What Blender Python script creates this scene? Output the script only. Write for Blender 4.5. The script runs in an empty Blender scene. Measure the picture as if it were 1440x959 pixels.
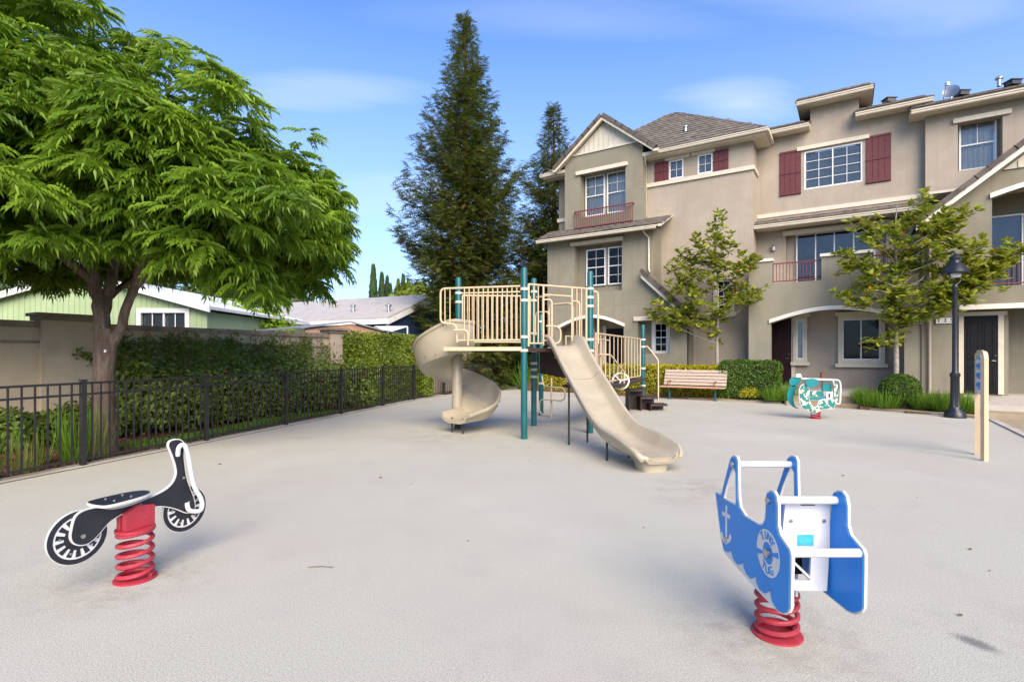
import bpy, bmesh, math, random
import numpy as np
from mathutils import Vector, Matrix
from mathutils.geometry import tessellate_polygon
R = math.radians
random.seed(7)
rng = np.random.default_rng(11)
SC = bpy.context.scene
COL = SC.collection

# ---------------------------------------------------------------- camera
CAM_Z = 1.63
cam_d = bpy.data.cameras.new('camera'); cam_d.sensor_width = 36; cam_d.lens = 18.5
cam_d.shift_y = 0.01285; cam_d.clip_start = 0.05; cam_d.clip_end = 3000
cam = bpy.data.objects.new('camera', cam_d); COL.objects.link(cam)
cam.location = (0, 0, CAM_Z); cam.rotation_euler = (R(90), 0, 0)
SC.camera = cam
# ---------------------------------------------------------------- sky, sun, exposure
SUN_DIR = Vector((0.16, -0.80, 0.56)).normalized()      # towards the sun
SC.view_settings.view_transform = 'Standard'; SC.view_settings.look = 'None'
SC.view_settings.gamma = 1.0; SC.view_settings.exposure = 1.42
W = bpy.data.worlds.new('World'); SC.world = W; W.use_nodes = True
nt = W.node_tree; nt.nodes.clear()
def N(t, tree=None, **kw):
    n = (tree or nt).nodes.new(t)
    for k, v in kw.items(): setattr(n, k, v)
    return n
out = N('ShaderNodeOutputWorld'); bg = N('ShaderNodeBackground'); bg.inputs[1].default_value = 0.115
sky = N('ShaderNodeTexSky', sky_type='NISHITA'); sky.sun_disc = False
sky.sun_elevation = math.asin(SUN_DIR.z); sky.sun_rotation = math.atan2(SUN_DIR.x, SUN_DIR.y)
sky.air_density = 1.0; sky.dust_density = 0.6; sky.ozone_density = 1.6; sky.altitude = 50
tc = N('ShaderNodeTexCoord'); sep = N('ShaderNodeSeparateXYZ')
nt.links.new(tc.outputs['Generated'], sep.inputs[0])
# project the direction on a cloud plane
mz = N('ShaderNodeMath', operation='MAXIMUM'); mz.inputs[1].default_value = 0.03
nt.links.new(sep.outputs[2], mz.inputs[0])
az = N('ShaderNodeMath', operation='ADD'); az.inputs[1].default_value = 0.22; nt.links.new(mz.outputs[0], az.inputs[0])
dx = N('ShaderNodeMath', operation='DIVIDE'); dy = N('ShaderNodeMath', operation='DIVIDE')
nt.links.new(sep.outputs[0], dx.inputs[0]); nt.links.new(az.outputs[0], dx.inputs[1])
nt.links.new(sep.outputs[1], dy.inputs[0]); nt.links.new(az.outputs[0], dy.inputs[1])
cmb = N('ShaderNodeCombineXYZ'); nt.links.new(dx.outputs[0], cmb.inputs[0]); nt.links.new(dy.outputs[0], cmb.inputs[1])
mp = N('ShaderNodeMapping'); mp.inputs['Scale'].default_value = (0.9, 2.3, 1); mp.inputs['Rotation'].default_value = (0, 0, R(-14)); mp.inputs['Location'].default_value = (3.1, 0.6, 0)
nt.links.new(cmb.outputs[0], mp.inputs[0])
cn = N('ShaderNodeTexNoise'); cn.inputs['Scale'].default_value = 0.9; cn.inputs['Detail'].default_value = 10; cn.inputs['Roughness'].default_value = 0.60; cn.inputs['Distortion'].default_value = 0.9
nt.links.new(mp.outputs[0], cn.inputs[0])
cr = N('ShaderNodeMapRange'); cr.inputs['From Min'].default_value = 0.50; cr.inputs['From Max'].default_value = 0.84; cr.inputs['To Max'].default_value = 0.42
cr.interpolation_type = 'SMOOTHSTEP'
nt.links.new(cn.outputs[0], cr.inputs[0])
hz = N('ShaderNodeMapRange'); hz.inputs['From Min'].default_value = 0.0; hz.inputs['From Max'].default_value = 0.55; hz.inputs['To Min'].default_value = 0.60; hz.inputs['To Max'].default_value = 0.0
nt.links.new(sep.outputs[2], hz.inputs[0])
def cloud_at(cx, cy, rx, ry, amt, prev):                                 # a thin cloud bank at one place of the cloud plane, broken up by the noise
    s = N('ShaderNodeVectorMath', operation='SUBTRACT'); s.inputs[1].default_value = (cx, cy, 0); nt.links.new(cmb.outputs[0], s.inputs[0])
    d = N('ShaderNodeVectorMath', operation='DIVIDE'); d.inputs[1].default_value = (rx, ry, 1); nt.links.new(s.outputs[0], d.inputs[0])
    l = N('ShaderNodeVectorMath', operation='LENGTH'); nt.links.new(d.outputs[0], l.inputs[0])
    a = N('ShaderNodeMath', operation='MULTIPLY_ADD'); a.inputs[1].default_value = -2.2; a.inputs[2].default_value = 1.1; nt.links.new(cn.outputs[0], a.inputs[0])
    b2 = N('ShaderNodeMath', operation='ADD'); nt.links.new(l.outputs['Value'], b2.inputs[0]); nt.links.new(a.outputs[0], b2.inputs[1])
    r = N('ShaderNodeMapRange'); r.interpolation_type = 'SMOOTHSTEP'; r.inputs[1].default_value = 1.15; r.inputs[2].default_value = 0.1; r.inputs[3].default_value = 0; r.inputs[4].default_value = amt
    nt.links.new(b2.outputs[0], r.inputs[0]); m = N('ShaderNodeMath', operation='MAXIMUM'); nt.links.new(prev, m.inputs[0]); nt.links.new(r.outputs[0], m.inputs[1]); return m.outputs[0]
cl_ = cr.outputs[0]
for args in ((0.60, 1.36, 0.26, 0.17, 0.62), (-0.50, 1.33, 0.45, 0.13, 0.40), (-0.42, 1.85, 0.6, 0.34, 0.45), (0.85, 1.02, 0.7, 0.16, 0.34), (0.15, 1.12, 0.6, 0.10, 0.22)): cl_ = cloud_at(*args, cl_)
mx = N('ShaderNodeMath', operation='MAXIMUM'); nt.links.new(cl_, mx.inputs[0]); nt.links.new(hz.outputs[0], mx.inputs[1])
tint = N('ShaderNodeMixRGB', blend_type='MULTIPLY'); tint.inputs[0].default_value = 1; tint.inputs[2].default_value = (0.50, 0.70, 1.0, 1)
nt.links.new(sky.outputs[0], tint.inputs[1])
mc = N('ShaderNodeMixRGB'); mc.inputs[2].default_value = (2.75, 3.2, 4.1, 1)
nt.links.new(mx.outputs[0], mc.inputs[0]); nt.links.new(tint.outputs[0], mc.inputs[1])
nt.links.new(mc.outputs[0], bg.inputs[0]); nt.links.new(bg.outputs[0], out.inputs[0])
sd = bpy.data.lights.new('sun', 'SUN'); sd.energy = 2.65; sd.angle = R(50); sd.color = (1, 0.83, 0.62)
sun = bpy.data.objects.new('sun', sd); COL.objects.link(sun); sun.location = SUN_DIR * 60
sun.rotation_euler = (-SUN_DIR).to_track_quat('-Z', 'Y').to_euler()
SC.render.engine = 'CYCLES'; SC.cycles.use_denoising = True
SC.cycles.max_bounces = 7; SC.cycles.diffuse_bounces = 3; SC.cycles.glossy_bounces = 3; SC.cycles.transparent_max_bounces = 8
SC.cycles.caustics_reflective = False; SC.cycles.caustics_refractive = False

# ---------------------------------------------------------------- helpers
UX = Vector((math.cos(R(33)), -math.sin(R(33)), 0)); VX = Vector((math.sin(R(33)), math.cos(R(33)), 0))
def FR(u, w, z): return (u*UX.x + w*VX.x, u*UX.y + w*VX.y, z)          # facade frame: u along the houses, w into depth
def ID(x, y, z): return (x, y, z)
def Q(px, py, w):                                                        # a point of the facade plane w, from where the photo shows it
    t = (px-720)/740; Y = w/(t*VX.x + VX.y); X = t*Y
    return (X*UX.x + Y*UX.y, CAM_Z + (498-py)/740*Y)
def G(px, py):                                                           # a ground point
    Y = CAM_Z*740/(py-498); return ((px-720)/740*Y, Y)
def AT(px, py, Y): return ((px-720)/740*Y, Y, CAM_Z + (498-py)/740*Y)
WL = {}
def wl(o): return WL.get(o.name, Vector((0, 0, 0))) if o else Vector((0, 0, 0))
def tag(o, label=None, cat=None, group=None, kind=None):
    if label: o['label'] = label
    if cat: o['category'] = cat
    if group: o['group'] = group
    if kind: o['kind'] = kind
    return o
def thing(name, loc, label, cat, group=None):
    o = bpy.data.objects.new(name, None); COL.objects.link(o); o.location = loc; o.empty_display_size = 0.2
    WL[o.name] = Vector(loc); return tag(o, label, cat, group)
def link_mesh(name, me, parent, org, mat=None):
    o = bpy.data.objects.new(name, me); COL.objects.link(o)
    if mat is not None and not me.materials: me.materials.append(mat)
    if parent: o.parent = parent
    o.location = Vector(org) - wl(parent); WL[o.name] = Vector(org)
    return o
class MB:
    def __init__(s, F=ID): s.v = []; s.f = []; s.F = F
    def add(s, vs, fs, raw=False):
        b = len(s.v); s.v += [tuple(v) if raw else s.F(*v) for v in vs]; s.f += [[b+i for i in f] for f in fs]; return s
    def box(s, x0, x1, y0, y1, z0, z1):
        return s.add([(x0,y0,z0),(x1,y0,z0),(x1,y1,z0),(x0,y1,z0),(x0,y0,z1),(x1,y0,z1),(x1,y1,z1),(x0,y1,z1)],
                     [(0,3,2,1),(4,5,6,7),(0,1,5,4),(1,2,6,5),(2,3,7,6),(3,0,4,7)])
    def cbox(s, x0, x1, y0, y1, z0, z1, c=0.01):                         # box with its long edges chamfered in the x-z section
        P = [(x0+c,z0),(x1-c,z0),(x1,z0+c),(x1,z1-c),(x1-c,z1),(x0+c,z1),(x0,z1-c),(x0,z0+c)]
        return s.prism(P, lambda a, b, d: (a, d, b), y0, y1)
    def prism(s, poly, fr, d0, d1, holes=()):                            # polygon (a,b) extruded along d; fr maps (a,b,d)
        loops = [list(poly)] + [list(h) for h in holes]
        pts = [p for l in loops for p in l]; n = len(pts)
        tris = tessellate_polygon([[Vector((p[0], p[1], 0)) for p in l] for l in loops])
        vs = [fr(a, b, d0) for a, b in pts] + [fr(a, b, d1) for a, b in pts]
        fs = []
        for t in tris:
            fs.append(tuple(t)); fs.append(tuple(n+i for i in reversed(t)))
        k = 0
        for l in loops:
            m = len(l)
            for i in range(m): fs.append((k+i, k+(i+1) % m, n+k+(i+1) % m, n+k+i))
            k += m
        return s.add(vs, fs)
    def tube(s, pts, r, n=8, closed=False, cap=True):
        P = [Vector(p) for p in pts]; m = len(P); rs = r if isinstance(r, (list, tuple)) else [r]*m
        vs = []; up = None
        for i, p in enumerate(P):
            a = P[(i-1) % m] if (closed or i > 0) else p; b = P[(i+1) % m] if (closed or i < m-1) else p
            t = (b-a); t = t.normalized() if t.length > 1e-9 else Vector((0, 0, 1))
            if up is None:
                up = t.orthogonal().normalized()
            up = (up - t*up.dot(t)); up = up.normalized() if up.length > 1e-6 else t.orthogonal().normalized()
            q = t.cross(up)
            for k in range(n):
                an = 2*math.pi*k/n; vs.append(tuple(p + (up*math.cos(an) + q*math.sin(an))*rs[i]))
        fs = []
        for i in range(m if closed else m-1):
            for k in range(n):
                j = (i+1) % m; fs.append((i*n+k, i*n+(k+1) % n, j*n+(k+1) % n, j*n+k))
        if cap and not closed: fs += [tuple(range(n-1, -1, -1)), tuple((m-1)*n+k for k in range(n))]
        return s.add(vs, fs)
    def lathe(s, prof, c=(0, 0, 0), n=16):                               # prof: (radius, z) from bottom to top
        vs = []; fs = []
        for r, z in prof:
            for k in range(n):
                a = 2*math.pi*k/n; vs.append((c[0]+r*math.cos(a), c[1]+r*math.sin(a), c[2]+z))
        for i in range(len(prof)-1):
            for k in range(n): fs.append((i*n+k, i*n+(k+1) % n, (i+1)*n+(k+1) % n, (i+1)*n+k))
        fs += [tuple(range(n-1, -1, -1)), tuple((len(prof)-1)*n+k for k in range(n))]
        return s.add(vs, fs)
    def sweep(s, secs):                                                  # list of closed sections (lists of points)
        n = len(secs[0]); vs = [p for sec in secs for p in sec]; fs = []
        for i in range(len(secs)-1):
            for k in range(n): fs.append((i*n+k, (i+1)*n+k, (i+1)*n+(k+1) % n, i*n+(k+1) % n))
        fs += [tuple(range(n)), tuple((len(secs)-1)*n+k for k in range(n-1, -1, -1))]
        return s.add(vs, fs)
    def build(s, name, mat, parent=None, smooth=False, org=None, fix=True):
        V = np.array(s.v, dtype=float)
        if org is None:
            lo = V.min(0); hi = V.max(0); org = ((lo[0]+hi[0])/2, (lo[1]+hi[1])/2, lo[2])
        V = V - np.array(org)
        me = bpy.data.meshes.new(name); me.from_pydata(V.tolist(), [], s.f)
        if fix:
            bm = bmesh.new(); bm.from_mesh(me); bmesh.ops.recalc_face_normals(bm, faces=bm.faces); bm.to_mesh(me); bm.free()
        if smooth:
            me.polygons.foreach_set('use_smooth', [True]*len(me.polygons)); me.set_sharp_from_angle(angle=R(38))
        me.update()
        return link_mesh(name, me, parent, org, mat)
def copy_part(o, parent, world):                                         # a copy sharing mesh data
    c = o.copy(); COL.objects.link(c); c.parent = parent; c.location = Vector(world) - wl(parent); WL[c.name] = Vector(world); return c
def offset_poly(P, d):
    n = len(P); A = sum(P[i][0]*P[(i+1) % n][1]-P[(i+1) % n][0]*P[i][1] for i in range(n)); sg = 1 if A > 0 else -1
    o = []
    for i in range(n):
        a = Vector(P[i-1]); b = Vector(P[i]); c = Vector(P[(i+1) % n])
        e1 = (b-a).normalized(); e2 = (c-b).normalized(); n1 = Vector((-e1.y, e1.x))*sg; n2 = Vector((-e2.y, e2.x))*sg
        m = (n1+n2); m = m/(max(0.4, m.length_squared/2)) if m.length > 1e-6 else n1
        o.append(tuple(b + m*d))
    return o
def catmull(P, n=5, closed=True):
    m = len(P); o = []
    rg = range(m) if closed else range(m-1)
    for i in rg:
        g = (lambda k: P[k % m]) if closed else (lambda k: P[min(max(k, 0), m-1)])
        p0, p1, p2, p3 = [np.array(g(k), float) for k in (i-1, i, i+1, i+2)]
        for j in range(n):
            t = j/n; o.append(tuple(0.5*((2*p1)+(-p0+p2)*t+(2*p0-5*p1+4*p2-p3)*t*t+(-p0+3*p1-3*p2+p3)*t**3)))
    if not closed: o.append(tuple(P[-1]))
    return o
def circle(cx, cy, r, n=28, a0=0, a1=2*math.pi, end=False):
    return [(cx+r*math.cos(a0+(a1-a0)*k/n), cy+r*math.sin(a0+(a1-a0)*k/n)) for k in range(n+(1 if end else 0))]
def text_mesh(txt, size, ext=0.004):
    c = bpy.data.curves.new('lettering', 'FONT'); c.body = txt; c.size = size; c.extrude = ext; c.align_x = 'CENTER'; c.align_y = 'CENTER'; c.resolution_u = 3
    o = bpy.data.objects.new('lettering', c); me = bpy.data.meshes.new_from_object(o); bpy.data.objects.remove(o); bpy.data.curves.remove(c); return me

# ---------------------------------------------------------------- materials
def mat(name, col, rough=0.6, col2=None, scale=6.0, detail=5, bump=0.0, bscale=None, spec=0.4, metal=0.0, fac=(0.35, 0.65), stretch=None, coat=0.0, extra=None):
    m = bpy.data.materials.new(name); m.use_nodes = True; t = m.node_tree; b = t.nodes['Principled BSDF']
    b.inputs['Base Color'].default_value = (*col, 1); b.inputs['Roughness'].default_value = rough
    b.inputs['Specular IOR Level'].default_value = spec; b.inputs['Metallic'].default_value = metal; b.inputs['Coat Weight'].default_value = coat
    g = N('ShaderNodeNewGeometry', t); src = g.outputs['Position']
    if stretch:
        k = N('ShaderNodeMapping', t); k.inputs['Scale'].default_value = stretch; t.links.new(src, k.inputs[0]); src = k.outputs[0]
    last = None
    if col2 is not None:
        n = N('ShaderNodeTexNoise', t); n.inputs['Scale'].default_value = scale; n.inputs['Detail'].default_value = detail; n.inputs['Roughness'].default_value = 0.6
        t.links.new(src, n.inputs['Vector'])
        r = N('ShaderNodeMapRange', t); r.inputs['From Min'].default_value = fac[0]; r.inputs['From Max'].default_value = fac[1]; t.links.new(n.outputs[0], r.inputs[0])
        x = N('ShaderNodeMixRGB', t); x.inputs[1].default_value = (*col, 1); x.inputs[2].default_value = (*col2, 1)
        t.links.new(r.outputs[0], x.inputs[0]); last = x.outputs[0]
    if extra:                                                            # second, larger blotch layer: (colour, scale, lo, hi, amount)
        ec, es, lo, hi, am = extra
        n2 = N('ShaderNodeTexNoise', t); n2.inputs['Scale'].default_value = es; n2.inputs['Detail'].default_value = 6; t.links.new(g.outputs['Position'], n2.inputs['Vector'])
        r2 = N('ShaderNodeMapRange', t); r2.inputs['From Min'].default_value = lo; r2.inputs['From Max'].default_value = hi; r2.inputs['To Max'].default_value = am; t.links.new(n2.outputs[0], r2.inputs[0])
        x2 = N('ShaderNodeMixRGB', t); x2.inputs[2].default_value = (*ec, 1)
        if last: t.links.new(last, x2.inputs[1])
        else: x2.inputs[1].default_value = (*col, 1)
        t.links.new(r2.outputs[0], x2.inputs[0]); last = x2.outputs[0]
    if name.startswith(('stucco', 'wall_stucco')):                       # faint rain streaks
        mp2 = N('ShaderNodeMapping', t); mp2.inputs['Scale'].default_value = (5, 5, .22); t.links.new(g.outputs['Position'], mp2.inputs[0])
        n4 = N('ShaderNodeTexNoise', t); n4.inputs['Scale'].default_value = 1.0; n4.inputs['Detail'].default_value = 7; n4.inputs['Roughness'].default_value = .7; t.links.new(mp2.outputs[0], n4.inputs['Vector'])
        r4 = N('ShaderNodeMapRange', t); r4.inputs[1].default_value = .52; r4.inputs[2].default_value = .78; r4.inputs[4].default_value = .34; t.links.new(n4.outputs[0], r4.inputs[0])
        x4 = N('ShaderNodeMixRGB', t); x4.inputs[2].default_value = (col[0]*.62, col[1]*.60, col[2]*.56, 1); t.links.new(r4.outputs[0], x4.inputs[0]); t.links.new(last, x4.inputs[1]); last = x4.outputs[0]
    if last: t.links.new(last, b.inputs['Base Color'])
    if bump:
        n3 = N('ShaderNodeTexNoise', t); n3.inputs['Scale'].default_value = bscale or scale*6; n3.inputs['Detail'].default_value = 4; t.links.new(src, n3.inputs['Vector'])
        bp = N('ShaderNodeBump', t); bp.inputs['Strength'].default_value = bump; bp.inputs['Distance'].default_value = 0.01
        t.links.new(n3.outputs[0], bp.inputs['Height']); t.links.new(bp.outputs[0], b.inputs['Normal'])
    return m
def leafmat(name, dark, light, trans=0.3, third=None, rough=0.45):
    m = bpy.data.materials.new(name); m.use_nodes = True; t = m.node_tree; b = t.nodes['Principled BSDF']; o = t.nodes['Material Output']
    a = N('ShaderNodeAttribute', t); a.attribute_name = 'tint'
    r = N('ShaderNodeValToRGB', t); r.color_ramp.elements[0].color = (*dark, 1); r.color_ramp.elements[1].color = (*light, 1)
    if third:
        e = r.color_ramp.elements.new(0.97); e.color = (*light, 1); r.color_ramp.elements[-1].color = (*third, 1)
    t.links.new(a.outputs['Fac'], r.inputs[0]); t.links.new(r.outputs[0], b.inputs['Base Color'])
    b.inputs['Roughness'].default_value = rough; b.inputs['Specular IOR Level'].default_value = 0.35
    tr = N('ShaderNodeBsdfTranslucent', t); mixc = N('ShaderNodeMixRGB', t); mixc.inputs[0].default_value = 0.35; mixc.inputs[2].default_value = (0.30, 0.42, 0.03, 1)
    t.links.new(r.outputs[0], mixc.inputs[1]); t.links.new(mixc.outputs[0], tr.inputs[0])
    x = N('ShaderNodeMixShader', t); x.inputs[0].default_value = trans
    t.links.new(b.outputs[0], x.inputs[1]); t.links.new(tr.outputs[0], x.inputs[2]); t.links.new(x.outputs[0], o.inputs[0])
    return m
def glassmat(name, tintc, refl=0.38):
    m = bpy.data.materials.new(name); m.use_nodes = True; t = m.node_tree; t.nodes.clear()
    o = N('ShaderNodeOutputMaterial', t); tr = N('ShaderNodeBsdfTransparent', t); tr.inputs[0].default_value = (*tintc, 1)
    gl = N('ShaderNodeBsdfGlossy', t); gl.inputs['Roughness'].default_value = 0.03; gl.inputs['Color'].default_value = (refl, refl*1.04, refl*1.08, 1)
    lw = N('ShaderNodeFresnel', t); lw.inputs[0].default_value = 1.55
    ad = N('ShaderNodeMath', t, operation='ADD'); ad.inputs[1].default_value = 0.06; ad.use_clamp = True; t.links.new(lw.outputs[0], ad.inputs[0])
    x = N('ShaderNodeMixShader', t); t.links.new(ad.outputs[0], x.inputs[0]); t.links.new(tr.outputs[0], x.inputs[1]); t.links.new(gl.outputs[0], x.inputs[2]); t.links.new(x.outputs[0], o.inputs[0])
    return m
M = {}
def fm(k, *a, **kw): M[k] = mat(k, *a, **kw)
fm('stucco_beige', (0.345, 0.295, 0.238), 0.92, (0.395, 0.342, 0.28), 1.6, 8, 0.28, 55, 0.15, extra=((0.29, 0.245, 0.195), 0.5, 0.50, 0.75, 0.45))
fm('stucco_grey', (0.215, 0.198, 0.15), 0.92, (0.25, 0.23, 0.175), 1.5, 8, 0.28, 55, 0.15, extra=((0.20, 0.19, 0.145), 0.6, 0.52, 0.75, 0.5))
fm('stucco_taupe', (0.25, 0.232, 0.178), 0.92, (0.285, 0.265, 0.205), 1.5, 8, 0.28, 55, 0.15, extra=((0.23, 0.21, 0.165), 0.6, 0.52, 0.75, 0.5))
fm('trim_cream', (0.56, 0.50, 0.40), 0.6, (0.63, 0.57, 0.46), 5, 5, 0.05, 40)
fm('trim_white', (0.74, 0.71, 0.64), 0.5, (0.66, 0.63, 0.56), 4, 6, 0.03, 40)
fm('vinyl_white', (0.74, 0.75, 0.74), 0.4, (0.66, 0.67, 0.67), 6)
fm('siding_cream', (0.56, 0.53, 0.45), 0.7, (0.50, 0.47, 0.39), 3, 5, 0.05, 40)
fm('shutter_red', (0.095, 0.022, 0.026), 0.6, (0.12, 0.028, 0.034), 6, 5, 0.08, 60)
fm('rail_red', (0.15, 0.03, 0.035), 0.45, (0.19, 0.045, 0.045), 9)
fm('door_red', (0.018, 0.004, 0.005), 0.5, (0.026, 0.007, 0.007), 5, spec=0.2)
fm('door_black', (0.004, 0.004, 0.006), 0.5, (0.007, 0.007, 0.009), 6, spec=0.2)
fm('tile', (0.135, 0.118, 0.102), 0.85, (0.23, 0.20, 0.172), 2.3, 6, 0.35, 45, 0.2, extra=((0.085, 0.07, 0.062), 6, 0.5, 0.72, 0.7))
fm('tile_dark', (0.085, 0.07, 0.062), 0.85, (0.15, 0.125, 0.11), 3.0, 6, 0.35, 45, 0.2)
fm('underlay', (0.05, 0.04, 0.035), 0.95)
fm('blind', (0.62, 0.65, 0.68), 0.7, (0.42, 0.45, 0.48), 1.2)
fm('blind_dark', (0.035, 0.037, 0.038), 0.7, (0.10, 0.104, 0.106), 1.5)
fm('curtain', (0.85, 0.86, 0.86), 0.9, (0.60, 0.63, 0.66), 5, 3, stretch=(6, 6, 0.3))
M['glass'] = glassmat('glass', (0.90, 0.92, 0.92))
M['glass_dark'] = glassmat('glass_dark', (0.60, 0.62, 0.64), 0.14)
fm('lamp_black', (0.010, 0.012, 0.018), 0.35, (0.016, 0.018, 0.024), 12, 4, 0.05, 60, 0.5)
fm('fence_black', (0.012, 0.012, 0.015), 0.42, (0.022, 0.021, 0.022), 9, 4, 0.05, 60, 0.5)
fm('teal', (0.0035, 0.085, 0.098), 0.35, (0.006, 0.105, 0.115), 5, 5, 0.03, 60, 0.5, extra=((0.03, 0.13, 0.13), 3, 0.6, 0.8, 0.35))
fm('tan_metal', (0.60, 0.46, 0.30), 0.42, (0.53, 0.41, 0.265), 5, 5, 0.03, 60, 0.5)
fm('clamp', (0.70, 0.62, 0.52), 0.45, (0.60, 0.52, 0.43), 8)
fm('slide_tan', (0.35, 0.305, 0.225), 0.36, (0.41, 0.36, 0.27), 2.5, 6, 0.06, 50, 0.5, extra=((0.30, 0.25, 0.18), 3.5, 0.58, 0.8, 0.45))
fm('deck_brown', (0.030, 0.016, 0.014), 0.55, (0.045, 0.027, 0.024), 8, 5, 0.1, 80)
fm('support_dark', (0.02, 0.018, 0.018), 0.5, (0.035, 0.03, 0.028), 8)
fm('bench_wood', (0.50, 0.395, 0.32), 0.65, (0.38, 0.30, 0.245), 7, 6, 0.12, 50, stretch=(1, 1, 4))
fm('bench_front', (0.55, 0.30, 0.17), 0.6, (0.46, 0.24, 0.13), 7, 6, 0.12, 50)
fm('rust', (0.25, 0.09, 0.04), 0.8, (0.16, 0.06, 0.03), 30)
fm('spring_red', (0.42, 0.030, 0.052), 0.5, (0.32, 0.028, 0.042), 9, 5, 0.05, 60, 0.5, extra=((0.30, 0.13, 0.11), 16, 0.60, 0.78, 0.6))
fm('board_black', (0.009, 0.010, 0.017), 0.38, (0.017, 0.018, 0.026), 8, 5, 0.05, 130, 0.5)
fm('board_white', (0.70, 0.70, 0.69), 0.4, (0.60, 0.60, 0.59), 5, 6, 0.03, 90, 0.5, extra=((0.42, 0.38, 0.32), 13, 0.60, 0.80, 0.5))
fm('board_grey', (0.66, 0.66, 0.69), 0.45, (0.60, 0.60, 0.63), 4, 6, 0.03, 90)
fm('board_blue', (0.001, 0.235, 0.68), 0.36, (0.001, 0.21, 0.63), 4, 5, 0.04, 120, 0.3, extra=((0.03, 0.21, 0.63), 9, 0.64, 0.8, 0.4))
fm('board_sky', (0.04, 0.36, 0.80), 0.35, (0.08, 0.44, 0.85), 30)
fm('board_teal', (0.004, 0.17, 0.19), 0.4, (0.006, 0.20, 0.22), 6)
fm('steel', (0.45, 0.44, 0.42), 0.35, metal=0.9)
fm('concrete', (0.44, 0.40, 0.35), 0.9, (0.50, 0.46, 0.41), 3, 8, 0.2, 60, extra=((0.22, 0.18, 0.12), 0.9, 0.50, 0.72, 0.7))
fm('walk_tan', (0.30, 0.24, 0.155), 0.9, (0.36, 0.30, 0.21), 2.5, 8, 0.2, 60, extra=((0.17, 0.13, 0.07), 1.1, 0.48, 0.66, 0.75))
fm('wall_stucco', (0.52, 0.425, 0.31), 0.92, (0.44, 0.36, 0.26), 1.2, 9, 0.35, 50, extra=((0.20, 0.165, 0.13), 1.4, 0.56, 0.80, 0.55))
fm('wall_cap', (0.30, 0.245, 0.185), 0.92, (0.21, 0.17, 0.125), 2.5, 8, 0.3, 40, extra=((0.12, 0.10, 0.075), 2.4, 0.5, 0.75, 0.6))
fm('green_siding', (0.36, 0.46, 0.26), 0.75, (0.32, 0.42, 0.235), 2, 5, 0.05, 50)
fm('navy', (0.018, 0.042, 0.10), 0.7, (0.025, 0.055, 0.125), 3)
fm('shingle', (0.36, 0.345, 0.33), 0.95, (0.42, 0.40, 0.385), 4, 8, 0.3, 60, extra=((0.29, 0.27, 0.25), 1.5, 0.5, 0.75, 0.5))
fm('shed_roof', (0.19, 0.205, 0.24), 0.8, (0.25, 0.26, 0.29), 2, 6, 0.1, 40)
fm('shed_wood', (0.42, 0.25, 0.17), 0.8, (0.35, 0.20, 0.13), 4, 6, 0.1, 40)
fm('plain_white', (0.78, 0.78, 0.78), 0.5, (0.7, 0.7, 0.7), 4)
fm('pot', (0.3, 0.1, 0.05), 0.8)
fm('leaf_dry', (0.16, 0.12, 0.05), 0.9, (0.08, 0.06, 0.03), 30)
def barkmat(name, a, b, sc=14):
    return mat(name, a, 0.95, b, sc, 8, 0.9, sc*1.6, 0.1, stretch=(1, 1, 0.22))
M['bark'] = barkmat('bark', (0.17, 0.13, 0.105), (0.085, 0.062, 0.05))
M['bark_red'] = barkmat('bark_red', (0.16, 0.065, 0.04), (0.08, 0.035, 0.025), 8)
M['bark_pale'] = mat('bark_pale', (0.22, 0.19, 0.165), 0.9, (0.38, 0.35, 0.32), 16, 8, 0.5, 50, 0.1, extra=((0.16, 0.13, 0.11), 7, 0.55, 0.7, 0.7))
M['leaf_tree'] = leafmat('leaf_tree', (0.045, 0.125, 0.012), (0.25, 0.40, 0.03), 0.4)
M['leaf_conifer'] = leafmat('leaf_conifer', (0.034, 0.055, 0.014), (0.135, 0.150, 0.028), 0.28, third=(0.16, 0.08, 0.03), rough=0.7)
M['leaf_magnolia'] = leafmat('leaf_magnolia', (0.09, 0.15, 0.016), (0.52, 0.53, 0.07), 0.38, third=(0.45, 0.17, 0.03), rough=0.38)
M['leaf_ivy'] = leafmat('leaf_ivy', (0.035, 0.07, 0.014), (0.19, 0.26, 0.032), 0.28)
M['leaf_ivy_bright'] = leafmat('leaf_ivy_bright', (0.06, 0.10, 0.012), (0.25, 0.32, 0.028), 0.3)
M['leaf_shrub'] = leafmat('leaf_shrub', (0.04, 0.085, 0.016), (0.26, 0.33, 0.055), 0.28, third=(0.40, 0.05, 0.02))
M['leaf_yellow'] = leafmat('leaf_yellow', (0.12, 0.15, 0.010), (0.52, 0.45, 0.015), 0.35)
M['leaf_hedge'] = leafmat('leaf_hedge', (0.022, 0.062, 0.008), (0.095, 0.175, 0.014), 0.22)
M['leaf_lime'] = leafmat('leaf_lime', (0.13, 0.24, 0.012), (0.33, 0.50, 0.02), 0.4)
M['leaf_far'] = leafmat('leaf_far', (0.030, 0.062, 0.018), (0.095, 0.135, 0.030), 0.2)
M['leaf_cypress'] = leafmat('leaf_cypress', (0.022, 0.05, 0.018), (0.06, 0.10, 0.028), 0.1)
M['grass'] = leafmat('grass', (0.055, 0.14, 0.012), (0.19, 0.34, 0.03), 0.3)
M['grass_dry'] = leafmat('grass_dry', (0.08, 0.13, 0.02), (0.32, 0.30, 0.08), 0.3)
M['mulch_chip'] = leafmat('mulch_chip', (0.05, 0.022, 0.012), (0.22, 0.10, 0.05), 0.0, rough=0.9)
fm('mulch', (0.085, 0.045, 0.026), 0.95, (0.17, 0.10, 0.055), 14, 9, 0.9, 40, 0.1, extra=((0.07, 0.09, 0.025), 1.3, 0.52, 0.64, 0.6))

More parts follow.
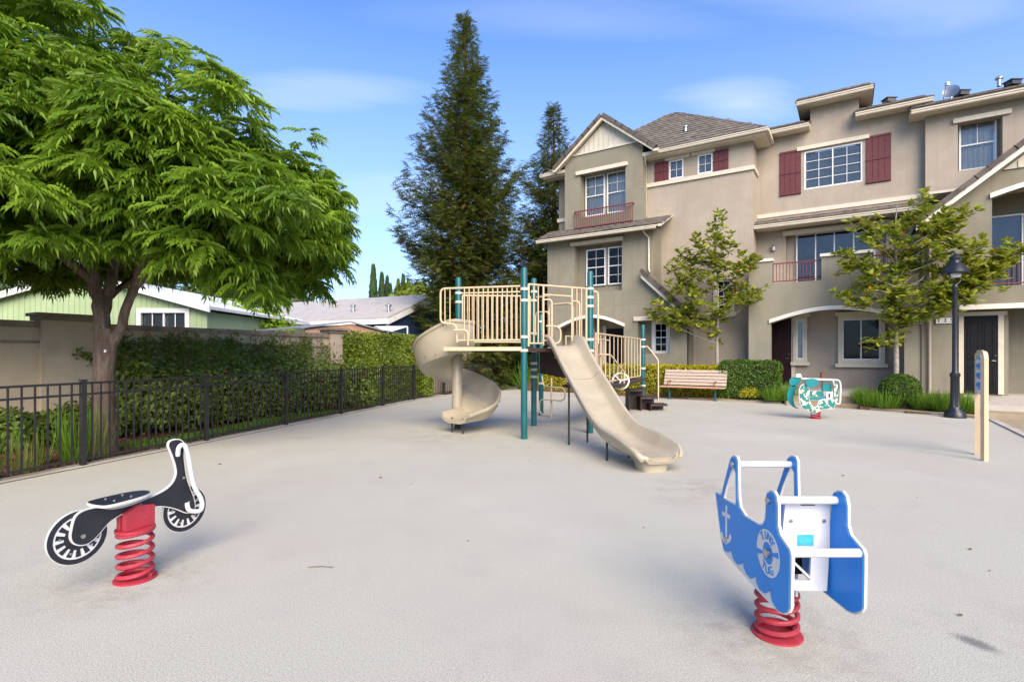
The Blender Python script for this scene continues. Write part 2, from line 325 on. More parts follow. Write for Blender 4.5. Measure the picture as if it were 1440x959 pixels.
# ---------------------------------------------------------------- play surface material: pale wet-pour with speckle and worn blotches
def play_mat():
    m = bpy.data.materials.new('play_surface'); m.use_nodes = True; t = m.node_tree; b = t.nodes['Principled BSDF']
    g = N('ShaderNodeNewGeometry', t); P = g.outputs['Position']
    def noise(s, d, r=0.6):
        n = N('ShaderNodeTexNoise', t); n.inputs['Scale'].default_value = s; n.inputs['Detail'].default_value = d; n.inputs['Roughness'].default_value = r; t.links.new(P, n.inputs['Vector']); return n.outputs[0]
    def rng_(src, a, c, lo=0, hi=1):
        r = N('ShaderNodeMapRange', t); r.inputs[1].default_value = a; r.inputs[2].default_value = c; r.inputs[3].default_value = lo; r.inputs[4].default_value = hi; t.links.new(src, r.inputs[0]); return r.outputs[0]
    def mix(f, a, c):
        x = N('ShaderNodeMixRGB', t)
        t.links.new(f, x.inputs[0])
        if isinstance(a, tuple): x.inputs[1].default_value = (*a, 1)
        else: t.links.new(a, x.inputs[1])
        x.inputs[2].default_value = (*c, 1); return x.outputs[0]
    c = mix(rng_(noise(150, 3, 0.9), 0.40, 0.60), (0.250, 0.240, 0.200), (0.640, 0.632, 0.540))
    c = mix(rng_(noise(48, 4, 0.8), 0.50, 0.68, 0, 0.45), c, (0.30, 0.27, 0.235))       # crumbs
    c = mix(rng_(noise(0.55, 5), 0.46, 0.66, 0, 0.42), c, (0.42, 0.365, 0.33))
    c = mix(rng_(noise(1.7, 7, 0.7), 0.54, 0.76, 0, 0.42), c, (0.33, 0.31, 0.285))
    c = mix(rng_(noise(0.3, 3), 0.5, 0.7, 0, 0.4), c, (0.54, 0.51, 0.46))
    v = N('ShaderNodeTexVoronoi', t); v.inputs['Scale'].default_value = 60; t.links.new(P, v.inputs['Vector'])
    c = mix(rng_(v.outputs['Distance'], 0.05, 0.16, 0.55, 0), c, (0.16, 0.14, 0.125))
    for (sx, sy, rr_, am_) in ((-2.73, 3.84, 0.75, .5), (1.53, 3.08, 0.7, .55), (7.72, 13.35, 0.9, .35), (2.3, 6.3, 1.1, .4), (-1.5, 10.4, 1.2, .4), (0.4, 1.6, 2.2, .22), (3.2, 2.6, 1.0, .35)):      # scuffed, dirty places where feet land
        dd = N('ShaderNodeVectorMath', t, operation='DISTANCE'); dd.inputs[1].default_value = (sx, sy, 0); t.links.new(P, dd.inputs[0])
        q = rng_(dd.outputs['Value'], rr_*.15, rr_, 1, 0); w_ = rng_(noise(3.5/rr_, 6, .75), .44, .62)
        mu = N('ShaderNodeMath', t, operation='MULTIPLY'); t.links.new(q, mu.inputs[0]); t.links.new(w_, mu.inputs[1])
        m2 = N('ShaderNodeMath', t, operation='MULTIPLY'); m2.inputs[1].default_value = am_; t.links.new(mu.outputs[0], m2.inputs[0]); c = mix(m2.outputs[0], c, (.23, .195, .165))
    sb_ = N('ShaderNodeMapping', t, vector_type='TEXTURE'); sb_.inputs['Location'].default_value = (2.62, 2.975, 0); sb_.inputs['Rotation'].default_value = (0, 0, math.atan2(-.125, .06)); sb_.inputs['Scale'].default_value = (.105, .055, 1)
    t.links.new(P, sb_.inputs[0]); ln_ = N('ShaderNodeVectorMath', t, operation='LENGTH'); t.links.new(sb_.outputs[0], ln_.inputs[0])
    ad_ = N('ShaderNodeMath', t, operation='ADD'); t.links.new(ln_.outputs['Value'], ad_.inputs[0]); t.links.new(rng_(noise(110, 3, .8), .35, .65, -.5, .5), ad_.inputs[1])
    c = mix(rng_(ad_.outputs[0], .6, 1.2, .75, 0), c, (.11, .11, .115))                  # dark worn spot
    t.links.new(c, b.inputs['Base Color']); b.inputs['Roughness'].default_value = 0.95; b.inputs['Specular IOR Level'].default_value = 0.15
    bp = N('ShaderNodeBump', t); bp.inputs['Strength'].default_value = 0.3; bp.inputs['Distance'].default_value = 0.004
    t.links.new(noise(210, 2), bp.inputs['Height']); t.links.new(bp.outputs[0], b.inputs['Normal'])
    return m
M['play'] = play_mat()

# ---------------------------------------------------------------- foliage engine (numpy)
def leaf_object(name, P, D, Up, S, tpl, mat_, tint, parent=None, kind='stuff', org=None):
    """P positions, D leaf directions, Up rough normals, S sizes; tpl = (verts k x 3 with x along the leaf, z up; quads or tris)"""
    TV, TF = tpl; n = len(P); k = len(TV)
    D = D/np.linalg.norm(D, axis=1, keepdims=True)
    side = np.cross(Up, D); ln = np.linalg.norm(side, axis=1, keepdims=True); side = np.where(ln < 1e-5, np.array([[1., 0, 0]]), side/np.maximum(ln, 1e-5)); nor = np.cross(D, side)
    V = P[:, None, :] + S[:, None, None]*(TV[None, :, 0:1]*D[:, None, :] + TV[None, :, 1:2]*side[:, None, :] + TV[None, :, 2:3]*nor[:, None, :])
    V = V.reshape(-1, 3)
    if org is None: org = Vector((float(P[:, 0].mean()), float(P[:, 1].mean()), float(P[:, 2].min())))
    V = V - np.array(org)[None, :]
    fl = len(TF[0]); F = (np.array(TF)[None, :, :] + (np.arange(n)*k)[:, None, None]).reshape(-1, fl)
    me = bpy.data.meshes.new(name); me.vertices.add(len(V)); me.vertices.foreach_set('co', V.astype(np.float32).ravel())
    me.loops.add(F.size); me.loops.foreach_set('vertex_index', F.astype(np.int32).ravel())
    me.polygons.add(len(F)); me.polygons.foreach_set('loop_start', (np.arange(len(F))*fl).astype(np.int32))
    try: me.polygons.foreach_set('loop_total', np.full(len(F), fl, np.int32))
    except Exception: pass
    me.update(calc_edges=True)
    at = me.attributes.new('tint', 'FLOAT', 'POINT'); at.data.foreach_set('value', np.repeat(np.clip(tint, 0, 1), k).astype(np.float32))
    o = link_mesh(name, me, parent, org, mat_)
    if kind: o['kind'] = kind
    return o
def tv(v, f): return (np.array(v, float), f)
T_LEAF = tv([(0,0,0),(0.35,0.22,-0.06),(0.75,0.18,-0.10),(1,0,-0.12),(0.75,-0.18,-0.10),(0.35,-0.22,-0.06),(0.5,0,0.0)], [(0,5,6),(5,4,6),(4,3,6),(3,2,6),(2,1,6),(1,0,6)])
T_OVAL = tv([(0,0,0),(0.5,0.27,-0.05),(1,0,-0.12),(0.5,-0.27,-0.05)], [(0,3,2,1)])
def pinnate(np_=5):
    v = []; f = []
    for i in range(np_):
        t = 0.16+0.84*i/(np_-0.5); x = t*0.80; z = -0.62*t*t
        for sg in (1, -1):
            L = 0.54*(1-0.25*t); w = 0.12
            dx_, dy_, dz_ = 0.50, 0.55*sg, -0.68
            b = len(v); px_ = (x, 0, z)
            m = (x+dx_*L*0.45, dy_*L*0.45, z+dz_*L*0.22)
            v += [px_, (m[0]-w*sg*0.6, m[1]+w*0.6*0.5*sg, m[2]+0.01), (x+dx_*L, dy_*L, z+dz_*L*1.05), (m[0]+w*sg*0.6, m[1]-w*0.6*0.5*sg, m[2]-0.01)]
            f.append((b, b+1, b+2, b+3))
    b = len(v); v += [(0.86, 0.055, -0.68), (0.98, 0, -1.10), (0.82, -0.055, -0.68), (0.76, 0, -0.55)]; f.append((b+3, b, b+1, b+2))
    return tv(v, f)
T_PIN = pinnate()
def spray():
    v = []; f = []
    for (x, y, dx_, dy_, L, w) in [(0,0,1,0,1,0.05),(0.10,0,0.72,0.69,0.34,0.045),(0.10,0,0.72,-0.69,0.34,0.045),(0.35,0,0.76,0.64,0.36,0.045),(0.35,0,0.76,-0.64,0.36,0.045),(0.62,0,0.82,0.56,0.28,0.04),(0.62,0,0.82,-0.56,0.28,0.04)]:
        b = len(v); nx, ny = -dy_, dx_
        v += [(x, y, 0), (x+dx_*L*0.45+nx*w, y+dy_*L*0.45+ny*w, -0.03), (x+dx_*L, y+dy_*L, -0.12*L), (x+dx_*L*0.45-nx*w, y+dy_*L*0.45-ny*w, -0.03)]
        f.append((b, b+1, b+2, b+3))
    return tv(v, f)
T_SPRAY = spray()
T_BLADE = tv([(0,0.02,0),(0,-0.02,0),(0.45,-0.018,0.04),(0.45,0.018,0.04),(0.8,-0.012,0.0),(0.8,0.012,0.0),(1.0,0,-0.10),(1.0,0.001,-0.10)], [(0,1,2,3),(3,2,4,5),(5,4,6,7)])
def unit(n):
    a = rng.normal(size=(n, 3)); return a/np.linalg.norm(a, axis=1, keepdims=True)
def surf_foliage(name, P, Nn, size, mat_, tintf=None, parent=None, tpl=T_OVAL, droop=0.4, kind='stuff', jit=0.3):
    """leaves lying roughly on a surface: points P, outward normals Nn"""
    n = len(P); t = rng.normal(size=(n, 3)); t -= Nn*np.sum(t*Nn, 1, keepdims=True)
    t /= np.linalg.norm(t, axis=1, keepdims=True)+1e-9
    D = t*0.8 + Nn*0.55 + np.array([0, 0, -droop]) + rng.normal(size=(n, 3))*jit*0.5
    S = size*(0.7+0.6*rng.random(n)); ti = tintf if tintf is not None else rng.random(n)
    return leaf_object(name, P, D, Nn + rng.normal(size=(n, 3))*jit, S, tpl, mat_, ti, parent, kind)
def lumpf(P, s=1.0, seed=0):
    """cheap smooth pseudo-noise in 0..1"""
    r = np.random.default_rng(seed); o = np.zeros(len(P))
    for k in range(5):
        d = r.normal(size=3)*s*(1+0.6*k); o += np.sin(P@d + r.random()*6.28)/(1+0.4*k)
    return np.clip(0.5+o/5.2, 0, 1)
# ================================================================ THE GROUND
def sheet(name, pts, z, m, kind='structure', sub=0):
    b = MB(); n = len(pts); b.add([(p[0], p[1], z) for p in pts], [tuple(range(n))])
    o = b.build(name, m, org=(pts[0][0], pts[0][1], z), fix=False); tag(o, kind=kind); return o
fm('ground', (0.10, 0.09, 0.06), 0.95, (0.07, 0.09, 0.035), 0.6, 8, 0.5, 12)
sheet('ground', [(-900, -400), (900, -400), (900, 1500), (-900, 1500)], -0.06, M['ground'])
FENCE = [(-6.95, 5.15), (-6.26, 7.68), (-5.72, 9.85), (-5.17, 12.05), (-4.62, 14.25), (-4.05, 16.50), (-3.5, 18.75), (-2.75, 21.1)]
def FW(u, w): p = FR(u, w, 0); return (p[0], p[1])
edge = [FW(2.8, -2), FW(2.8, 10.0), FW(2.8, 17.35), FW(2.3, 17.9), FW(0.6, 18.5), FW(-0.6, 18.9), FW(-2.0, 19.45), FW(-3.8, 19.40), FW(-6.3, 19.75), FW(-9.0, 20.0), (3.0, 22.6), (3.6, 26.0), (-0.4, 28.0), (-1.9, 23.2)]
fen = [(x+0.10, y-0.02) for x, y in FENCE[::-1]] + [(-9.2, -3.0)]
play = sheet('play_surface', edge + fen, 0.0, M['play'])
sheet('planting_bed', [(-9.5, -3), (-30, -3), (-30, 5), (-9, 30), (-0.4, 29), (-0.4, 28.0), (-1.9, 23.2)] + [(x-0.12, y) for x, y in FENCE[::-1]], -0.02, M['mulch'])
cb = MB()
for i in range(len(FENCE)-1):                                            # concrete mow strip under the fence
    (x0, y0), (x1, y1) = FENCE[i], FENCE[i+1]
    cb.add([(x0-0.16, y0, -0.05), (x0+0.13, y0, -0.05), (x1+0.13, y1, -0.05), (x1-0.16, y1, -0.05), (x0-0.16, y0, 0.012), (x0+0.13, y0, 0.012), (x1+0.13, y1, 0.012), (x1-0.16, y1, 0.012)], [(4,5,6,7),(0,1,5,4),(3,2,6,7),(0,4,7,3)])
tag(cb.build('kerb_strip', M['concrete'], fix=False), kind='structure')
# raised strip in front of the houses: bed, walkways
def slab(name, u0, u1, w0, w1, z0, z1, m, zb=-0.05):
    b = MB(FR); b.add([(u0,w0,zb),(u1,w0,zb),(u1,w1,zb),(u0,w1,zb),(u0,w0,z0),(u1,w0,z0),(u1,w1,z1),(u0,w1,z1)], [(0,3,2,1),(4,5,6,7),(0,1,5,4),(1,2,6,5),(2,3,7,6),(3,0,4,7)])
    return tag(b.build(name, m), kind='structure')
slab('planting_bed', -12.5, -2.02, 20.02, 20.7, 0.14, 0.42, M['mulch'])
slab('planting_bed', -9.0, -2.02, 19.55, 20.02, 0.04, 0.139, M['mulch'])
slab('planting_bed', 0.15, 2.74, 18.62, 20.7, 0.08, 0.44, M['mulch'])
slab('planting_bed', 1.2, 2.74, 18.1, 18.62, 0.03, 0.078, M['mulch'])
slab('path', -2.0, 0.13, 19.9, 23.0, 0.43, 0.45, M['concrete'])
slab('path', -1.9, 0.13, 19.35, 19.898, 0.28, 0.29, M['walk_tan'])
slab('path', -1.8, 0.13, 18.85, 19.348, 0.13, 0.14, M['walk_tan'])
slab('path', 2.76, 9.0, 18.35, 23.0, 0.30, 0.43, M['concrete'])
slab('path', 2.76, 9.0, 17.75, 18.348, 0.15, 0.16, M['walk_tan'])
slab('path', 2.95, 9.0, 2.0, 17.748, -0.01, 0.01, M['walk_tan'])
slab('kerb', 2.80, 2.94, -2.0, 17.74, 0.03, 0.03, M['concrete'])
for a in [((-9.0, 19.98), (-6.3, 19.72)), ((-6.3, 19.72), (-3.8, 19.38)), ((-3.8, 19.38), (-2.0, 19.42)), ((0.15, 18.72), (1.2, 18.30)), ((1.2, 18.30), (2.3, 17.9)), ((2.3, 17.9), (2.76, 17.6))]:
    b = MB(FR); (u0, w0), (u1, w1) = a
    b.add([(u0,w0,-.05),(u1,w1,-.05),(u1,w1+.22,-.05),(u0,w0+.22,-.05),(u0,w0,.05),(u1,w1,.05),(u1,w1+.22,.07),(u0,w0+.22,.07)], [(0,3,2,1),(4,5,6,7),(0,1,5,4),(1,2,6,5),(2,3,7,6),(3,0,4,7)])
    tag(b.build('kerb', M['walk_tan']), kind='structure')

# ================================================================ THE HOUSES
def facade(name, poly, w, d, m, parent, holes=()):
    return MB(FR).prism(poly, lambda a, b, c: (a, c, b), w, w+d, holes).build(name, m, parent)
def fbox(name, u0, u1, w0, w1, z0, z1, m, parent, c=0):
    b = MB(FR); b.cbox(u0, u1, w0, w1, z0, z1, c) if c else b.box(u0, u1, w0, w1, z0, z1)
    return b.build(name, m, parent)
def rect(u0, u1, z0, z1): return [(u0, z0), (u1, z0), (u1, z1), (u0, z1)]
def window(parent, u0, u1, z0, z1, w, panels=1, cols=2, rows=2, hung=True, back='blind', glass='glass', trim=None, name='window', lower_grid=False):
    """vinyl window standing in the plane w; panels side by side; hung = upper and lower sash"""
    fr = 0.05
    holes = []; pw = (u1-u0-2*fr)/panels
    for i in range(panels): holes.append(rect(u0+fr+i*pw+(0.02 if i else 0), u0+fr+(i+1)*pw-(0.02 if i < panels-1 else 0), z0+fr, z1-fr))
    win = facade(name, rect(u0, u1, z0, z1), w-0.04, 0.09, M['vinyl_white'], parent, holes)
    for h in holes:
        a0, a1, b0, b1 = h[0][0], h[1][0], h[0][1], h[2][1]
        sashes = [(b0, (b0+b1)/2-0.02), ((b0+b1)/2+0.02, b1)] if hung else [(b0, b1)]
        if hung: fbox('sash_rail', a0, a1, w-0.02, w+0.03, (b0+b1)/2-0.02, (b0+b1)/2+0.02, M['vinyl_white'], win)
        for si, (c0, c1) in enumerate(sashes):
            fbox('pane', a0, a1, w+0.012, w+0.018, c0, c1, M[glass], win)
            g = MB(FR)
            if (not hung) or si == 1 or lower_grid:
                for k in range(1, cols): x = a0+(a1-a0)*k/cols; g.box(x-0.009, x+0.009, w+0.002, w+0.010, c0, c1)
                for k in range(1, rows): z = c0+(c1-c0)*k/rows; g.box(a0, a1, w+0.001, w+0.011, z-0.009, z+0.009)
            if g.v: g.build('grille', M['vinyl_white'], win)
        if back in ('blind', 'blind_dark'):
            g = MB(FR); z = b0
            while z < b1-0.03: g.add([(a0, w+0.07, z), (a1, w+0.07, z), (a1, w+0.10, z+0.045), (a0, w+0.10, z+0.045)], [(0, 1, 2, 3)]); z += 0.05
            g.box(a0, a1, w+0.105, w+0.12, b0, b1)
            o = g.build('blind', M[back], win, fix=False)
        else:
            g = MB(FR); n = 24; zz = [(a0+(a1-a0)*k/n, w+0.11+0.02*math.sin(k*1.7)) for k in range(n+1)]
            g.add([(p[0], p[1], b0) for p in zz]+[(p[0], p[1], b1) for p in zz], [(k, k+1, n+2+k, n+1+k) for k in range(n)])
            g.build('curtain', M['curtain'], win, fix=False)
    if trim:
        t = trim
        facade('window_trim', rect(u0-t, u1+t, z0-t, z1+t), w-0.07, 0.06, M['trim_cream'], win, [rect(u0+0.005, u1-0.005, z0+0.005, z1-0.005)])
        fbox('window_sill', u0-t-0.08, u1+t+0.08, w-0.13, w-0.01, z0-t-0.13, z0-t-0.002, M['trim_cream'], win, 0.015)
        fbox('window_head', u0-t-0.08, u1+t+0.08, w-0.12, w-0.01, z1+t+0.002, z1+t+0.12, M['trim_cream'], win, 0.015)
    return win
def shutter(parent, u0, u1, z0, z1, w, n=4, rails=(0.03, 0.5, 0.97)):
    s = fbox('shutter', u0, u1, w-0.028, w-0.004, z0, z1, M['shutter_red'], parent)
    pw = (u1-u0)/n
    for i in range(n): fbox('plank', u0+i*pw+0.006, u0+(i+1)*pw-0.006, w-0.046, w-0.028, z0+0.004, z1-0.004, M['shutter_red'], s)
    for r in rails: zc = z0+(z1-z0)*r; fbox('batten', u0+0.004, u1-0.004, w-0.066, w-0.046, zc-0.03, zc+0.03, M['shutter_red'], s)
    return s
def lintel(parent, u0, u1, z0, z1, w, d=0.1): return fbox('lintel', u0, u1, w-d, w-0.001, z0, z1, M['trim_cream'], parent, 0.015)
def railing(parent, u0, u1, z0, z1, w, step=0.105, m='rail_red', returns=0.0):
    r = fbox('railing', u0, u1, w-0.025, w+0.025, z1-0.04, z1, M[m], parent, 0.008)
    fbox('bottom_rail', u0, u1, w-0.018, w+0.018, z0, z0+0.035, M[m], r)
    n = max(1, int(round((u1-u0)/step))); first = None
    for i in range(n+1):
        x = u0+0.012+(u1-u0-0.024)*i/n
        if first is None:
            first = fbox('baluster', x-0.010, x+0.010, w-0.010, w+0.010, z0+0.035, z1-0.04, M[m], r); o0 = WL[first.name].copy(); x00 = x
        else: copy_part(first, r, o0 + UX*(x-x00))
    return r
TILE = None
def tile_mesh():
    global TILE
    b = MB(); b.add([(-.16,0,0.004),(.16,0,0.004),(.16,.40,0.0),(-.16,.40,0.0),(-.155,0,.056),(-.02,0,.064),(.155,0,.056),(.16,.40,.016),(-.02,.40,.020),(-.16,.40,.016)],
        [(0,3,2,1),(4,5,8,9),(5,6,7,8),(0,1,6,5,4),(2,3,9,8,7),(1,2,7,6),(0,4,9,3)])
    me = bpy.data.meshes.new('tile'); me.from_pydata(b.v, [], b.f); me.materials.append(M['tile']); TILE = me
tile_mesh()
def put_tile(parent, pos, xa, ya, me=None, name='tile', jit=0.012, sc=(1, 1, 1)):
    xa = xa.normalized(); za = xa.cross(ya).normalized(); ya = za.cross(xa)
    o = bpy.data.objects.new(name, me or TILE); COL.objects.link(o); o.parent = parent
    m = Matrix((xa, ya, za)).transposed().to_4x4()
    m = m @ Matrix.Rotation(random.uniform(-jit, jit), 4, 'Z') @ Matrix.Rotation(random.uniform(-jit, jit)*.8, 4, 'X')
    loc = Vector(pos)+za*random.uniform(0, 0.004) - wl(parent)
    o.matrix_local = Matrix.Translation(loc) @ m @ Matrix.Diagonal((*sc, 1)); return o
def VW(u, w, z): return Vector(FR(u, w, z))
def tile_slope(parent, u0, u1, w0, z0, slope, run, test=None, pitch=0.325, expo=0.33):
    """courses of tiles on a slope that rises with w"""
    up = (VX + Vector((0, 0, slope))).normalized(); L = math.hypot(run, run*slope); rows = int(L/expo+0.5)
    for r in range(rows):
        s = r*expo; dw = s/math.hypot(1, slope); off = 0.16*(r % 2); u = u0+0.16-off
        while u < u1+0.05:
            if test is None or test(u, dw+0.15): put_tile(parent, VW(max(u0+0.1, min(u, u1-0.1)), w0+dw, z0+dw*slope+0.012), UX, up)
            u += pitch
def gutter(parent, u0, u1, w, z, name='gutter'):                          # K-style gutter and fascia
    b = MB(FR); P = [(0, 0), (-0.11, 0), (-0.13, 0.03), (-0.13, 0.07), (-0.155, 0.09), (-0.155, 0.125), (-0.14, 0.125), (-0.10, 0.09), (0, 0.125)]
    b.prism(P, lambda a, c, d: (d, w+a, z+c), u0, u1); return b.build(name, M['trim_cream'], parent)
def soffit(parent, u0, u1, w0, w1, z): return fbox('soffit', u0, u1, w0, w1, z, z+0.04, M['trim_cream'], parent)
def downspout(parent, pts, r=0.035, m='trim_cream'): return MB().tube([FR(*p) for p in pts], r, 8).build('downspout', M[m], parent, True)

# ------------------------------------------------ house A: grey gabled bay and beige wing
hA = thing('townhouse', FR(-7.2, 20.7, 0.4), 'grey and beige townhouse with cream board gable above a small red balcony railing', 'townhouse', 'townhouses beside the playground')
GZ = 0.35
uL, uS, uE = -11.54, -6.71, -3.2                  # left end, step of the grey wall, right corner of the beige wing
# first + second floor grey front, with the lean-to slope at its right end
s_a = Q(906, 386, 20.7); s_b = Q(966, 443, 20.7)
zsk = 6.60
ar0, ar1 = Q(787, 457, 20.7)[0], Q(877, 457, 20.7)[0]
archA = [(ar0, GZ)] + [(ar1, GZ)] + [(ar1-(ar1-ar0)*k/14, 2.75+0.42*math.sin(math.pi*k/14)) for k in range(15)]
w2 = Q(808, 346, 20.7); w2b = Q(874.5, 400, 20.7)
h2 = rect(w2[0], w2b[0], 4.28, w2[1])
w1 = Q(897, 451, 20.7); w1b = Q(942, 497, 20.7)
h1 = rect(w1[0], w1b[0], w1b[1], w1[1])
poly = [(uL, GZ), (ar0-0.001, GZ)]
wallA = facade('wall', [(uL, GZ), (s_b[0], GZ), (s_b[0], s_b[1]), (uS, s_a[1]-0.25*(uS-s_a[0])), (uS, zsk+0.25), (uL, zsk+0.25)], 20.7, 0.25, M['stucco_grey'], hA, [archA[0:1]+archA[1:], h2, h1][0:0] + [[(p[0], max(p[1], GZ+0.01)) for p in archA], h2, h1])
fbox('side_wall', uS-0.25, uS, 20.951, 21.7, 3.6, zsk+0.2, M['stucco_grey'], hA)
fbox('side_wall', s_b[0]-0.25, s_b[0], 20.951, 21.7, GZ, s_b[1]-0.02, M['stucco_grey'], hA)
jz = Q(870, 428, 20.7)[1]; fbox('control_joint', uL, s_a[0]+.9, 20.692, 20.699, jz-.012, jz+.012, M['stucco_taupe'], hA)
# recess backs
b = MB(FR)
for (a0, a1, b0, b1, wd) in [(w2[0], w2b[0], 4.28, w2[1], 21.17), (w1[0], w1b[0], w1b[1], w1[1], 21.25)]:
    b.box(a0-.12, a0, 20.951, wd, b0-.1, b1+.1); b.box(a1, a1+.12, 20.951, wd, b0-.1, b1+.1); b.box(a0-.12, a1+.12, 20.951, wd, b1, b1+.12); b.box(a0-.12, a1+.12, 20.951, wd, b0-.12, b0)
b.build('reveal', M['stucco_grey'], hA)
lintel(hA, Q(803, 350, 20.7)[0], Q(877, 338, 20.7)[0], w2[1]-0.01, w2[1]+0.14, 20.7)
lintel(hA, Q(892, 449, 20.7)[0], Q(940, 444, 20.7)[0], w1[1]-0.01, w1[1]+0.16, 20.7)
a = Q(825, 352, 21.13); c = Q(852, 401, 21.13); window(hA, a[0], c[0], c[1], a[1], 21.12, 1, 2, 2, back='blind_dark', glass='glass_dark', lower_grid=True)
a2 = Q(855.5, 352, 21.13); facade('recess_wall', rect(w2[0]-0.3, w2b[0]+0.3, 4.1, w2[1]+0.2), 21.17, .13, M['stucco_grey'], hA, [rect(a[0]+.02, c[0]-.02, c[1]+.02, a[1]-.02), rect(a2[0]+.02, min(a2[0]+(c[0]-a[0])-.02, w2b[0]+.25), c[1]+.02, a[1]-.02)]); window(hA, a2[0], a2[0]+(c[0]-a[0]), c[1], a[1], 21.12, 1, 2, 2, back='blind_dark', glass='glass_dark', lower_grid=True)
a = Q(920.5, 451, 21.2); c = Q(939, 495, 21.2); facade('recess_wall', rect(w1[0]-0.3, w1b[0]+0.3, GZ, w1[1]+0.3), 21.25, .1, M['stucco_grey'], hA, [rect(a[0]+.02, c[0]-.02, c[1]+.02, a[1]-.12)])
wq_ = window(hA, a[0], c[0], c[1], a[1]-0.10, 21.2, 1, 2, 2, back='blind_dark', glass='glass_dark', lower_grid=True)
facade('window_trim', rect(a[0]-.11, min(c[0]+.11, w1b[0]-.003), w1b[1]+.003, a[1]-.01), 21.16, .08, M['trim_white'], wq_, [rect(a[0]+.004, c[0]-.004, c[1]+.004, a[1]-.104)])
# arch trim and porch behind
def arch_trim(parent, u0, u1, zs, rise, w, t=0.13, ext=0.05, n=18):
    inner = [(u0-ext+(u1-u0+2*ext)*k/n, zs+rise*math.sin(math.pi*k/n)) for k in range(n+1)]
    outer = [(x, z+t) for x, z in reversed(inner)]
    return facade('arch_trim', inner+outer, w-0.07, 0.069, M['trim_white'], parent)
arch_trim(hA, ar0, ar1, 2.76, 0.42, 20.7)
fbox('porch_wall', uL+.05, ar1+0.6, 22.0, 22.15, GZ, 3.6, M['stucco_beige'], hA)
fbox('porch_ceiling', uL+.05, ar1+0.6, 20.951, 21.999, 3.35, 3.45, M['trim_cream'], hA)
fbox('porch_wall', ar1+0.45, ar1+0.6, 20.951, 21.999, GZ, 3.349, M['stucco_beige'], hA)
dA = Q(853, 540, 21.95)[0]; fbox('door', dA, dA+0.95, 21.93, 21.99, GZ+0.05, 2.75, M['door_black'], hA)
fbox('door_casing', dA-0.16, dA-0.002, 21.90, 21.99, GZ+0.05, 2.9, M['trim_cream'], hA)
fbox('porch_post', ar0+1.0, ar0+1.25, 21.5, 21.75, GZ, 3.34, M['trim_cream'], hA)
# beige wing, full height, and its returns
zeA = 9.78
zb_ = Q(1060, 236, 21.7)[1]
win_f = [Q(941, 226, 21.7), Q(961, 252, 21.7), Q(981, 219.5, 21.7), Q(1002, 245, 21.7)]
hz0, hz1 = zb_+0.12, Q(941, 227, 21.7)[1]
hl = [rect(win_f[0][0], win_f[1][0], hz0, hz1), rect(win_f[2][0], win_f[3][0], hz0, hz1)]
wa = Q(1007, 395, 21.7); wb = Q(1028, 439, 21.7)
hl.append(rect(wa[0], wb[0], wb[1], wa[1]))
facade('wall', rect(uS-0.6, uE, GZ, zeA+0.1), 21.7, 0.25, M['stucco_beige'], hA, hl)
for h in hl[:2]: window(hA, h[0][0]+.002, h[1][0]-.002, h[0][1]+.002, h[2][1]-.002, 21.74, 1, 2, 2, hung=False, back='blind')
h = hl[2]; window(hA, h[0][0]+.002, h[1][0]-.002, h[0][1]+.002, h[2][1]-.002, 21.75, 1, 2, 2, back='blind_dark', glass='glass_dark', lower_grid=True)
fbox('window_sill', h[0][0]-0.12, h[1][0]+0.22, 21.56, 21.699, h[0][1]-0.17, h[0][1]-0.004, M['trim_cream'], hA, 0.015)
fbox('window_head', h[0][0]-0.12, h[1][0]+0.18, 21.6, 21.699, h[2][1]+0.03, h[2][1]+0.2, M['trim_cream'], hA, 0.015)
facade('window_trim', rect(h[0][0]-0.1, h[1][0]+0.12, h[0][1]-0.003, h[2][1]+0.029), 21.66, 0.039, M['trim_cream'], hA, [rect(h[0][0]+.003, h[1][0]-.003, h[0][1]+.003, h[2][1]-.003)])
fbox('side_wall', uE-0.25, uE, 21.951, 30.5, GZ, zeA+0.1, M['stucco_beige'], hA)
bu = Q(907, 262, 21.7)[0]
b = MB(FR); b.cbox(bu, uE+0.06, 21.62, 21.699, zb_-0.07, zb_+0.09, 0.012); b.cbox(uE+0.001, uE+0.06, 21.70, 22.68, zb_-0.07, zb_+0.09, 0.012); b.build('trim_band', M['trim_cream'], hA)
lintel(hA, Q(936, 230, 21.7)[0], Q(970.5, 222.5, 21.7)[0], hz1+0.01, hz1+0.13, 21.7, 0.08)
lintel(hA, Q(972.5, 222.5, 21.7)[0], Q(1006, 215, 21.7)[0], hz1+0.01, hz1+0.13, 21.7, 0.08)
for (p0, p1) in [((921, 232), (940, 255)), ((1003.5, 215), (1024.5, 240))]:
    x0, x1 = Q(p0[0], p0[1], 21.7)[0], Q(p1[0], p1[1], 21.7)[0]; shutter(hA, x0, x1, hz0+0.0, hz1+0.02, 21.7, 3)
facade('wall', rect(Q(786, 280, 21.9)[0], uS-0.62, zsk, zeA+0.1), 21.9, 0.25, M['stucco_grey'], hA)
uW = Q(786, 280, 21.9)[0]
fbox('side_wall', uL, uL+0.25, 20.951, 30.5, GZ, zsk+.2, M['stucco_grey'], hA); fbox('side_wall', uW, uW+0.25, 22.151, 30.2, zsk, zeA, M['stucco_grey'], hA)
fbox('back_wall', uL+.26, uE-.26, 30.2, 30.45, GZ, zeA, M['stucco_grey'], hA)
fbox('trim_band', uW-0.05, Q(797, 250, 21.2)[0]+0.1, 21.82, 21.899, Q(790, 309, 21.8)[1]-0.1, Q(790, 309, 21.8)[1]+0.06, M['trim_cream'], hA)
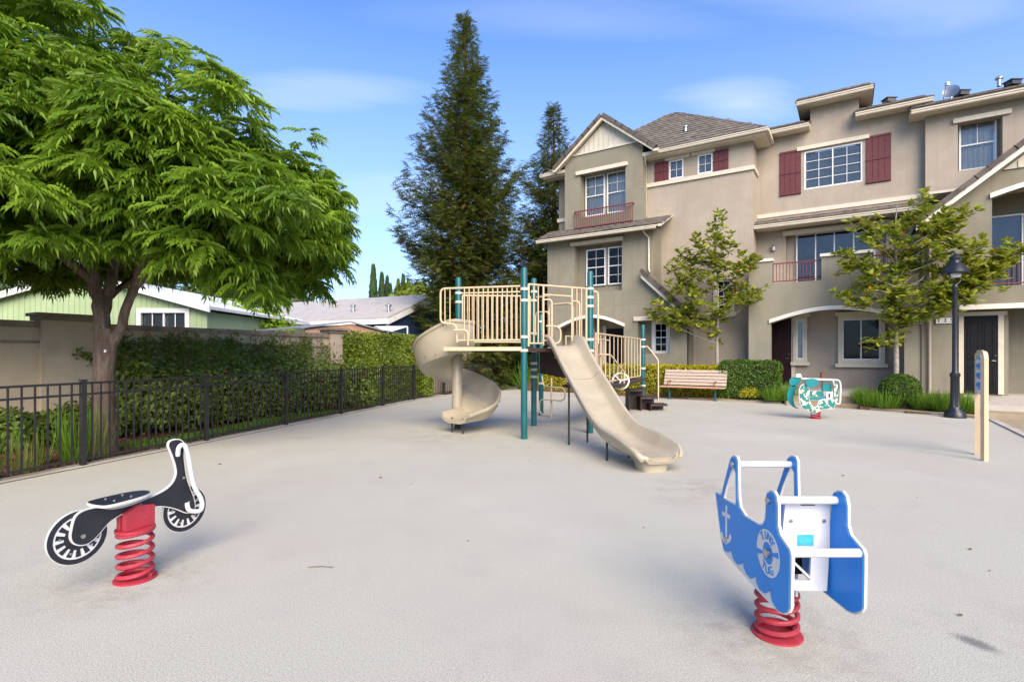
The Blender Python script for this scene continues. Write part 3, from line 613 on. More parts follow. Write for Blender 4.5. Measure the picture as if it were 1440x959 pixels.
# main hip roof
eu0, eu1, ew0 = -12.06, -2.70, 21.2; ap = (eu0+eu1)/2; dpt = (eu1-eu0)/2; zr = 9.90; zt = 13.38; sl = (zt-zr)/dpt
b = MB(FR); b.add([(eu0, ew0, zr), (eu1, ew0, zr), (eu1, ew0+2*dpt, zr), (eu0, ew0+2*dpt, zr), (ap, ew0+dpt, zt)], [(0, 1, 4), (1, 2, 4), (2, 3, 4), (3, 0, 4), (0, 3, 2, 1)])
roofA = b.build('roof', M['underlay'], hA)
tile_slope(roofA, eu0, eu1, ew0-0.04, zr, sl, dpt, test=lambda u, dw: eu0+dw-0.02 < u < eu1-dw+0.02 and u > -8.6 and not (dw < .5 and u < -6.9))
def cap_mesh(L=0.38, r=0.15):
    b = MB(); vs = []
    for y, k in ((0, 1.0), (L, 0.86)):
        for i in range(7): a = math.pi*i/6; vs.append((r*k*math.cos(a)*1.15, y, r*k*math.sin(a)*0.85-0.05))
    b.add(vs, [(i, i+1, 8+i, 7+i) for i in range(6)] + [tuple(range(6, -1, -1))]); me = bpy.data.meshes.new('cap_tile'); me.from_pydata(b.v, [], b.f); me.materials.append(M['tile_dark']); return me
CAP = cap_mesh()
def cap_line(parent, p0, p1, name='cap_tile'):
    p0, p1 = Vector(p0), Vector(p1); d = p1-p0; L = d.length; n = int(L/0.33); d.normalize(); side = d.cross(Vector((0, 0, 1)))
    if side.length < 1e-3: side = UX
    for i in range(n): put_tile(parent, p0+d*(i*0.33), side, d, CAP, name)
cap_line(roofA, VW(eu1, ew0, zr+0.0), VW(ap, ew0+dpt, zt+0.02)); cap_line(roofA, VW(eu0, ew0, zr+0.0), VW(ap, ew0+dpt, zt+0.02))
gutter(hA, Q(905, 225, 21.2)[0], eu1+0.1, ew0, zr-0.14)
gutter(hA, eu0-0.1, eu0+1.2, ew0, zr-0.14)
fbox('fascia', eu1+0.0, eu1+0.11, ew0+0.001, ew0+8.5, zr-0.14, zr-0.015, M['trim_cream'], hA)
soffit(hA, eu0, eu1, ew0+0.001, 21.699, zr-0.19)
fbox('soffit', uE+.001, eu1, 21.70, 30.0, zr-0.19, zr-0.15, M['trim_cream'], hA)
# gabled bay on the third floor
B0, B1 = Q(796, 300, 21.2)[0], Q(905, 300, 21.2)[0]
bz = 10.43; zg = 11.55
w3 = Q(817.5, 247.5, 21.2); w3b = Q(881, 300, 21.2)
zb3 = 7.62
facade('wall', rect(B0, B1, 6.85, bz), 21.08, 0.25, M['stucco_grey'], hA, [rect(w3[0], w3b[0], zb3, w3[1])])
fbox('side_wall', B1-0.25, B1, 21.331, 21.9, 6.85, bz, M['stucco_grey'], hA); fbox('side_wall', B0, B0+0.25, 21.331, 21.899, 6.85, bz, M['stucco_grey'], hA)
b = MB(FR); a0, a1, b0, b1, wd = w3[0], w3b[0], zb3, w3[1], 21.55
b.box(a0-.12, a0, 21.331, wd, b0-.1, b1+.1); b.box(a1, a1+.12, 21.331, wd, b0-.1, b1+.1); b.box(a0-.12, a1+.12, 21.331, wd, b1, b1+.12); b.box(a0-.12, a1+.12, 21.331, wd, b0-.12, b0); b.build('reveal', M['stucco_grey'], hA)
lintel(hA, Q(812.5, 248, 21.2)[0], Q(884.5, 236, 21.2)[0], w3[1]-0.01, w3[1]+0.15, 21.08)
a = Q(825, 251, 21.6); c = Q(852, 299, 21.6); window(hA, a[0], c[0], c[1]-0.1, a[1], 21.51, 1, 2, 2, back='curtain', lower_grid=False)
a2 = Q(855, 251, 21.6); facade('recess_wall', rect(w3[0]-0.2, w3b[0]+0.2, zb3-.2, w3[1]+.2), 21.55, .1, M['stucco_grey'], hA, [rect(a[0]+.02, c[0]-.02, c[1]-.08, a[1]-.02), rect(a2[0]+.02, min(a2[0]+c[0]-a[0], w3b[0]-.01)-.02, c[1]-.08, a[1]-.02)]); window(hA, a2[0], min(a2[0]+c[0]-a[0], w3b[0]-.01), c[1]-0.1, a[1], 21.51, 1, 2, 2, back='curtain')
gp = (-8.96, 11.72); gl, gr = gp[0]-2.24, gp[0]+2.24; ge = 9.93; gs = (gp[1]-ge)/2.24
def gz(u): return gp[1]-abs(u-gp[0])*gs
yb = bz
xs = [gp[0]-(gp[1]-0.12-yb)/gs, gp[0]+(gp[1]-0.12-yb)/gs]
facade('gable_panel', [(xs[0], yb), (xs[1], yb), (gp[0], gp[1]-0.12)], 21.09, 0.2, M['siding_cream'], hA)
n = 13
for i in range(n):
    u = xs[0]+(xs[1]-xs[0])*(i+0.5)/n; top = gz(u)-0.2
    if top > yb+0.06: fbox('batten', u-0.02, u+0.02, 21.06, 21.089, yb+0.04, top, M['siding_cream'], hA)
fbox('gable_trim', B0+0.0, B1, 21.03, 21.079, yb-0.05, yb+0.03, M['siding_cream'], hA)
b = MB(FR)
for sg in (-1, 1):                                                       # barge boards and the roof slab of the gable
    e = gp[0]+sg*2.24
    b.prism([(gp[0], gp[1]-0.16), (gp[0], gp[1]), (e, ge), (e, ge-0.16)], lambda a, c, d: (a, d, c), 20.80, 20.86)
b.build('barge_board', M['trim_cream'], hA)
b = MB(FR)
for sg in (-1, 1):
    e = gp[0]+sg*2.24
    b.prism([(gp[0], gp[1]+0.002), (gp[0], gp[1]+0.05), (e, ge+0.05), (e, ge+0.002)], lambda a, c, d: (a, d, c), 20.79, 25.0)
roofG = b.build('roof', M['tile_dark'], hA)
b = MB(FR)
for sg in (-1, 1):
    e = gp[0]+sg*2.20
    b.prism([(gp[0], gp[1]-0.07), (gp[0], gp[1]-0.03), (e, ge-0.03), (e, ge-0.07)], lambda a, c, d: (a, d, c), 20.861, 21.08)
b.build('soffit', M['trim_cream'], hA)
RAKE = None
def rake_mesh():
    b = MB(); b.box(-0.02, 0.15, 0, 0.40, -0.10, 0.045); b.box(-0.02, 0.17, 0.0, 0.03, -0.11, 0.055); me = bpy.data.meshes.new('rake_tile'); me.from_pydata(b.v, [], b.f); me.materials.append(M['tile_dark']); return me
RAKE = rake_mesh()
# rake tiles need the same up side on both slopes
def rake(parent, u_e, z_e, u_p, z_p, w):
    d = (VW(u_p, w, z_p)-VW(u_e, w, z_e)); L = d.length; d.normalize(); n = max(1, int(round(L/0.37)))
    up = Vector((0, 0, 1)); za = (up - d*up.dot(d)).normalized(); xa = d.cross(za)                # xa along +-w
    for i in range(n):
        o = bpy.data.objects.new('rake_tile', RAKE); COL.objects.link(o); o.parent = parent
        fl = 1 if xa.dot(VX) > 0 else -1
        m = Matrix((xa*fl, d, za)).transposed().to_4x4()
        if fl < 0: m = m  # mirrored frame keeps the overhang towards the front
        o.matrix_local = Matrix.Translation(VW(u_e, w, z_e)+d*(L*i/n)+za*0.06-wl(parent)) @ m @ Matrix.Rotation(random.uniform(-.02, .02), 4, 'X')
rake(roofG, gl-0.05, ge-0.02, gp[0]-0.05, gp[1]+0.01, 20.76); rake(roofG, gr+0.05, ge-0.02, gp[0]+0.05, gp[1]+0.01, 20.76)
gb = MB(FR); P = [(0, 0), (0.11, 0), (0.13, 0.03), (0.155, 0.125), (0.10, 0.09), (0, 0.125)]
gb.prism(P, lambda a, c, d: (gr+0.0+a, d, ge-0.16+c), 20.80, 21.6); gb.prism(P, lambda a, c, d: (gl-a, d, ge-0.16+c), 20.80, 21.6); gb.build('gutter', M['trim_cream'], hA)
# skirt roof between second and third floor
sk0, sk1 = Q(757, 340, 20.15)[0], Q(931, 318, 20.15)[0]
b = MB(FR); b.add([(sk0, 20.15, 6.66), (sk1-0.15, 20.15, 6.66), (sk1-0.15, 21.698, 7.36), (sk0, 21.698, 7.36), (sk0, 20.15, 6.60), (sk1-.15, 20.15, 6.60), (sk1-.15, 21.698, 7.30), (sk0, 21.698, 7.30)], [(0,1,2,3),(4,7,6,5),(0,4,5,1),(1,5,6,2),(0,3,7,4)])
skA = b.build('roof', M['trim_cream'], hA)
tile_slope(skA, sk0, sk1, 20.12, 6.67, 0.455, 1.1, pitch=0.325)
gutter(hA, sk0-0.05, sk1-0.25, 20.15, 6.50)
b = MB(FR); b.prism([(20.10, 6.56), (20.10, 6.65), (21.69, 7.37), (21.69, 7.27)], lambda a, c, d: (d, a, c), sk1-0.15, sk1-0.02); b.build('barge_board', M['trim_cream'], hA)
r3 = Q(807.5, 300, 20.95); r3b = Q(890, 285, 20.95)
rl = railing(hA, r3[0], r3b[0], Q(848, 316, 20.9)[1], Q(848, 291, 20.9)[1], 20.95)
fbox('railing_return', r3[0]-.02, r3[0]+.02, 20.97, 21.079, Q(848, 291, 20.9)[1]-0.04, Q(848, 291, 20.9)[1], M['rail_red'], hA); fbox('railing_return', r3b[0]-.02, r3b[0]+.02, 20.976, 21.079, Q(848, 291, 20.9)[1]-0.04, Q(848, 291, 20.9)[1], M['rail_red'], hA)
# lean-to slope over the grey ground-floor wing
b = MB(FR); du = s_b[0]-s_a[0]; dz = s_b[1]-s_a[1]
b.prism([(s_a[0]-0.05, s_a[1]+0.02), (s_b[0]+0.12, s_b[1]-0.09), (s_b[0]+0.12, s_b[1]-0.25), (s_a[0]-0.05, s_a[1]-0.16)], lambda a, c, d: (a, d, c), 20.42, 20.48); b.build('barge_board', M['trim_cream'], hA)
b = MB(FR); b.prism([(s_a[0]-0.05, s_a[1]+0.03), (s_a[0]-0.05, s_a[1]+0.10), (s_b[0]+0.15, s_b[1]-0.02), (s_b[0]+0.15, s_b[1]-0.09)], lambda a, c, d: (a, d, c), 20.40, 21.699)
lean = b.build('roof', M['tile'], hA)
rake(lean, s_b[0]+0.15, s_b[1]-0.03, s_a[0]-0.05, s_a[1]+0.10, 20.36)
d1 = Q(912, 323, 20.6)[0]
downspout(hA, [(d1-0.12, 20.3, 6.52), (d1-0.10, 20.45, 6.42), (d1, 20.62, 6.3), (d1, 20.63, Q(912, 378, 20.62)[1]), (d1+0.05, 20.6, Q(912, 383, 20.6)[1])])
d2 = Q(908, 262, 21.6)[0]
downspout(hA, [(d2+0.12, 21.1, 9.78), (d2+0.10, 21.2, 9.65), (d2+0.02, 21.58, 9.45), (d2+0.02, 21.6, 7.4)])
MB().tube([FR(s_b[0]+0.03, 20.74, s_b[1]-0.3), FR(s_b[0]+0.03, 20.74, GZ)], 0.022, 8).build('drain_pipe', M['support_dark'], hA, True)
def roof_vent(parent, p, kind=0):
    b = MB()
    if kind == 0: b.lathe([(0.06, 0), (0.06, 0.22), (0.11, 0.24), (0.11, 0.28), (0.07, 0.32), (0.02, 0.34)], p, 12)
    else:
        x, y, z = p; b.box(x-.15, x+.15, y-.15, y+.15, z, z+.13); b.box(x-.19, x+.19, y-.18, y+.18, z+.131, z+.16)
    return b.build('roof_vent', M['steel'] if kind == 0 else M['lamp_black'], parent, kind == 0)
roof_vent(roofA, VW(-5.95, 22.6, zr+1.4*sl), 0)

# ------------------------------------------------ house B: shutters, sliding door balcony, arched porch
hB = thing('townhouse', FR(-0.7, 20.7, 0.4), 'beige townhouse with tall dark red shutters above a walled balcony and arched porch', 'townhouse', 'townhouses beside the playground')
W3 = 22.7; uM = 1.77
u_t0, u_t1 = Q(1139.5, 160, W3)[0], Q(1208, 140, W3)[0]
zlow = 10.02; ztow = 10.87
wc = Q(1131, 214, W3); wd = Q(1213, 257.5, W3)
wb0, wb1, wbz0, wbz1 = wc[0], wd[0], Q(1131, 267.3, W3)[1], wc[1]
sl0 = Q(1105, 323, W3); sl1 = Q(1246, 323, W3)
facade('wall', [(uE+.001, 4.0), (uM+0.25, 4.0), (uM+0.25, zlow+0.12), (u_t1, zlow+0.12), (u_t1, ztow+0.06), (u_t0, ztow+0.06), (u_t0, zlow+0.12), (uE+.001, zlow+0.12)], W3, 0.25, M['stucco_beige'], hB,
       [rect(wb0, wb1, wbz0, wbz1), rect(sl0[0], sl1[0], 4.06, 6.30)])
window(hB, wb0+.002, wb1-.002, wbz0+.002, wbz1-.002, W3+0.05, 2, 2, 4, hung=False, back='blind')
la = Q(1121, 206, W3)[0]; lb = Q(1222.5, 188, W3)[0]; lintel(hB, la, lb, wbz1+0.05, wbz1+0.19, W3, 0.09)
for (x0, x1) in ((1096.5, 1126.5), (1218, 1253)):
    a = Q(x0, 240, W3)[0]; c = Q(x1, 240, W3)[0]; shutter(hB, a, c, wbz0-0.13, wbz1+0.13, W3, 4)
# roofs
def eave(parent, u0, u1, w_wall, z, ov=0.45, slope=0.40, run=3.5, endL=True, endR=True):
    w0 = w_wall-ov
    b = MB(FR); b.add([(u0, w0, z+0.10), (u1, w0, z+0.10), (u1, w0+run, z+0.10+run*slope), (u0, w0+run, z+0.10+run*slope), (u0, w0, z), (u1, w0, z), (u1, w0+run, z), (u0, w0+run, z)], [(0,1,2,3),(4,7,6,5),(0,4,5,1),(1,5,6,2),(3,2,6,7),(0,3,7,4)])
    r = b.build('roof', M['trim_cream'], parent)
    t = MB(FR); t.add([(u0-0.04, w0-0.08, z+0.11), (u1+0.04, w0-0.08, z+0.11), (u1+0.04, w0+run, z+0.14+run*slope), (u0-0.04, w0+run, z+0.14+run*slope), (u0-0.04, w0-0.08, z+0.17), (u1+0.04, w0-0.08, z+0.17), (u1+0.04, w0+run, z+0.20+run*slope), (u0-.04, w0+run, z+0.20+run*slope)], [(0,3,2,1),(4,5,6,7),(0,1,5,4),(1,2,6,5),(2,3,7,6),(3,0,4,7)])
    t.build('roof_tiles', M['tile_dark'], r)
    tm = [put_tile(r, VW(u0+0.16+0.325*i, w0-0.10, z+0.165), UX, (VX+Vector((0, 0, slope))).normalized()) for i in range(int((u1-u0)/0.325))]
    gutter(parent, u0, u1, w0, z-0.03); return r
rB1 = eave(hB, uE-0.3, u_t0-0.002, W3, zlow)
rB2 = eave(hB, u_t0-0.42, u_t1+0.42, W3, ztow, 0.45, 0.12, 2.5)
cx0, cx1 = Q(1203, 163, 22.25)[0], Q(1312, 141, 22.25)[0]
rB3 = eave(hB, cx0, cx1, W3, zlow)
b = MB(FR); b.box(u_t0, u_t0+.2, W3+.26, W3+2.4, zlow+.1, ztow+0.04); b.box(u_t1-.2, u_t1, W3+.26, W3+2.4, zlow+.1, ztow+0.04); b.box(u_t0+.21, u_t1-.21, W3+2.2, W3+2.4, zlow+.1, ztow+.04); b.build('side_wall', M['stucco_beige'], hB)
roof_vent(rB3, VW(Q(1250, 140, 23.6)[0], 23.5, zlow+0.72), 1)
fbox('side_wall', uM, uM+0.24, W3+0.251, 30.5, GZ, zlow, M['stucco_beige'], hB); fbox('back_wall', uE+.01, uM-.01, 30.2, 30.45, GZ, zlow, M['stucco_beige'], hB)
# pent roof above the balcony
pe0, pe1 = uE+0.01, Q(1322, 300, 21.9)[0]
b = MB(FR); b.add([(pe0, 21.9, 6.50), (pe1, 21.9, 6.50), (pe1, W3-.001, 6.86), (pe0, W3-.001, 6.86), (pe0, 21.9, 6.42), (pe1, 21.9, 6.42), (pe1, W3-.001, 6.42), (pe0, W3-.001, 6.42)], [(0,1,2,3),(4,7,6,5),(0,4,5,1),(1,5,6,2),(0,3,7,4)])
pB = b.build('roof', M['trim_cream'], hB)
tile_slope(pB, pe0, pe1, 21.86, 6.51, 0.45, 0.62)
gutter(hB, pe0, pe1, 21.9, 6.37)
fbox('trim_band', pe0, pe1, W3-0.05, W3-0.002, 6.95, 7.10, M['trim_cream'], hB)
lintel(hB, Q(1101, 330, W3)[0], Q(1251, 320, W3)[0], 6.16, 6.33, W3, 0.12)
# recess with sliding door
rw = 23.05
dd0, dd1 = Q(1119.5, 330, rw-.05)[0], Q(1231, 330, rw-.05)[0]
facade('recess_wall', rect(sl0[0]-0.2, sl1[0]+0.2, 4.0, 6.5), rw, .1, M['stucco_beige'], hB, [rect(dd0+.02, dd1-.02, 4.10, Q(1120, 330, rw-.05)[1]-.02)])
b = MB(FR); b.box(sl0[0]-.12, sl0[0], W3+.251, rw-.001, 4.0, 6.4); b.box(sl1[0], sl1[0]+.12, W3+.251, rw-.001, 4.0, 6.4); b.box(sl0[0]-.12, sl1[0]+.12, W3+.251, rw-.001, 6.30, 6.42); b.build('reveal', M['stucco_beige'], hB)
dd0, dd1 = Q(1119.5, 330, rw-.05)[0], Q(1231, 330, rw-.05)[0]
window(hB, dd0, dd1, 4.08, Q(1120, 330, rw-.05)[1], rw-0.06, 4, 1, 1, hung=False, back='blind_dark', glass='glass', name='sliding_door')
def sconce(parent, px, py, w, m='steel'):
    u, z = Q(px, py, w); b = MB(FR); b.box(u-.05, u+.05, w-.02, w-.001, z-.09, z+.09); b.lathe([(0.05, -0.10), (0.075, -0.08), (0.075, 0.06), (0.04, 0.11), (0.015, 0.13)], (u, w-0.10, z), 10); b.build('wall_light', M['steel'], parent)
sconce(hB, 1088, 350, W3)
fbox('balcony_floor', uE+.02, uM, 20.95, W3+0.35, 3.62, 4.02, M['concrete'], hB)
# front block with arch
bl = uE; cap = 4.93
q1, q2, q3, q4 = [Q(p, 380, 20.7)[0] for p in (1086, 1155, 1226, 1271)]
par = 4.14
arB0, arB1 = -2.47, 1.34
arch = [(arB0, GZ+.01), (arB1, GZ+.01)] + [(arB1-(arB1-arB0)*k/18, 2.72+0.40*math.sin(math.pi*k/18)) for k in range(19)]
facade('wall', [(bl, GZ), (uM, GZ), (uM, cap), (q4, cap), (q4, par), (q3, par), (q3, cap), (q2, cap), (q2, par), (q1, par), (q1, cap), (bl, cap)], 20.7, 0.25, M['stucco_taupe'], hB, [arch])
arch_trim(hB, arB0, arB1, 2.73, 0.40, 20.7, 0.13)
for (x0, x1) in ((bl-.04, q1+.04), (q2-.04, q3+.04), (q4-.04, uM+0.04)): fbox('parapet_cap', x0, x1, 20.64, 21.01, cap+.001, cap+0.10, M['trim_white'], hB, 0.015)
railing(hB, q1+.005, q2-.005, 4.19, 4.86, 20.82); railing(hB, q3+.005, q4-.005, 4.19, 4.86, 20.82)
fbox('side_wall', bl, bl+.25, 20.951, 21.69, GZ, cap, M['stucco_taupe'], hB); fbox('side_wall', uM-.25, uM-.002, 20.951, 22.69, GZ, 3.6, M['stucco_taupe'], hB)
pa1, pc1, pa2, pc2 = Q(1120, 450, 22.15), Q(1131, 505, 22.15), Q(1184, 449, 22.15), Q(1238.5, 506.5, 22.15)
facade('porch_wall', rect(-3.19, uM-.01, GZ, 3.6), 22.2, .2, M['stucco_beige'], hB, [rect(pa1[0]+.02, pc1[0]-.02, pc1[1]+.02, pa1[1]-.02), rect(pa2[0]+.02, pc2[0]-.02, pc2[1]+.02, pa2[1]-.02)])
fbox('porch_ceiling', bl+.26, uM-.26, 20.951, 22.199, 3.2, 3.3, M['trim_cream'], hB)
wp = 22.2
def panel_door(parent, u0, u1, z0, z1, w, m, rows=(0.08, 0.36, 0.44, 0.94)):
    d = fbox('door', u0, u1, w-0.05, w-0.002, z0, z1, M[m], parent)
    for (a0, a1) in ((0.12, 0.46), (0.54, 0.88)):
        for k in range(0, len(rows), 2):
            x0, x1 = u0+(u1-u0)*a0, u0+(u1-u0)*a1; y0, y1 = z0+(z1-z0)*rows[k], z0+(z1-z0)*rows[k+1]
            b = MB(FR); b.prism(rect(x0, x1, y0, y1), lambda a, c, d_: (a, d_, c), w-0.062, w-0.051, [rect(x0+.03, x1-.03, y0+.03, y1-.03)]); b.box(x0+.06, x1-.06, w-.060, w-.051, y0+.06, y1-.06); b.build('door_panel', M[m], d)
    MB(FR).tube([(u0+(u1-u0)*.92, w-.05, z0+1.0), (u0+(u1-u0)*.92, w-.11, z0+1.0), (u0+(u1-u0)*.80, w-.11, z0+1.0)], 0.012, 6).build('door_handle', M['steel'], d)
    MB(FR).lathe([(0.03, 0), (0.03, 0.012)], (u0+(u1-u0)*.92, w-.06, z0+1.15), 10).build('door_lock', M['steel'], d)
    return d
rd1 = Q(1113, 480, wp)[0]
panel_door(hB, rd1-0.98, rd1, 0.47, Q(1105, 448, wp)[1], wp, 'door_red')
fbox('door_casing', rd1+.002, rd1+0.12, wp-0.06, wp-.002, 0.46, Q(1105, 448, wp)[1]+0.1, M['trim_cream'], hB)
a = Q(1120, 450, wp-.05); c = Q(1131, 505, wp-.05); window(hB, a[0], c[0], c[1], a[1], wp-0.07, 1, 1, 1, hung=False, back='blind', trim=0.10, name='side_window')
a = Q(1184, 449, wp-.05); c = Q(1238.5, 506.5, wp-.05); window(hB, a[0], c[0], c[1], a[1], wp-0.07, 2, 1, 1, hung=False, back='blind_dark', glass='glass_dark', trim=0.12)
# address numbers
def number_plate(parent, txt, px, py, w, size=0.15):
    u, z = Q(px, py, w)
    pl = fbox('number_plate', u-0.24, u+0.24, w-0.03, w-.002, z-0.10, z+0.10, M['rust'] if False else M['door_black'], parent)
    for i, ch in enumerate(txt):
        fbox('number_tile', u-0.225+0.152*i, u-0.225+0.152*i+0.146, w-0.045, w-0.0305, z-0.085, z+0.085, M['board_white'], pl)
        me = text_mesh(ch, 0.17, 0.004); me.transform(Matrix.Rotation(R(90), 4, 'X')); me.transform(Matrix.Rotation(R(-33), 4, 'Z')); me.materials.append(M['door_black'])
        link_mesh('digit', me, pl, FR(u-0.225+0.152*i+0.073, w-0.049, z))
number_plate(hB, '131', 1292, 452, 20.7)

# ------------------------------------------------ house C: gabled balcony, black door
hC = thing('townhouse', FR(4.9, 20.7, 0.4), 'townhouse nearest the street lamp with black front door and steep tiled gable', 'townhouse', 'townhouses beside the playground')
WC = 22.4; zc = 9.60; uR = 9.5
a = Q(1347, 174, WC); c = Q(1410, 235, WC)
facade('wall', rect(uM+0.25, uR, 3.5, zc+0.12), WC, 0.25, M['stucco_beige'], hC, [rect(a[0], c[0], Q(1380, 236, WC)[1], a[1])])
fbox('side_wall', uM+.25, uM+.45, WC+.251, 30.5, GZ, zc, M['stucco_beige'], hC)
b = MB(FR); a0, a1, b0, b1 = a[0], c[0], Q(1380, 236, WC)[1], a[1]
b.box(a0-.12, a0, WC+.251, WC+.4, b0-.1, b1+.1); b.box(a1, a1+.12, WC+.251, WC+.4, b0-.1, b1+.1); b.box(a0-.12, a1+.12, WC+.251, WC+.4, b1, b1+.12); b.box(a0-.12, a1+.12, WC+.251, WC+.4, b0-.12, b0); b.build('reveal', M['stucco_beige'], hC)
wx0, wx1 = Q(1348.5, 200, WC+.33)[0], Q(1401.5, 200, WC+.33)[0]
facade('recess_wall', rect(a0-.2, a1+.2, b0-.2, b1+.2), WC+.4, .1, M['stucco_beige'], hC, [rect(wx0+.02, wx1-.02, b0+.07, Q(1349, 171, WC+.33)[1]-.02)])
window(hC, wx0, wx1, b0+0.05, Q(1349, 171, WC+.33)[1], WC+0.35, 1, 2, 1, back='curtain', lower_grid=False)
lintel(hC, Q(1340, 162, WC)[0], Q(1422, 146, WC)[0], b1+0.0, b1+0.15, WC, 0.09)
rC = eave(hC, Q(1281, 160, 21.95)[0], uR+.5, WC, zc)
def dish(p):
    p = Vector(p)
    t = thing('satellite_dish', p, 'grey satellite dish on a short mast on the roof above the gable', 'satellite dish')
    b = MB(); b.tube([p, p+Vector((0, 0, .45)), p+Vector((-.08, -.10, .52))], 0.025, 8); b.build('mast', M['steel'], t)
    d = Vector((-.80, -.55, .35)).normalized(); x = d.orthogonal().normalized(); y = d.cross(x); c0 = p+Vector((-.12, -.15, .52)); vs = []; fs = []
    for i in range(6):
        r = 0.26*i/5
        for k in range(16): an = k*math.pi/8; vs.append(tuple(c0+x*r*math.cos(an)+y*r*math.sin(an)*.85+d*(r*r*0.9)))
    for i in range(5):
        for k in range(16): fs.append((i*16+k, i*16+(k+1) % 16, (i+1)*16+(k+1) % 16, (i+1)*16+k))
    MB().add(vs, fs).build('reflector', M['steel'], t, True, fix=False)
    MB().tube([c0-y*.28, c0+d*.42-y*.05], 0.012, 6).build('feed_arm', M['steel'], t); e = c0+d*.44
    MB().box(e.x-.05, e.x+.05, e.y-.05, e.y+.05, e.z-.05, e.z+.05).build('receiver', M['board_grey'], t)
u_, z_ = Q(1338, 134, 22.9)
dish(VW(u_, 22.9, zc-0.16+0.4*1.0))
for (px, k) in ((1352, 1), (1405, 0), (1424, 1)):
    u_ = Q(px, 125, 23.3)[0]; roof_vent(rC, VW(u_, 23.3, zc+0.2+0.4*1.32+(0.12 if k == 0 else 0.05)), k)
# gable block
gcu = 5.0; gze = 5.60; gsl = 0.80; gzp = gze+gsl*(gcu-1.60)
o0, o1 = Q(1395, 300, 20.65)[0], 6.5
ah = [(o0, 3.62), (o1, 3.62)] + [(o1-(o1-o0)*k/16, 6.20+0.32*math.sin(math.pi*k/16)) for k in range(17)]
p0, p1 = Q(1347, 440, 20.65)[0], 6.6
facade('wall', [(uM+.001, GZ), (8.3, GZ), (8.3, gze+0.05), (gcu+0.1, gzp-0.25), (gcu-0.1, gzp-0.25), (uM+.001, gze+gsl*(uM-1.6)-0.14)], 20.65, 0.25, M['stucco_grey'], hC, [ah, rect(p0, p1, GZ+.01, 2.96)])
facade('arch_trim', [(o0-.05, 6.20), ] + [(o0-.05+(o1-o0+.1)*k/16, 6.20+0.32*math.sin(math.pi*k/16)) for k in range(17)][1:] + [(o0-.05+(o1-o0+.1)*k/16, 6.34+0.32*math.sin(math.pi*k/16)) for k in range(16, -1, -1)], 20.57, 0.079, M['trim_white'], hC)
fbox('porch_beam_trim', p0-0.05, p1+.3, 20.56, 20.649, 2.955, 3.10, M['trim_white'], hC, 0.015)
facade('gable_panel', [(gcu-1.35, 6.98), (gcu+1.35, 6.98), (gcu, 6.98+1.35*gsl)], 20.60, 0.049, M['siding_cream'], hC)
for i in range(12):
    u = gcu-1.25+2.5*i/11; t = 6.98+(1.35-abs(u-gcu))*gsl-.05
    if t > 7.05: fbox('batten', u-.02, u+.02, 20.575, 20.599, 7.0, t, M['siding_cream'], hC)
b = MB(FR)
for sg in (-1, 1):
    e = gcu+sg*(gcu-1.60); b.prism([(gcu, gzp-0.20), (gcu, gzp), (e, gze), (e, gze-0.20)], lambda a, c, d: (a, d, c), 20.25, 20.31)
b.build('barge_board', M['trim_white'], hC)
b = MB(FR)
for sg in (-1, 1):
    e = gcu+sg*(gcu-1.60); b.prism([(gcu, gzp+.002), (gcu, gzp+.06), (e, gze+.06), (e, gze+.002)], lambda a, c, d: (a, d, c), 20.24, WC-.001)
rG = b.build('roof', M['tile_dark'], hC)
b = MB(FR)
for sg in (-1, 1):
    e = gcu+sg*(gcu-1.62); b.prism([(gcu, gzp-.09), (gcu, gzp-.04), (e, gze-.04), (e, gze-.09)], lambda a, c, d: (a, d, c), 20.311, 20.649)
b.build('soffit', M['trim_cream'], hC)
rake(rG, 1.56, gze-0.02, gcu, gzp+0.02, 20.20); rake(rG, 2*gcu-1.56, gze-.02, gcu, gzp+.02, 20.20)
# balcony room behind the arch, porch below
fbox('balcony_floor', uM+.05, 8.2, 20.91, 22.2, 3.1, 3.6, M['concrete'], hC); fbox('side_wall', uM+.01, uM+.2, 20.901, 22.39, GZ, 5.7, M['stucco_grey'], hC)
x0 = Q(1396, 350, 22.1)[0]-0.3; facade('balcony_wall', rect(uM+.21, 8.2, 3.6, 6.9), 22.2, .15, M['stucco_grey'], hC, [rect(x0+.02, x0+2.88, 3.67, 5.93)]); fbox('balcony_ceiling', uM+.21, 8.2, 20.91, 22.199, 6.62, 6.7, M['trim_cream'], hC)
x0 = Q(1396, 350, 22.1)[0]-0.3; window(hC, x0, x0+2.9, 3.65, 5.95, 22.12, 3, 1, 1, hung=False, back='blind_dark', name='sliding_door')
railing(hC, o0+.005, o1-.005, 3.68, 4.62, 20.78, 0.12)
wq = 21.25
fbox('porch_wall', p0-.3, p0+1.24, wq, wq+.15, GZ, 3.0, M['stucco_grey'], hC); fbox('porch_wall', p0+1.24, 8.2, 22.2, 22.35, GZ, 3.05, M['stucco_grey'], hC); fbox('side_wall', p0+1.10, p0+1.239, wq+.151, 22.199, GZ, 3.05, M['stucco_grey'], hC)
fbox('porch_ceiling', uM+.21, 8.2, 20.905, 22.199, 3.0, 3.08, M['trim_cream'], hC) if False else None
k0, k1 = Q(1355, 500, wq)[0], Q(1403, 500, wq)[0]; kz = Q(1380, 444.5, wq)[1]
panel_door(hC, k0, k1, 0.43, kz, wq, 'door_black')
fbox('door_casing', k0-.12, k0-.002, wq-.06, wq-.002, 0.42, kz+.01, M['trim_cream'], hC); fbox('door_casing', k1+.002, k1+.13, wq-.06, wq-.002, .42, kz+.01, M['trim_cream'], hC); fbox('door_casing', k0-.15, k1+.2, wq-.09, wq-.002, kz+.012, kz+.13, M['trim_cream'], hC)
number_plate(hC, '135', 1329, 451, 20.65)
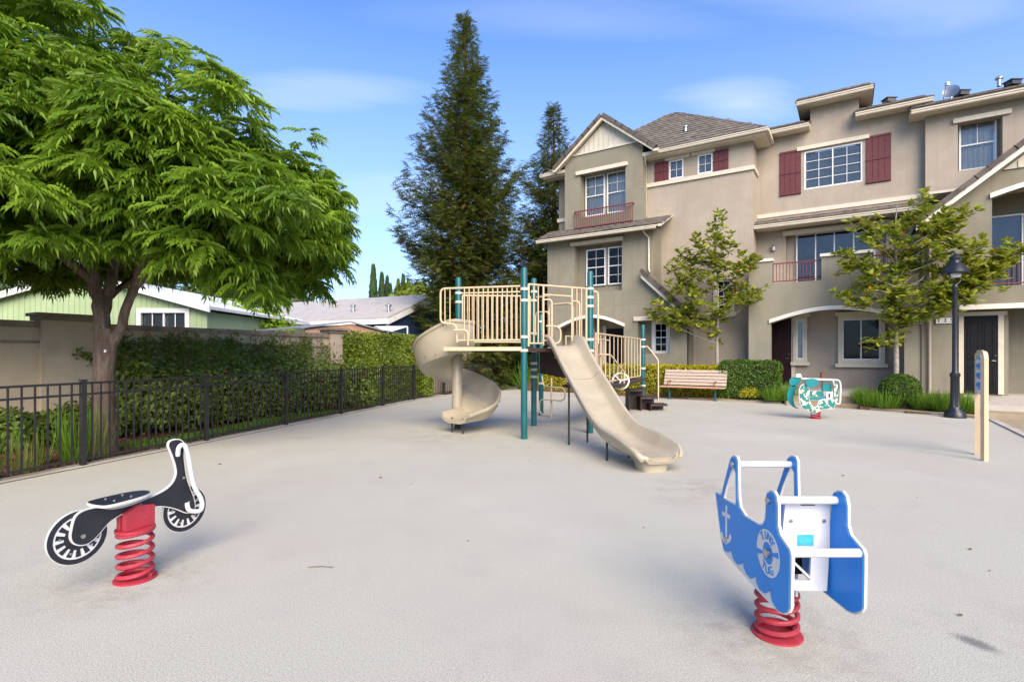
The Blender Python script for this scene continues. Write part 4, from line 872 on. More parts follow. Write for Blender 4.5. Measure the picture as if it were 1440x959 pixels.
dq = Q(1307.5, 450, 20.55)[0]
downspout(hC, [(dq, 20.58, 5.4), (dq, 20.58, GZ)], 0.038, 'stucco_beige')
# ================================================================ PLAY STRUCTURE
PZ = 1.75
ps = thing('play_structure', (0.2, 10.9, 0), 'play structure with teal posts, tan railings, a straight slide and a spiral slide', 'play structure')
def clampring(parent, x, y, z): return MB().lathe([(0.070, -.028), (0.078, -.022), (0.078, .022), (0.070, .028)], (x, y, z), 18).build('clamp', M['clamp'], parent, True)
POSTS = [((0.233, 10.13), 3.30, (2.88, 2.66, 1.96, 1.70)), ((0.50, 12.0), 3.36, (3.05, 2.85, 2.1, 1.70, 1.42, 1.28, 1.12)), ((-1.205, 11.86), 3.36, (3.0, 2.8, 1.72)), ((1.62, 10.9), 3.35, (2.98, 2.80, 2.62, 1.93, 1.70)), ((0.78, 14.1), 2.70, (2.5, 0.85)), ((3.97, 15.95), 2.52, (2.07, 1.85, 1.20, 0.68, 0.25))]
for (x, y), h, cl in POSTS:
    p = MB().lathe([(0.064, 0), (0.064, h-0.05), (0.058, h-0.02), (0.042, h), (0.0, h+0.006)], (x, y, 0), 20).build('post', M['teal'], ps, True)
    for z in cl: clampring(p, x, y, z)
P1, P2, P3, P4, P5, P6 = [p[0] for p in POSTS]
LF = (-1.30, 10.42)
# deck
dk = [P1, P4, P2, P3, LF]
MB().prism(offset_poly(dk, -0.02), ID, PZ-0.055, PZ-0.005).build('deck', M['deck_brown'], ps)
b = MB()
def vstrip(b, a, c, z0, z1, t=0.02, ext=0.0):
    a = Vector(a); c = Vector(c); d = (c-a).normalized(); n = Vector((-d.y, d.x))*t; a = a-d*ext; c = c+d*ext
    b.add([(a.x, a.y, z0), (c.x, c.y, z0), (c.x+n.x, c.y+n.y, z0), (a.x+n.x, a.y+n.y, z0), (a.x, a.y, z1), (c.x, c.y, z1), (c.x+n.x, c.y+n.y, z1), (a.x+n.x, a.y+n.y, z1)], [(0,3,2,1),(4,5,6,7),(0,1,5,4),(1,2,6,5),(2,3,7,6),(3,0,4,7)])
off = offset_poly(dk, -0.045)
for i in (4,): vstrip(b, off[i], (off[0][0]-0.02, off[0][1]), PZ-0.055, PZ+0.02, 0.03)
b.build('deck_edge', M['tan_metal'], ps)
b = MB(); vstrip(b, off[0], off[1], PZ-.075, PZ+.0, .03); vstrip(b, off[1], off[2], PZ-.075, PZ+.0, .03); vstrip(b, off[2], off[3], PZ-.075, PZ+.0, .03); b.build('deck_edge', M['deck_brown'], ps)
def barrier(p, q, z0, z1, n, second=None, r=0.021, rb=0.0105, g0=0.09, g1=0.09, name='barrier', skip=()):
    p = Vector((*p, 0)); q = Vector((*q, 0)); d = (q-p).normalized(); a = p+d*g0; c = q-d*g1
    br = MB().tube([(a.x, a.y, z1), (c.x, c.y, z1)], r, 10).build(name, M['tan_metal'], ps, True)
    MB().tube([(a.x, a.y, z0), (c.x, c.y, z0)], r, 10).build('bottom_rail', M['tan_metal'], br, True)
    for e in (a, c): MB().tube([(e.x, e.y, z0), (e.x, e.y, z1)], r, 10).build('end_rail', M['tan_metal'], br, True)
    if second: MB().tube([(a.x, a.y, second), (c.x, c.y, second)], r*0.8, 8).build('second_rail', M['tan_metal'], br, True)
    f = None
    for i in range(1, n+1):
        if i in skip: continue
        e = a+(c-a)*i/(n+1)
        if f is None: f = MB().tube([(e.x, e.y, z0), (e.x, e.y, second or z1)], rb, 7).build('bar', M['tan_metal'], br, True); f0 = e.copy(); fw = WL[f.name].copy()
        else: copy_part(f, br, fw+(e-f0))
    return br
def arc3(c, ax, ay, r, a0, a1, n=8):
    c, ax, ay = Vector(c), Vector(ax), Vector(ay); return [tuple(c+ax*r*math.cos(a0+(a1-a0)*k/n)+ay*r*math.sin(a0+(a1-a0)*k/n)) for k in range(n+1)]
def rounded(P, r=0.08, n=5, closed=False):
    P = [Vector(p) for p in P]; o = []; m = len(P)
    for i, p in enumerate(P):
        if not closed and i in (0, m-1): o.append(tuple(p)); continue
        a = P[i-1]; c = P[(i+1) % m]; ra = min(r, (a-p).length*.49); rc = min(r, (c-p).length*.49)
        s = p+(a-p).normalized()*ra; e = p+(c-p).normalized()*rc
        for k in range(n+1): t = k/n; o.append(tuple(s*(1-t)**2+p*2*t*(1-t)+e*t*t))
    return o
# long front barrier between the near post and the spiral slide
def tub(name, pts, r=0.021, parent=None, m='tan_metal', n=10, closed=False): return MB().tube(pts, r, n, closed).build(name, M[m], parent or ps, True)
fb = tub('barrier', rounded([(P1[0]-.07, P1[1]+.01, 2.94), (-1.42, 10.46, 2.93), (-1.42, 10.46, 2.25), (-1.10, 10.40, 2.22), (-1.08, 10.38, 1.86)], 0.10))
tub('bottom_rail', [(P1[0]-.07, P1[1]+.01, 1.90), (-1.08, 10.39, 1.90)], 0.021, fb); tub('second_rail', [(P1[0]-.07, P1[1]+.01, 2.83), (-1.00, 10.38, 2.83)], 0.016, fb)
f = None
for i in range(12):
    x = P1[0]-.14-i*0.0935; y = P1[1]+.01+(P1[0]-x)*0.185
    if f is None: f = tub('bar', [(x, y, 1.90), (x, y, 2.93)], 0.0115, fb, n=7); f0 = Vector((x, y, 0)); fw = WL[f.name].copy()
    else: copy_part(f, fb, fw+Vector((x, y, 0))-f0)
for x in (-1.33, -1.23): tub('bar', [(x, 10.44, 2.235), (x, 10.44, 2.93)], 0.0115, fb, n=7)
tub('grab_bar', rounded([(-1.14, 10.30, 2.10), (-0.86, 10.28, 2.10), (-0.86, 10.28, 1.80)], 0.09), 0.018, fb)
barrier(P3, P2, 1.90, 2.95, 13)
# slide entry panel between near and right posts
a4 = Vector((*P1, 0)); b4 = Vector((*P4, 0)); dS = (b4-a4).normalized()
def S(t, z, o=0.0):
    p = a4+dS*t; n = Vector((dS.y, -dS.x, 0))*o; return (p.x+n.x, p.y+n.y, z)
LS = (b4-a4).length
se = tub('slide_panel', [S(.09, 2.98), S(LS-.09, 2.98)], 0.021)
for t in (.10, LS-.10): tub('end_rail', [S(t, 1.78), S(t, 2.98)], 0.024, se)
tub('bottom_rail', [S(.10, 1.84), S(.42, 1.84)], 0.018, se)
for t in (.22, .32, LS-.34, LS-.22): tub('bar', [S(t, 1.84), S(t, 2.98)], 0.012, se, n=7)
tub('second_rail', [S(.45, 2.80), S(LS-.47, 2.80)], 0.018, se)
for t in (.44, LS-.46): tub('upright', [S(t, 1.80), S(t, 2.98)], 0.020, se)
tub('grab_bar', rounded([S(.44, 2.70), S(.56, 2.70, .12), S(.56, 1.9, .12), S(.44, 1.9)], .08), 0.018, se)
tub('grab_bar', rounded([S(LS-.46, 2.70), S(LS-.36, 2.70, .12), S(LS-.36, 1.9, .12), S(LS-.46, 1.9)], .08), 0.018, se)
tub('grab_hoop', rounded([S(.44, 2.18, .10), S(.74, 2.18, .16), S(.74, 1.84, .16), S(.50, 1.84, .10)], .14), 0.016, se)
# arched entry on the far side
en = Vector((P2[0], P2[1], 0)); dE = (Vector((*P4, 0))-en).normalized(); LE = (Vector((*P4, 0))-en).length
def E(t, z): p = en+dE*t; return (p.x, p.y, z)
eo = tub('entry_arch', rounded([E(.45, 1.76), E(.45, 2.72), E(1.12, 2.72), E(1.12, 1.76)], .16), 0.026)
for t in (.12, .26): tub('bar', [E(t, 1.9), E(t, 2.9)], 0.012, eo, n=7)
tub('top_rail', [E(.08, 2.92), E(.45, 2.92)], 0.02, eo)
# climber, dark panel and side steps
tub('entry_arch', rounded([(P2[0]+.02, P2[1]-.35, 2.05), (P2[0]+.02, P2[1]-.35, 2.55), (P2[0]+.30, P2[1]-.62, 2.55), (P2[0]+.30, P2[1]-.62, 2.0)], .10), .018)
b = MB()
pa, pb = Vector((0.62, 11.75, 0)), Vector((1.28, 11.1, 0)); nn = Vector((.7, .7, 0))*.03
def quadp(b, a, c, z): b.add([tuple(v) for v in (Vector((a.x, a.y, z[0])), Vector((c.x, c.y, z[1])), Vector((c.x, c.y, z[2])), Vector((a.x, a.y, z[3])), Vector((a.x, a.y, z[0]))+nn, Vector((c.x, c.y, z[1]))+nn, Vector((c.x, c.y, z[2]))+nn, Vector((a.x, a.y, z[3]))+nn)], [(0,1,2,3),(7,6,5,4),(0,4,5,1),(1,5,6,2),(2,6,7,3),(3,7,4,0)])
quadp(b, pa, pb, (1.20, 1.10, 1.69, 1.69)); b.build('riser_panel', M['deck_brown'], ps)
for k in range(3):
    z = 1.40-.24*k; c = pa+(pb-pa)*.5+Vector((.72, .72, 0))*(.25+.28*k)
    MB().prism([(c.x-.36, c.y+.22), (c.x+.30, c.y-.44), (c.x+.50, c.y-.24), (c.x-.16, c.y+.42)], ID, z-.05, z).build('step', M['deck_brown'], ps)
cl = Vector((1.02, 13.6, 0)); tub('climber', rounded([(0.80, 13.95, 1.05), (0.82, 13.9, .78), (1.02, 13.6, .78), (1.34, 13.3, .78), (1.34, 13.3, .45), (.72, 13.8, .45), (.72, 13.8, .05), (1.02, 13.6, .05)], .15), .018)
tub('climber_post', [(1.02, 13.62, 0), (1.02, 13.62, 1.02)], .024)
# mid platform and its railings towards the far right post
MB().prism([(1.7, 11.3), (2.55, 12.3), (4.0, 15.6), (3.1, 16.1), (1.2, 12.2)], ID, 0.86, 0.92).build('ramp_deck', M['deck_brown'], ps)
barrier((1.80, 11.35), (3.85, 15.75), 0.98, 2.08, 11, None, g0=.02, g1=.05)
barrier((1.25, 12.3), (3.0, 16.1), 0.98, 2.05, 8, None, g0=.02, g1=.05)
tub('handrail', rounded([(P4[0]+.05, P4[1]+.02, 2.93), (P4[0]+.17, P4[1]+.05, 2.93), (P4[0]+.17, P4[1]+.05, 1.85)], .09), .022)
tub('handrail', rounded([(P6[0]+.05, P6[1]-.05, 1.86), (P6[0]+.12, P6[1]-.08, 1.86), (P6[0]+.38, P6[1]-.30, 1.45), (P6[0]+.38, P6[1]-.30, 0.22)], .08), .022)
tub('handrail', rounded([(P4[0]+.3, 11.6, 1.62), (P4[0]+.62, 12.0, 1.62), (2.75, 12.9, 1.2), (2.75, 12.9, .9)], .08), .02)
for k, (x, y, h, s) in enumerate([(3.62, 15.35, .62, .44), (3.95, 15.35, .40, .42), (4.22, 15.30, .20, .40)]):
    b = MB(); b.box(x-s*.6, x+s*.6, y-s*.55, y+s*.55, h-.06, h); b.box(x-s*.6, x+s*.6, y+s*.50, y+s*.55, 0.0, h-.061); b.box(x-s*.6, x-s*.6+.02, y-s*.55, y+s*.5, 0.0, h-.061); b.build('step', M['deck_brown'], ps)
wc_ = Vector((2.66, 12.9, .97)); dirw = Vector((-.35, -.9, .25)).normalized(); xx = dirw.orthogonal().normalized(); yy = dirw.cross(xx)
sw = tub('steering_wheel', [tuple(wc_+xx*.20*math.cos(k*math.pi/12)+yy*.20*math.sin(k*math.pi/12)) for k in range(24)], .022, None, 'board_white', 8, True)
for k in range(3): an = k*2.094+.5; tub('spoke', [tuple(wc_), tuple(wc_+xx*.2*math.cos(an)+yy*.2*math.sin(an))], .016, sw, 'board_white', 6)
tub('wheel_shaft', [tuple(wc_), tuple(wc_-dirw*.22)], .02, sw, 'board_white', 8)
# ---------------- straight slide
s0 = Vector((0.98, 10.52, 0)); s1 = Vector((2.03, 7.22, 0)); sdv = (s1-s0).normalized(); snv = Vector((sdv.y, -sdv.x, 0)); snv = snv if snv.x > 0 else -snv
SL = (s1-s0).length
prof = [(-.08, 1.80, .31, .20), (.10, 1.795, .31, .21), (.25, 1.73, .31, .22), (.45, 1.57, .30, .21), (.8, 1.31, .30, .20), (1.2, 1.03, .30, .20), (1.6, .755, .30, .20), (2.0, .50, .30, .20), (2.3, .355, .30, .205), (2.55, .275, .31, .225), (2.8, .235, .32, .235), (3.05, .222, .335, .22), (3.25, .22, .345, .19), (3.42, .215, .34, .155), (3.50, .205, .33, .14), (3.58, .19, .305, .105), (3.64, .165, .25, .055)]
def chute_sec(c, xa, ua, hw, wall, rim=0.07, th=0.03):
    pts = [(-hw-rim, wall-.045), (-hw-rim, wall-.01), (-hw-rim+.02, wall+.008), (-hw-.01, wall+.006), (-hw+.015, wall-.03), (-hw+.05, .07), (-hw+.10, .018), (-hw+.18, 0), (hw-.18, 0), (hw-.10, .018), (hw-.05, .07), (hw-.015, wall-.03), (hw+.01, wall+.006), (hw+rim-.02, wall+.008), (hw+rim, wall-.01), (hw+rim, wall-.045),
           (hw+rim-.025, wall-.045), (hw+.02, .04), (hw-.06, -.03), (hw-.16, -.045), (-hw+.16, -.045), (-hw+.06, -.03), (-hw-.02, .04), (-hw-rim+.025, wall-.045)]
    return [tuple(c+xa*a+ua*b_) for a, b_ in pts]
ts = [p[0] for p in prof]; fine = catmull(prof, 4, False); secs = []
for i, (t, z, hw, wall) in enumerate(fine):
    t = t/3.60*SL; nx = fine[min(i+1, len(fine)-1)]; pv = fine[max(i-1, 0)]
    tang = (sdv*(nx[0]-pv[0])+Vector((0, 0, nx[1]-pv[1]))).normalized(); ua = snv.cross(tang); ua = ua if ua.z > 0 else -ua
    secs.append(chute_sec(s0+sdv*t+Vector((0, 0, z)), snv, ua, hw, wall))
slide = MB().sweep(secs).build('slide', M['slide_tan'], ps, True)
for k in (0.28, .50, .70):
    i = int(k*len(fine)); q = []
    for s_ in secs[i][4:12]: q.append(tuple(Vector(s_)+Vector((0, 0, .002))))
    MB().tube(q, .006, 5).build('seam', M['walk_tan'], slide, True)
e = s1+sdv*-.22
b = MB(); rings = []
for z, k in ((0.0, .72), (.04, .74), (.12, .80), (.19, 1.0), (.215, 1.02)):
    rings.append([tuple(e+snv*(.27*k)*math.copysign(abs(math.cos(a))**.6, math.cos(a))+sdv*(.24*k)*math.copysign(abs(math.sin(a))**.6, math.sin(a))+Vector((0, 0, z))) for a in [2*math.pi*j/20 for j in range(20)]])
b.sweep(rings).build('foot', M['slide_tan'], slide, True)
# gussets under the left flank
for t in (.45, .95, 1.45, 1.95):
    zz = np.interp(t, [p[0] for p in prof], [p[1] for p in prof]); c = s0+sdv*(t/3.60*SL)-snv*.33
    b = MB(); b.add([tuple(c+Vector((0, 0, zz+.12))), tuple(c+sdv*.06+Vector((0, 0, zz+.08))), tuple(c+snv*.10+sdv*.04+Vector((0, 0, zz-.06))), tuple(c+snv*.10+Vector((0, 0, zz-.04)))], [(0, 1, 2, 3)]); b.build('gusset', M['slide_tan'], slide, fix=False)
for (px, y0, y1) in ((800, 530, 625.5), (826, 566, 622), (853.5, 610, 647.5), (884, 636, 643)):
    x, y = G(px, y1); z = CAM_Z-(y0-498)/740*y
    MB().lathe([(.018, 0), (.018, z-.01)], (x, y, 0), 10).build('slide_leg', M['support_dark'], ps, True)
# ---------------- spiral slide
C0 = Vector((-1.20, 11.50, 0)); secs = []
def spiral_pt(s):
    """s 0..1 -> angle, floor height, outer wall height"""
    a = R(-62)-R(341)*s; z = np.interp(s, [0, .07, .3, .55, .78, .93, 1], [1.72, 1.70, 1.38, 1.00, .62, .36, .30]); ow = np.interp(s, [0, .10, .28, .45, .65, .85, 1], [.58, .66, .46, .40, .40, .34, .22]); iw = np.interp(s, [0, .1, .85, 1], [.05, .12, .12, .19]); return a, z, ow, iw
def spiral_sec(c, rad, z, ow, iw, ri=.10, ro=.90):
    pts = [(ri-.02, iw-.02), (ri-.02, iw), (ri+.02, iw), (ri+.06, .05), (ri+.13, .012), (ri+.25, 0), (ro-.28, 0), (ro-.15, .03), (ro-.06, .11), (ro-.02, ow*.55+.04), (ro, ow-.03), (ro+.01, ow), (ro+.05, ow+.004), (ro+.065, ow-.02), (ro+.06, ow-.06), (ro+.035, ow-.06), (ro+.02, ow*.55), (ro-.02, .07), (ro-.10, -.04), (ro-.25, -.07), (ri+.22, -.07), (ri+.05, -.03), (ri-.01, .03)]
    return [tuple(c+rad*a+Vector((0, 0, z+b_))) for a, b_ in pts]
n = 72
for i in range(n+1):
    s = i/n; a, z, ow, iw = spiral_pt(s); rad = Vector((math.cos(a), math.sin(a), 0)); secs.append(spiral_sec(C0, rad, z, ow, iw))
rad = Vector((math.cos(a), math.sin(a), 0)); tan_ = Vector((math.sin(a), -math.cos(a), 0))
for k in range(1, 7): secs.append(spiral_sec(C0+tan_*(.085*k), rad, z-.004*k, ow-.012*k, iw-.008*k))
ss = MB().sweep(secs).build('spiral_slide', M['slide_tan'], ps, True)
MB().lathe([(.115, 0.32), (.115, 1.86), (.10, 1.88)], tuple(C0), 20).build('column', M['slide_tan'], ss, True)
for k in (18, 40):
    MB().tube([tuple(Vector(p)+Vector((0, 0, .003))) for p in secs[k][3:11]], .006, 5).build('seam', M['walk_tan'], ss, True)
ex = C0+rad*.5+tan_*.40
for q in (-.20, .14):
    p = ex+rad*q; MB().lathe([(.018, 0), (.018, .31)], (p.x, p.y, 0), 10).build('slide_leg', M['support_dark'], ps, True)
MB().lathe([(.06, 0), (.06, .33)], tuple(C0), 14).build('column_foot', M['support_dark'], ps, True)
for k, (aa, zz) in enumerate(((R(-112), 1.62), (R(-128), 1.57), (R(-60-300), .60), (R(-60-318), .52))):          # fixings of the moulded sections
    rad = Vector((math.cos(aa), math.sin(aa), 0)); p = C0+rad*.925+Vector((0, 0, zz)); MB().tube([tuple(p), tuple(p+rad*.025)], .016, 8).build('bolt', M['steel'], ss, True)
for t in (.55, 1.35, 2.15, 2.75):
    zz = np.interp(t, [p[0] for p in prof], [p[1] for p in prof]); p = s0+sdv*(t/3.60*SL)-snv*.335+Vector((0, 0, zz+.07)); MB().tube([tuple(p), tuple(p-snv*.022)], .013, 8).build('bolt', M['steel'], slide, True)
# ================================================================ SPRING RIDERS
def spring(parent, x, y, r, z1, turns, wire=.016, lean=(0, 0)):
    base = MB().lathe([(r+.03, 0.0), (r+.03, .012), (r+.01, .016)], (x, y, 0), 24).build('spring_base', M['spring_red'], parent, True)
    n = int(turns*20); pts = []
    for i in range(n+1):
        t = i/n; a = 2*math.pi*turns*t; zz = .03+(z1-.03)*min(1, max(0, (t-.10)/.84)); pts.append((x+lean[0]*t+r*math.cos(a), y+lean[1]*t+r*math.sin(a), zz))
    return MB().tube(pts, wire, 8).build('spring', M['spring_red'], parent, True)
# ---- motorbike rider
O = Vector((-2.88, 3.5, 0)); sb = Vector((.4, .917, 0)).normalized(); nb = Vector((sb.y, -sb.x, 0))              # nb points to the camera side
def BK(x, y):                                                          # photo detail (4.17x crop) -> board coordinates
    px, py = 50+x/4.17, 600+y/4.17; t = (px-720)/740
    s = (t*O.y-O.x)/(sb.x-t*sb.y); Y = O.y+s*sb.y; return (s, CAM_Z+(498-py)/740*Y)
def FB(off): return lambda a, b_, d: tuple(O+sb*a+nb*(off+d)+Vector((0, 0, b_)))
bk = thing('spring_rider', (-2.73, 3.84, 0), 'black motorbike spring rider with white handlebar on a red coil spring', 'spring rider', 'spring riders on the play surface')
body = [(772,112),(778,88),(800,74),(832,70),(860,82),(874,108),(866,150),(872,225),(884,300),(905,360),(926,415),(934,462),(925,492),(900,506),(868,504),(820,485),(752,470),(682,470),(600,478),(520,505),(455,542),(420,570),(360,640),(305,686),(252,697),(214,684),(198,650),(204,600),(222,535),(258,497),(325,472),(378,470),(450,476),(560,452),(640,420),(700,395),(760,362),(800,322),(818,275),(812,225),(796,175),(780,135)]
core = catmull([BK(*p) for p in body], 3)
bo = MB().prism(core, FB(0), -.009, .009).build('body_board', M['board_white'], bk)
ins = offset_poly(core, .008)
MB().prism(ins, FB(0), .0095, .0125).build('board_face', M['board_black'], bo); MB().prism(ins, FB(0), -.0125, -.0095).build('board_face', M['board_black'], bo)
def bwheel(c, off, r):
    w = MB().prism(circle(c[0], c[1], r, 40), FB(off), -.008, .008).build('wheel', M['board_white'], bk)
    for sg in (1, -1):
        d0, d1 = (.0082, .0105) if sg > 0 else (-.0105, -.0082)
        MB().prism(circle(c[0], c[1], r-.004, 40), FB(off), d0, d1, [circle(c[0], c[1], r*.80, 40)]).build('tyre_ring', M['board_black'], w)
        b = MB(); b.prism(circle(c[0], c[1], r*.46, 30), FB(off), d0, d1)
        for k in range(14):
            a0 = 2*math.pi*k/14; b.prism(circle(c[0], c[1], r*.73, 5, a0+.10, a0+.35, True)+circle(c[0], c[1], r*.44, 5, a0+.35, a0+.10, True), FB(off), d0, d1)
        b.build('spoke_ring', M['board_black'], w)
    for k in range(5):
        a0 = .5+k*1.257; MB().prism(circle(c[0]+r*.60*math.cos(a0), c[1]+r*.60*math.sin(a0), .008, 8), FB(off), .0106, .015).build('bolt', M['steel'], w)
    return w
cr_, cf_ = BK(258, 648), BK(885, 482)
bwheel(cr_, -.024, .178); bwheel(cf_, -.024, .178)
MB().prism(circle(BK(270, 640)[0], BK(270, 640)[1], .014, 14), FB(0), .0126, .022).build('bolt', M['steel'], bo)
for p in ((860, 298), (890, 440), (608, 455)): c = BK(*p); MB().prism(circle(c[0], c[1], .010, 10), FB(0), .0126, .02).build('bolt', M['steel'], bo)
hp = [BK(828, 168), BK(824, 118), BK(846, 104), BK(866, 150), BK(884, 250), BK(906, 345), BK(945, 415), BK(952, 462), BK(932, 490), BK(884, 486), BK(882, 445)]
for sg in (1, -1):
    q = [tuple(O+sb*a+nb*(sg*o)+Vector((0, 0, z))) for (a, z), o in zip(hp, (.012, .035, .05, .05, .05, .05, .05, .05, .05, .035, .012))]
    MB().tube(catmull(q, 4, False), .0175, 10).build('handlebar', M['board_white'], bk, True)
# seat board, level, across the body
sc_ = BK(500, 452); z = sc_[1]+.028
st = catmull([(-.17, -.07), (-.12, -.12), (.08, -.11), (.17, -.06), (.19, 0), (.17, .06), (.08, .11), (-.12, .12), (-.17, .07)], 3)
def FS(a, b_, d): return tuple(O+sb*(sc_[0]+a)+nb*b_+Vector((0, 0, z+d+a*.02)))
se_ = MB().prism(st, FS, 0, .016).build('seat', M['board_white'], bk)
MB().prism(offset_poly(st, .006), FS, .0162, .020).build('seat_face', M['board_black'], se_)
for a, c in ((-.07, -.05), (-.07, .05), (.04, -.05), (.04, .05)): MB().prism(circle(a, c, .010, 10), FS, .0202, .026).build('bolt', M['steel'], se_)
# red bracket and spring
fbk = BK(598, 540)
b = MB(); b.prism([(fbk[0]-.11, .375), (fbk[0]+.09, .375), (fbk[0]+.09, .52), (fbk[0]-.02, .54), (fbk[0]-.11, .50)], FB(0), .0128, .055); b.prism([(fbk[0]-.11, .375), (fbk[0]+.09, .375), (fbk[0]+.09, .52), (fbk[0]-.02, .54), (fbk[0]-.11, .50)], FB(0), -.055, -.0128); b.build('bracket', M['spring_red'], bk)
cc = O+sb*(fbk[0]-.015); MB().lathe([(.125, .355), (.125, .372)], (cc.x, cc.y, 0), 22).build('bracket_plate', M['spring_red'], bk)
spring(bk, cc.x-.0, cc.y-.0, .105, .35, 5.2)

# ---- tug boat rider
tg = thing('spring_rider', (1.525, 3.05, 0), 'blue tug boat spring rider with white edges, anchor and life ring', 'spring rider', 'spring riders on the play surface')
XL, XR = 1.349, 1.700
def TG(x, y):                                                          # photo detail (3.308x crop) -> side board coordinates (depth, height)
    px, py = 990+x/3.308, 620+y/3.308; Y = XL*740/(px-720); return (Y, CAM_Z-(py-498)/740*Y)
def FT(X): return lambda a, b_, d: (X+d, a, b_)
out_l = [(126,84),(134,70),(146,66),(158,72),(165,92),(166,170),(168,255),(174,305),(198,345),(262,385),(276,382),(287,362),(291,310),(291,262),(298,238),(314,227),(332,232),(345,256),(352,300),(352,392),(362,435),(384,468),(408,502),(415,530),(412,775),(402,797),(380,807),(352,795),(240,680),(108,530),(94,505),(80,430),(57,245),(60,233),(72,238),(84,243),(96,200)]
hole_l = [(140,118),(150,150),(152,294),(98,262),(112,205)]
T_out = [TG(*p) for p in out_l]; T_hole = [TG(*p) for p in hole_l]
skin = [(128,90),(137,76),(146,73),(155,80),(159,98),(159,260),(168,310),(194,352),(262,392),(282,390),(295,365),(298,312),(298,264),(304,244),(316,236),(329,241),(338,262),(344,302),(344,396),(354,440),(378,475),(401,508),(406,532),(403,772),(394,793),(378,799),(352,786),(325,742),(315,686),(309,700),(290,708),(268,690),(254,660),(247,618),(240,634),(225,640),(204,615),(194,588),(188,552),(182,570),(164,574),(146,552),(136,520),(130,506),(122,516),(108,514),(98,500),(86,430),(65,262),(62,242),(80,252),(90,250),(100,205)]
skin_hole = [(140,108),(156,148),(158,304),(92,268),(108,205)]
def blueskin(X, d0, d1, parent, scallop=True):
    pl = [TG(*p) for p in skin] if scallop else offset_poly(T_out, .009)
    holes = [[TG(*p) for p in skin_hole]]
    return MB().prism(pl, FT(X), d0, d1, holes).build('board_face', M['board_blue'], parent)
bl_ = MB().prism(T_out, FT(XL), -.0065, .0065, [T_hole]).build('side_board', M['board_white'], tg)
br_ = MB().prism(T_out, FT(XR), -.0065, .0065, [T_hole]).build('side_board', M['board_white'], tg)
blueskin(XL, -.0115, -.0082, bl_); blueskin(XL, .0082, .0115, bl_, False); blueskin(XR, -.0115, -.0082, br_, False); blueskin(XR, .0082, .0115, br_)
rc_ = TG(308, 521); rr = .120
ring = MB().prism(circle(rc_[0], rc_[1], rr, 40), FT(XL), -.0140, -.0116, [circle(rc_[0], rc_[1], rr*.47, 30)]).build('life_ring', M['board_white'], bl_)
b = MB()
for a0 in (R(-14), R(166)): b.prism(circle(rc_[0], rc_[1], rr*.995, 6, a0-.13, a0+.13, True)+circle(rc_[0], rc_[1], rr*.475, 6, a0+.13, a0-.13, True), FT(XL), -.0152, -.0141)
b.build('ring_band', M['board_blue'], ring)
for txt, cen, sg in (('TINY', 90, 1), ('TUG', 270, -1)):
    for i, ch in enumerate(txt):
        k = (i-(len(txt)-1)/2)*(25 if sg > 0 else 27)
        an = R(cen-k) if sg > 0 else R(cen+k)
        me = text_mesh(ch, .062, .001)
        # seen from -X: right is towards +Y... the board's left side (far) is larger Y, so reading direction is -Y
        me.transform(Matrix.Rotation(an-R(90) if sg > 0 else an+R(90), 4, 'Z'))
        me.transform(Matrix(((0, 0, -1, 0), (-1, 0, 0, 0), (0, 1, 0, 0), (0, 0, 0, 1))))
        me.materials.append(M['board_blue'])
        link_mesh('letter', me, ring, (XL-.0162, rc_[0]-rr*.735*math.cos(an), rc_[1]+rr*.735*math.sin(an)))
MB().prism(circle(rc_[0], rc_[1], .022, 16), FT(XL), -.026, -.0116).build('bolt', M['steel'], bl_)
for p in ((310, 277), (143, 108), (112, 458)):
    c = TG(*p); MB().prism(circle(c[0], c[1], .018, 14), FT(XL), -.022, -.0116).build('bolt', M['steel'], bl_)
# anchor
an_ = []
for st_ in ([(113,300),(112,445)], [(94,335),(130,352)], [(90,425),(97,455),(112,470),(128,460),(134,440)]):
    P = [TG(*p) for p in st_]; w = .012
    for i in range(len(P)-1):
        a = Vector(P[i]); c = Vector(P[i+1]); d = (c-a).normalized(); nv = Vector((-d.y, d.x))*w; an_.append([tuple(a+nv), tuple(a-nv), tuple(c-nv), tuple(c+nv)])
b = MB()
for k, q in enumerate(an_): b.prism(q, FT(XL), -.0135-.0003*k, -.0116)
b.build('anchor', M['board_white'], bl_)
def bar(p, r=.019, dy=0):
    c = TG(*p); return MB().tube([(XL+.008, c[0]+dy, c[1]), (XR-.008, c[0]+dy, c[1])], r, 14).build('cross_bar', M['board_white'], tg, True)
bar((143, 108)); bar((312, 275), .021); bar((398, 520), .021)
c = TG(310, 280); Yp = c[0]+.05
def TP(x, y): px, py = 990+x/3.308, 620+y/3.308; return ((px-720)/740*Yp, CAM_Z-(py-498)/740*Yp)
def FP(off): return lambda a, b_, d: (a, Yp+off+d, b_)
q = [TP(*p) for p in ((378, 292), (596, 292), (590, 420), (572, 697), (366, 692), (366, 420))]
hb = [TP(*p) for p in ((424, 542), (498, 540), (494, 647), (420, 648))]
sp = MB().prism(q, FP(0), 0, .016, [hb]).build('back_board', M['board_grey'], tg)
MB().prism([TP(*p) for p in ((435, 434), (510, 434), (508, 486), (433, 486))], FP(0), -.003, -.0005).build('label_plate', M['board_sky'], sp)
MB().prism([TP(*p) for p in ((422, 560), (498, 632), (496, 645), (421, 573))], FP(0), .002, .014).build('brace', M['board_grey'], sp)
MB().prism([TP(*p) for p in ((415, 530), (505, 530), (505, 655), (415, 655))], FP(0), .10, .105).build('hole_dark', M['door_black'], sp)  # black sheet behind the cut-out, painting in the dark of the hole
for p in ((403, 370), (557, 370)): c2 = TP(*p); MB().prism(circle(c2[0], c2[1], .009, 10), FP(0), -.008, -.0005).build('bolt', M['steel'], sp)
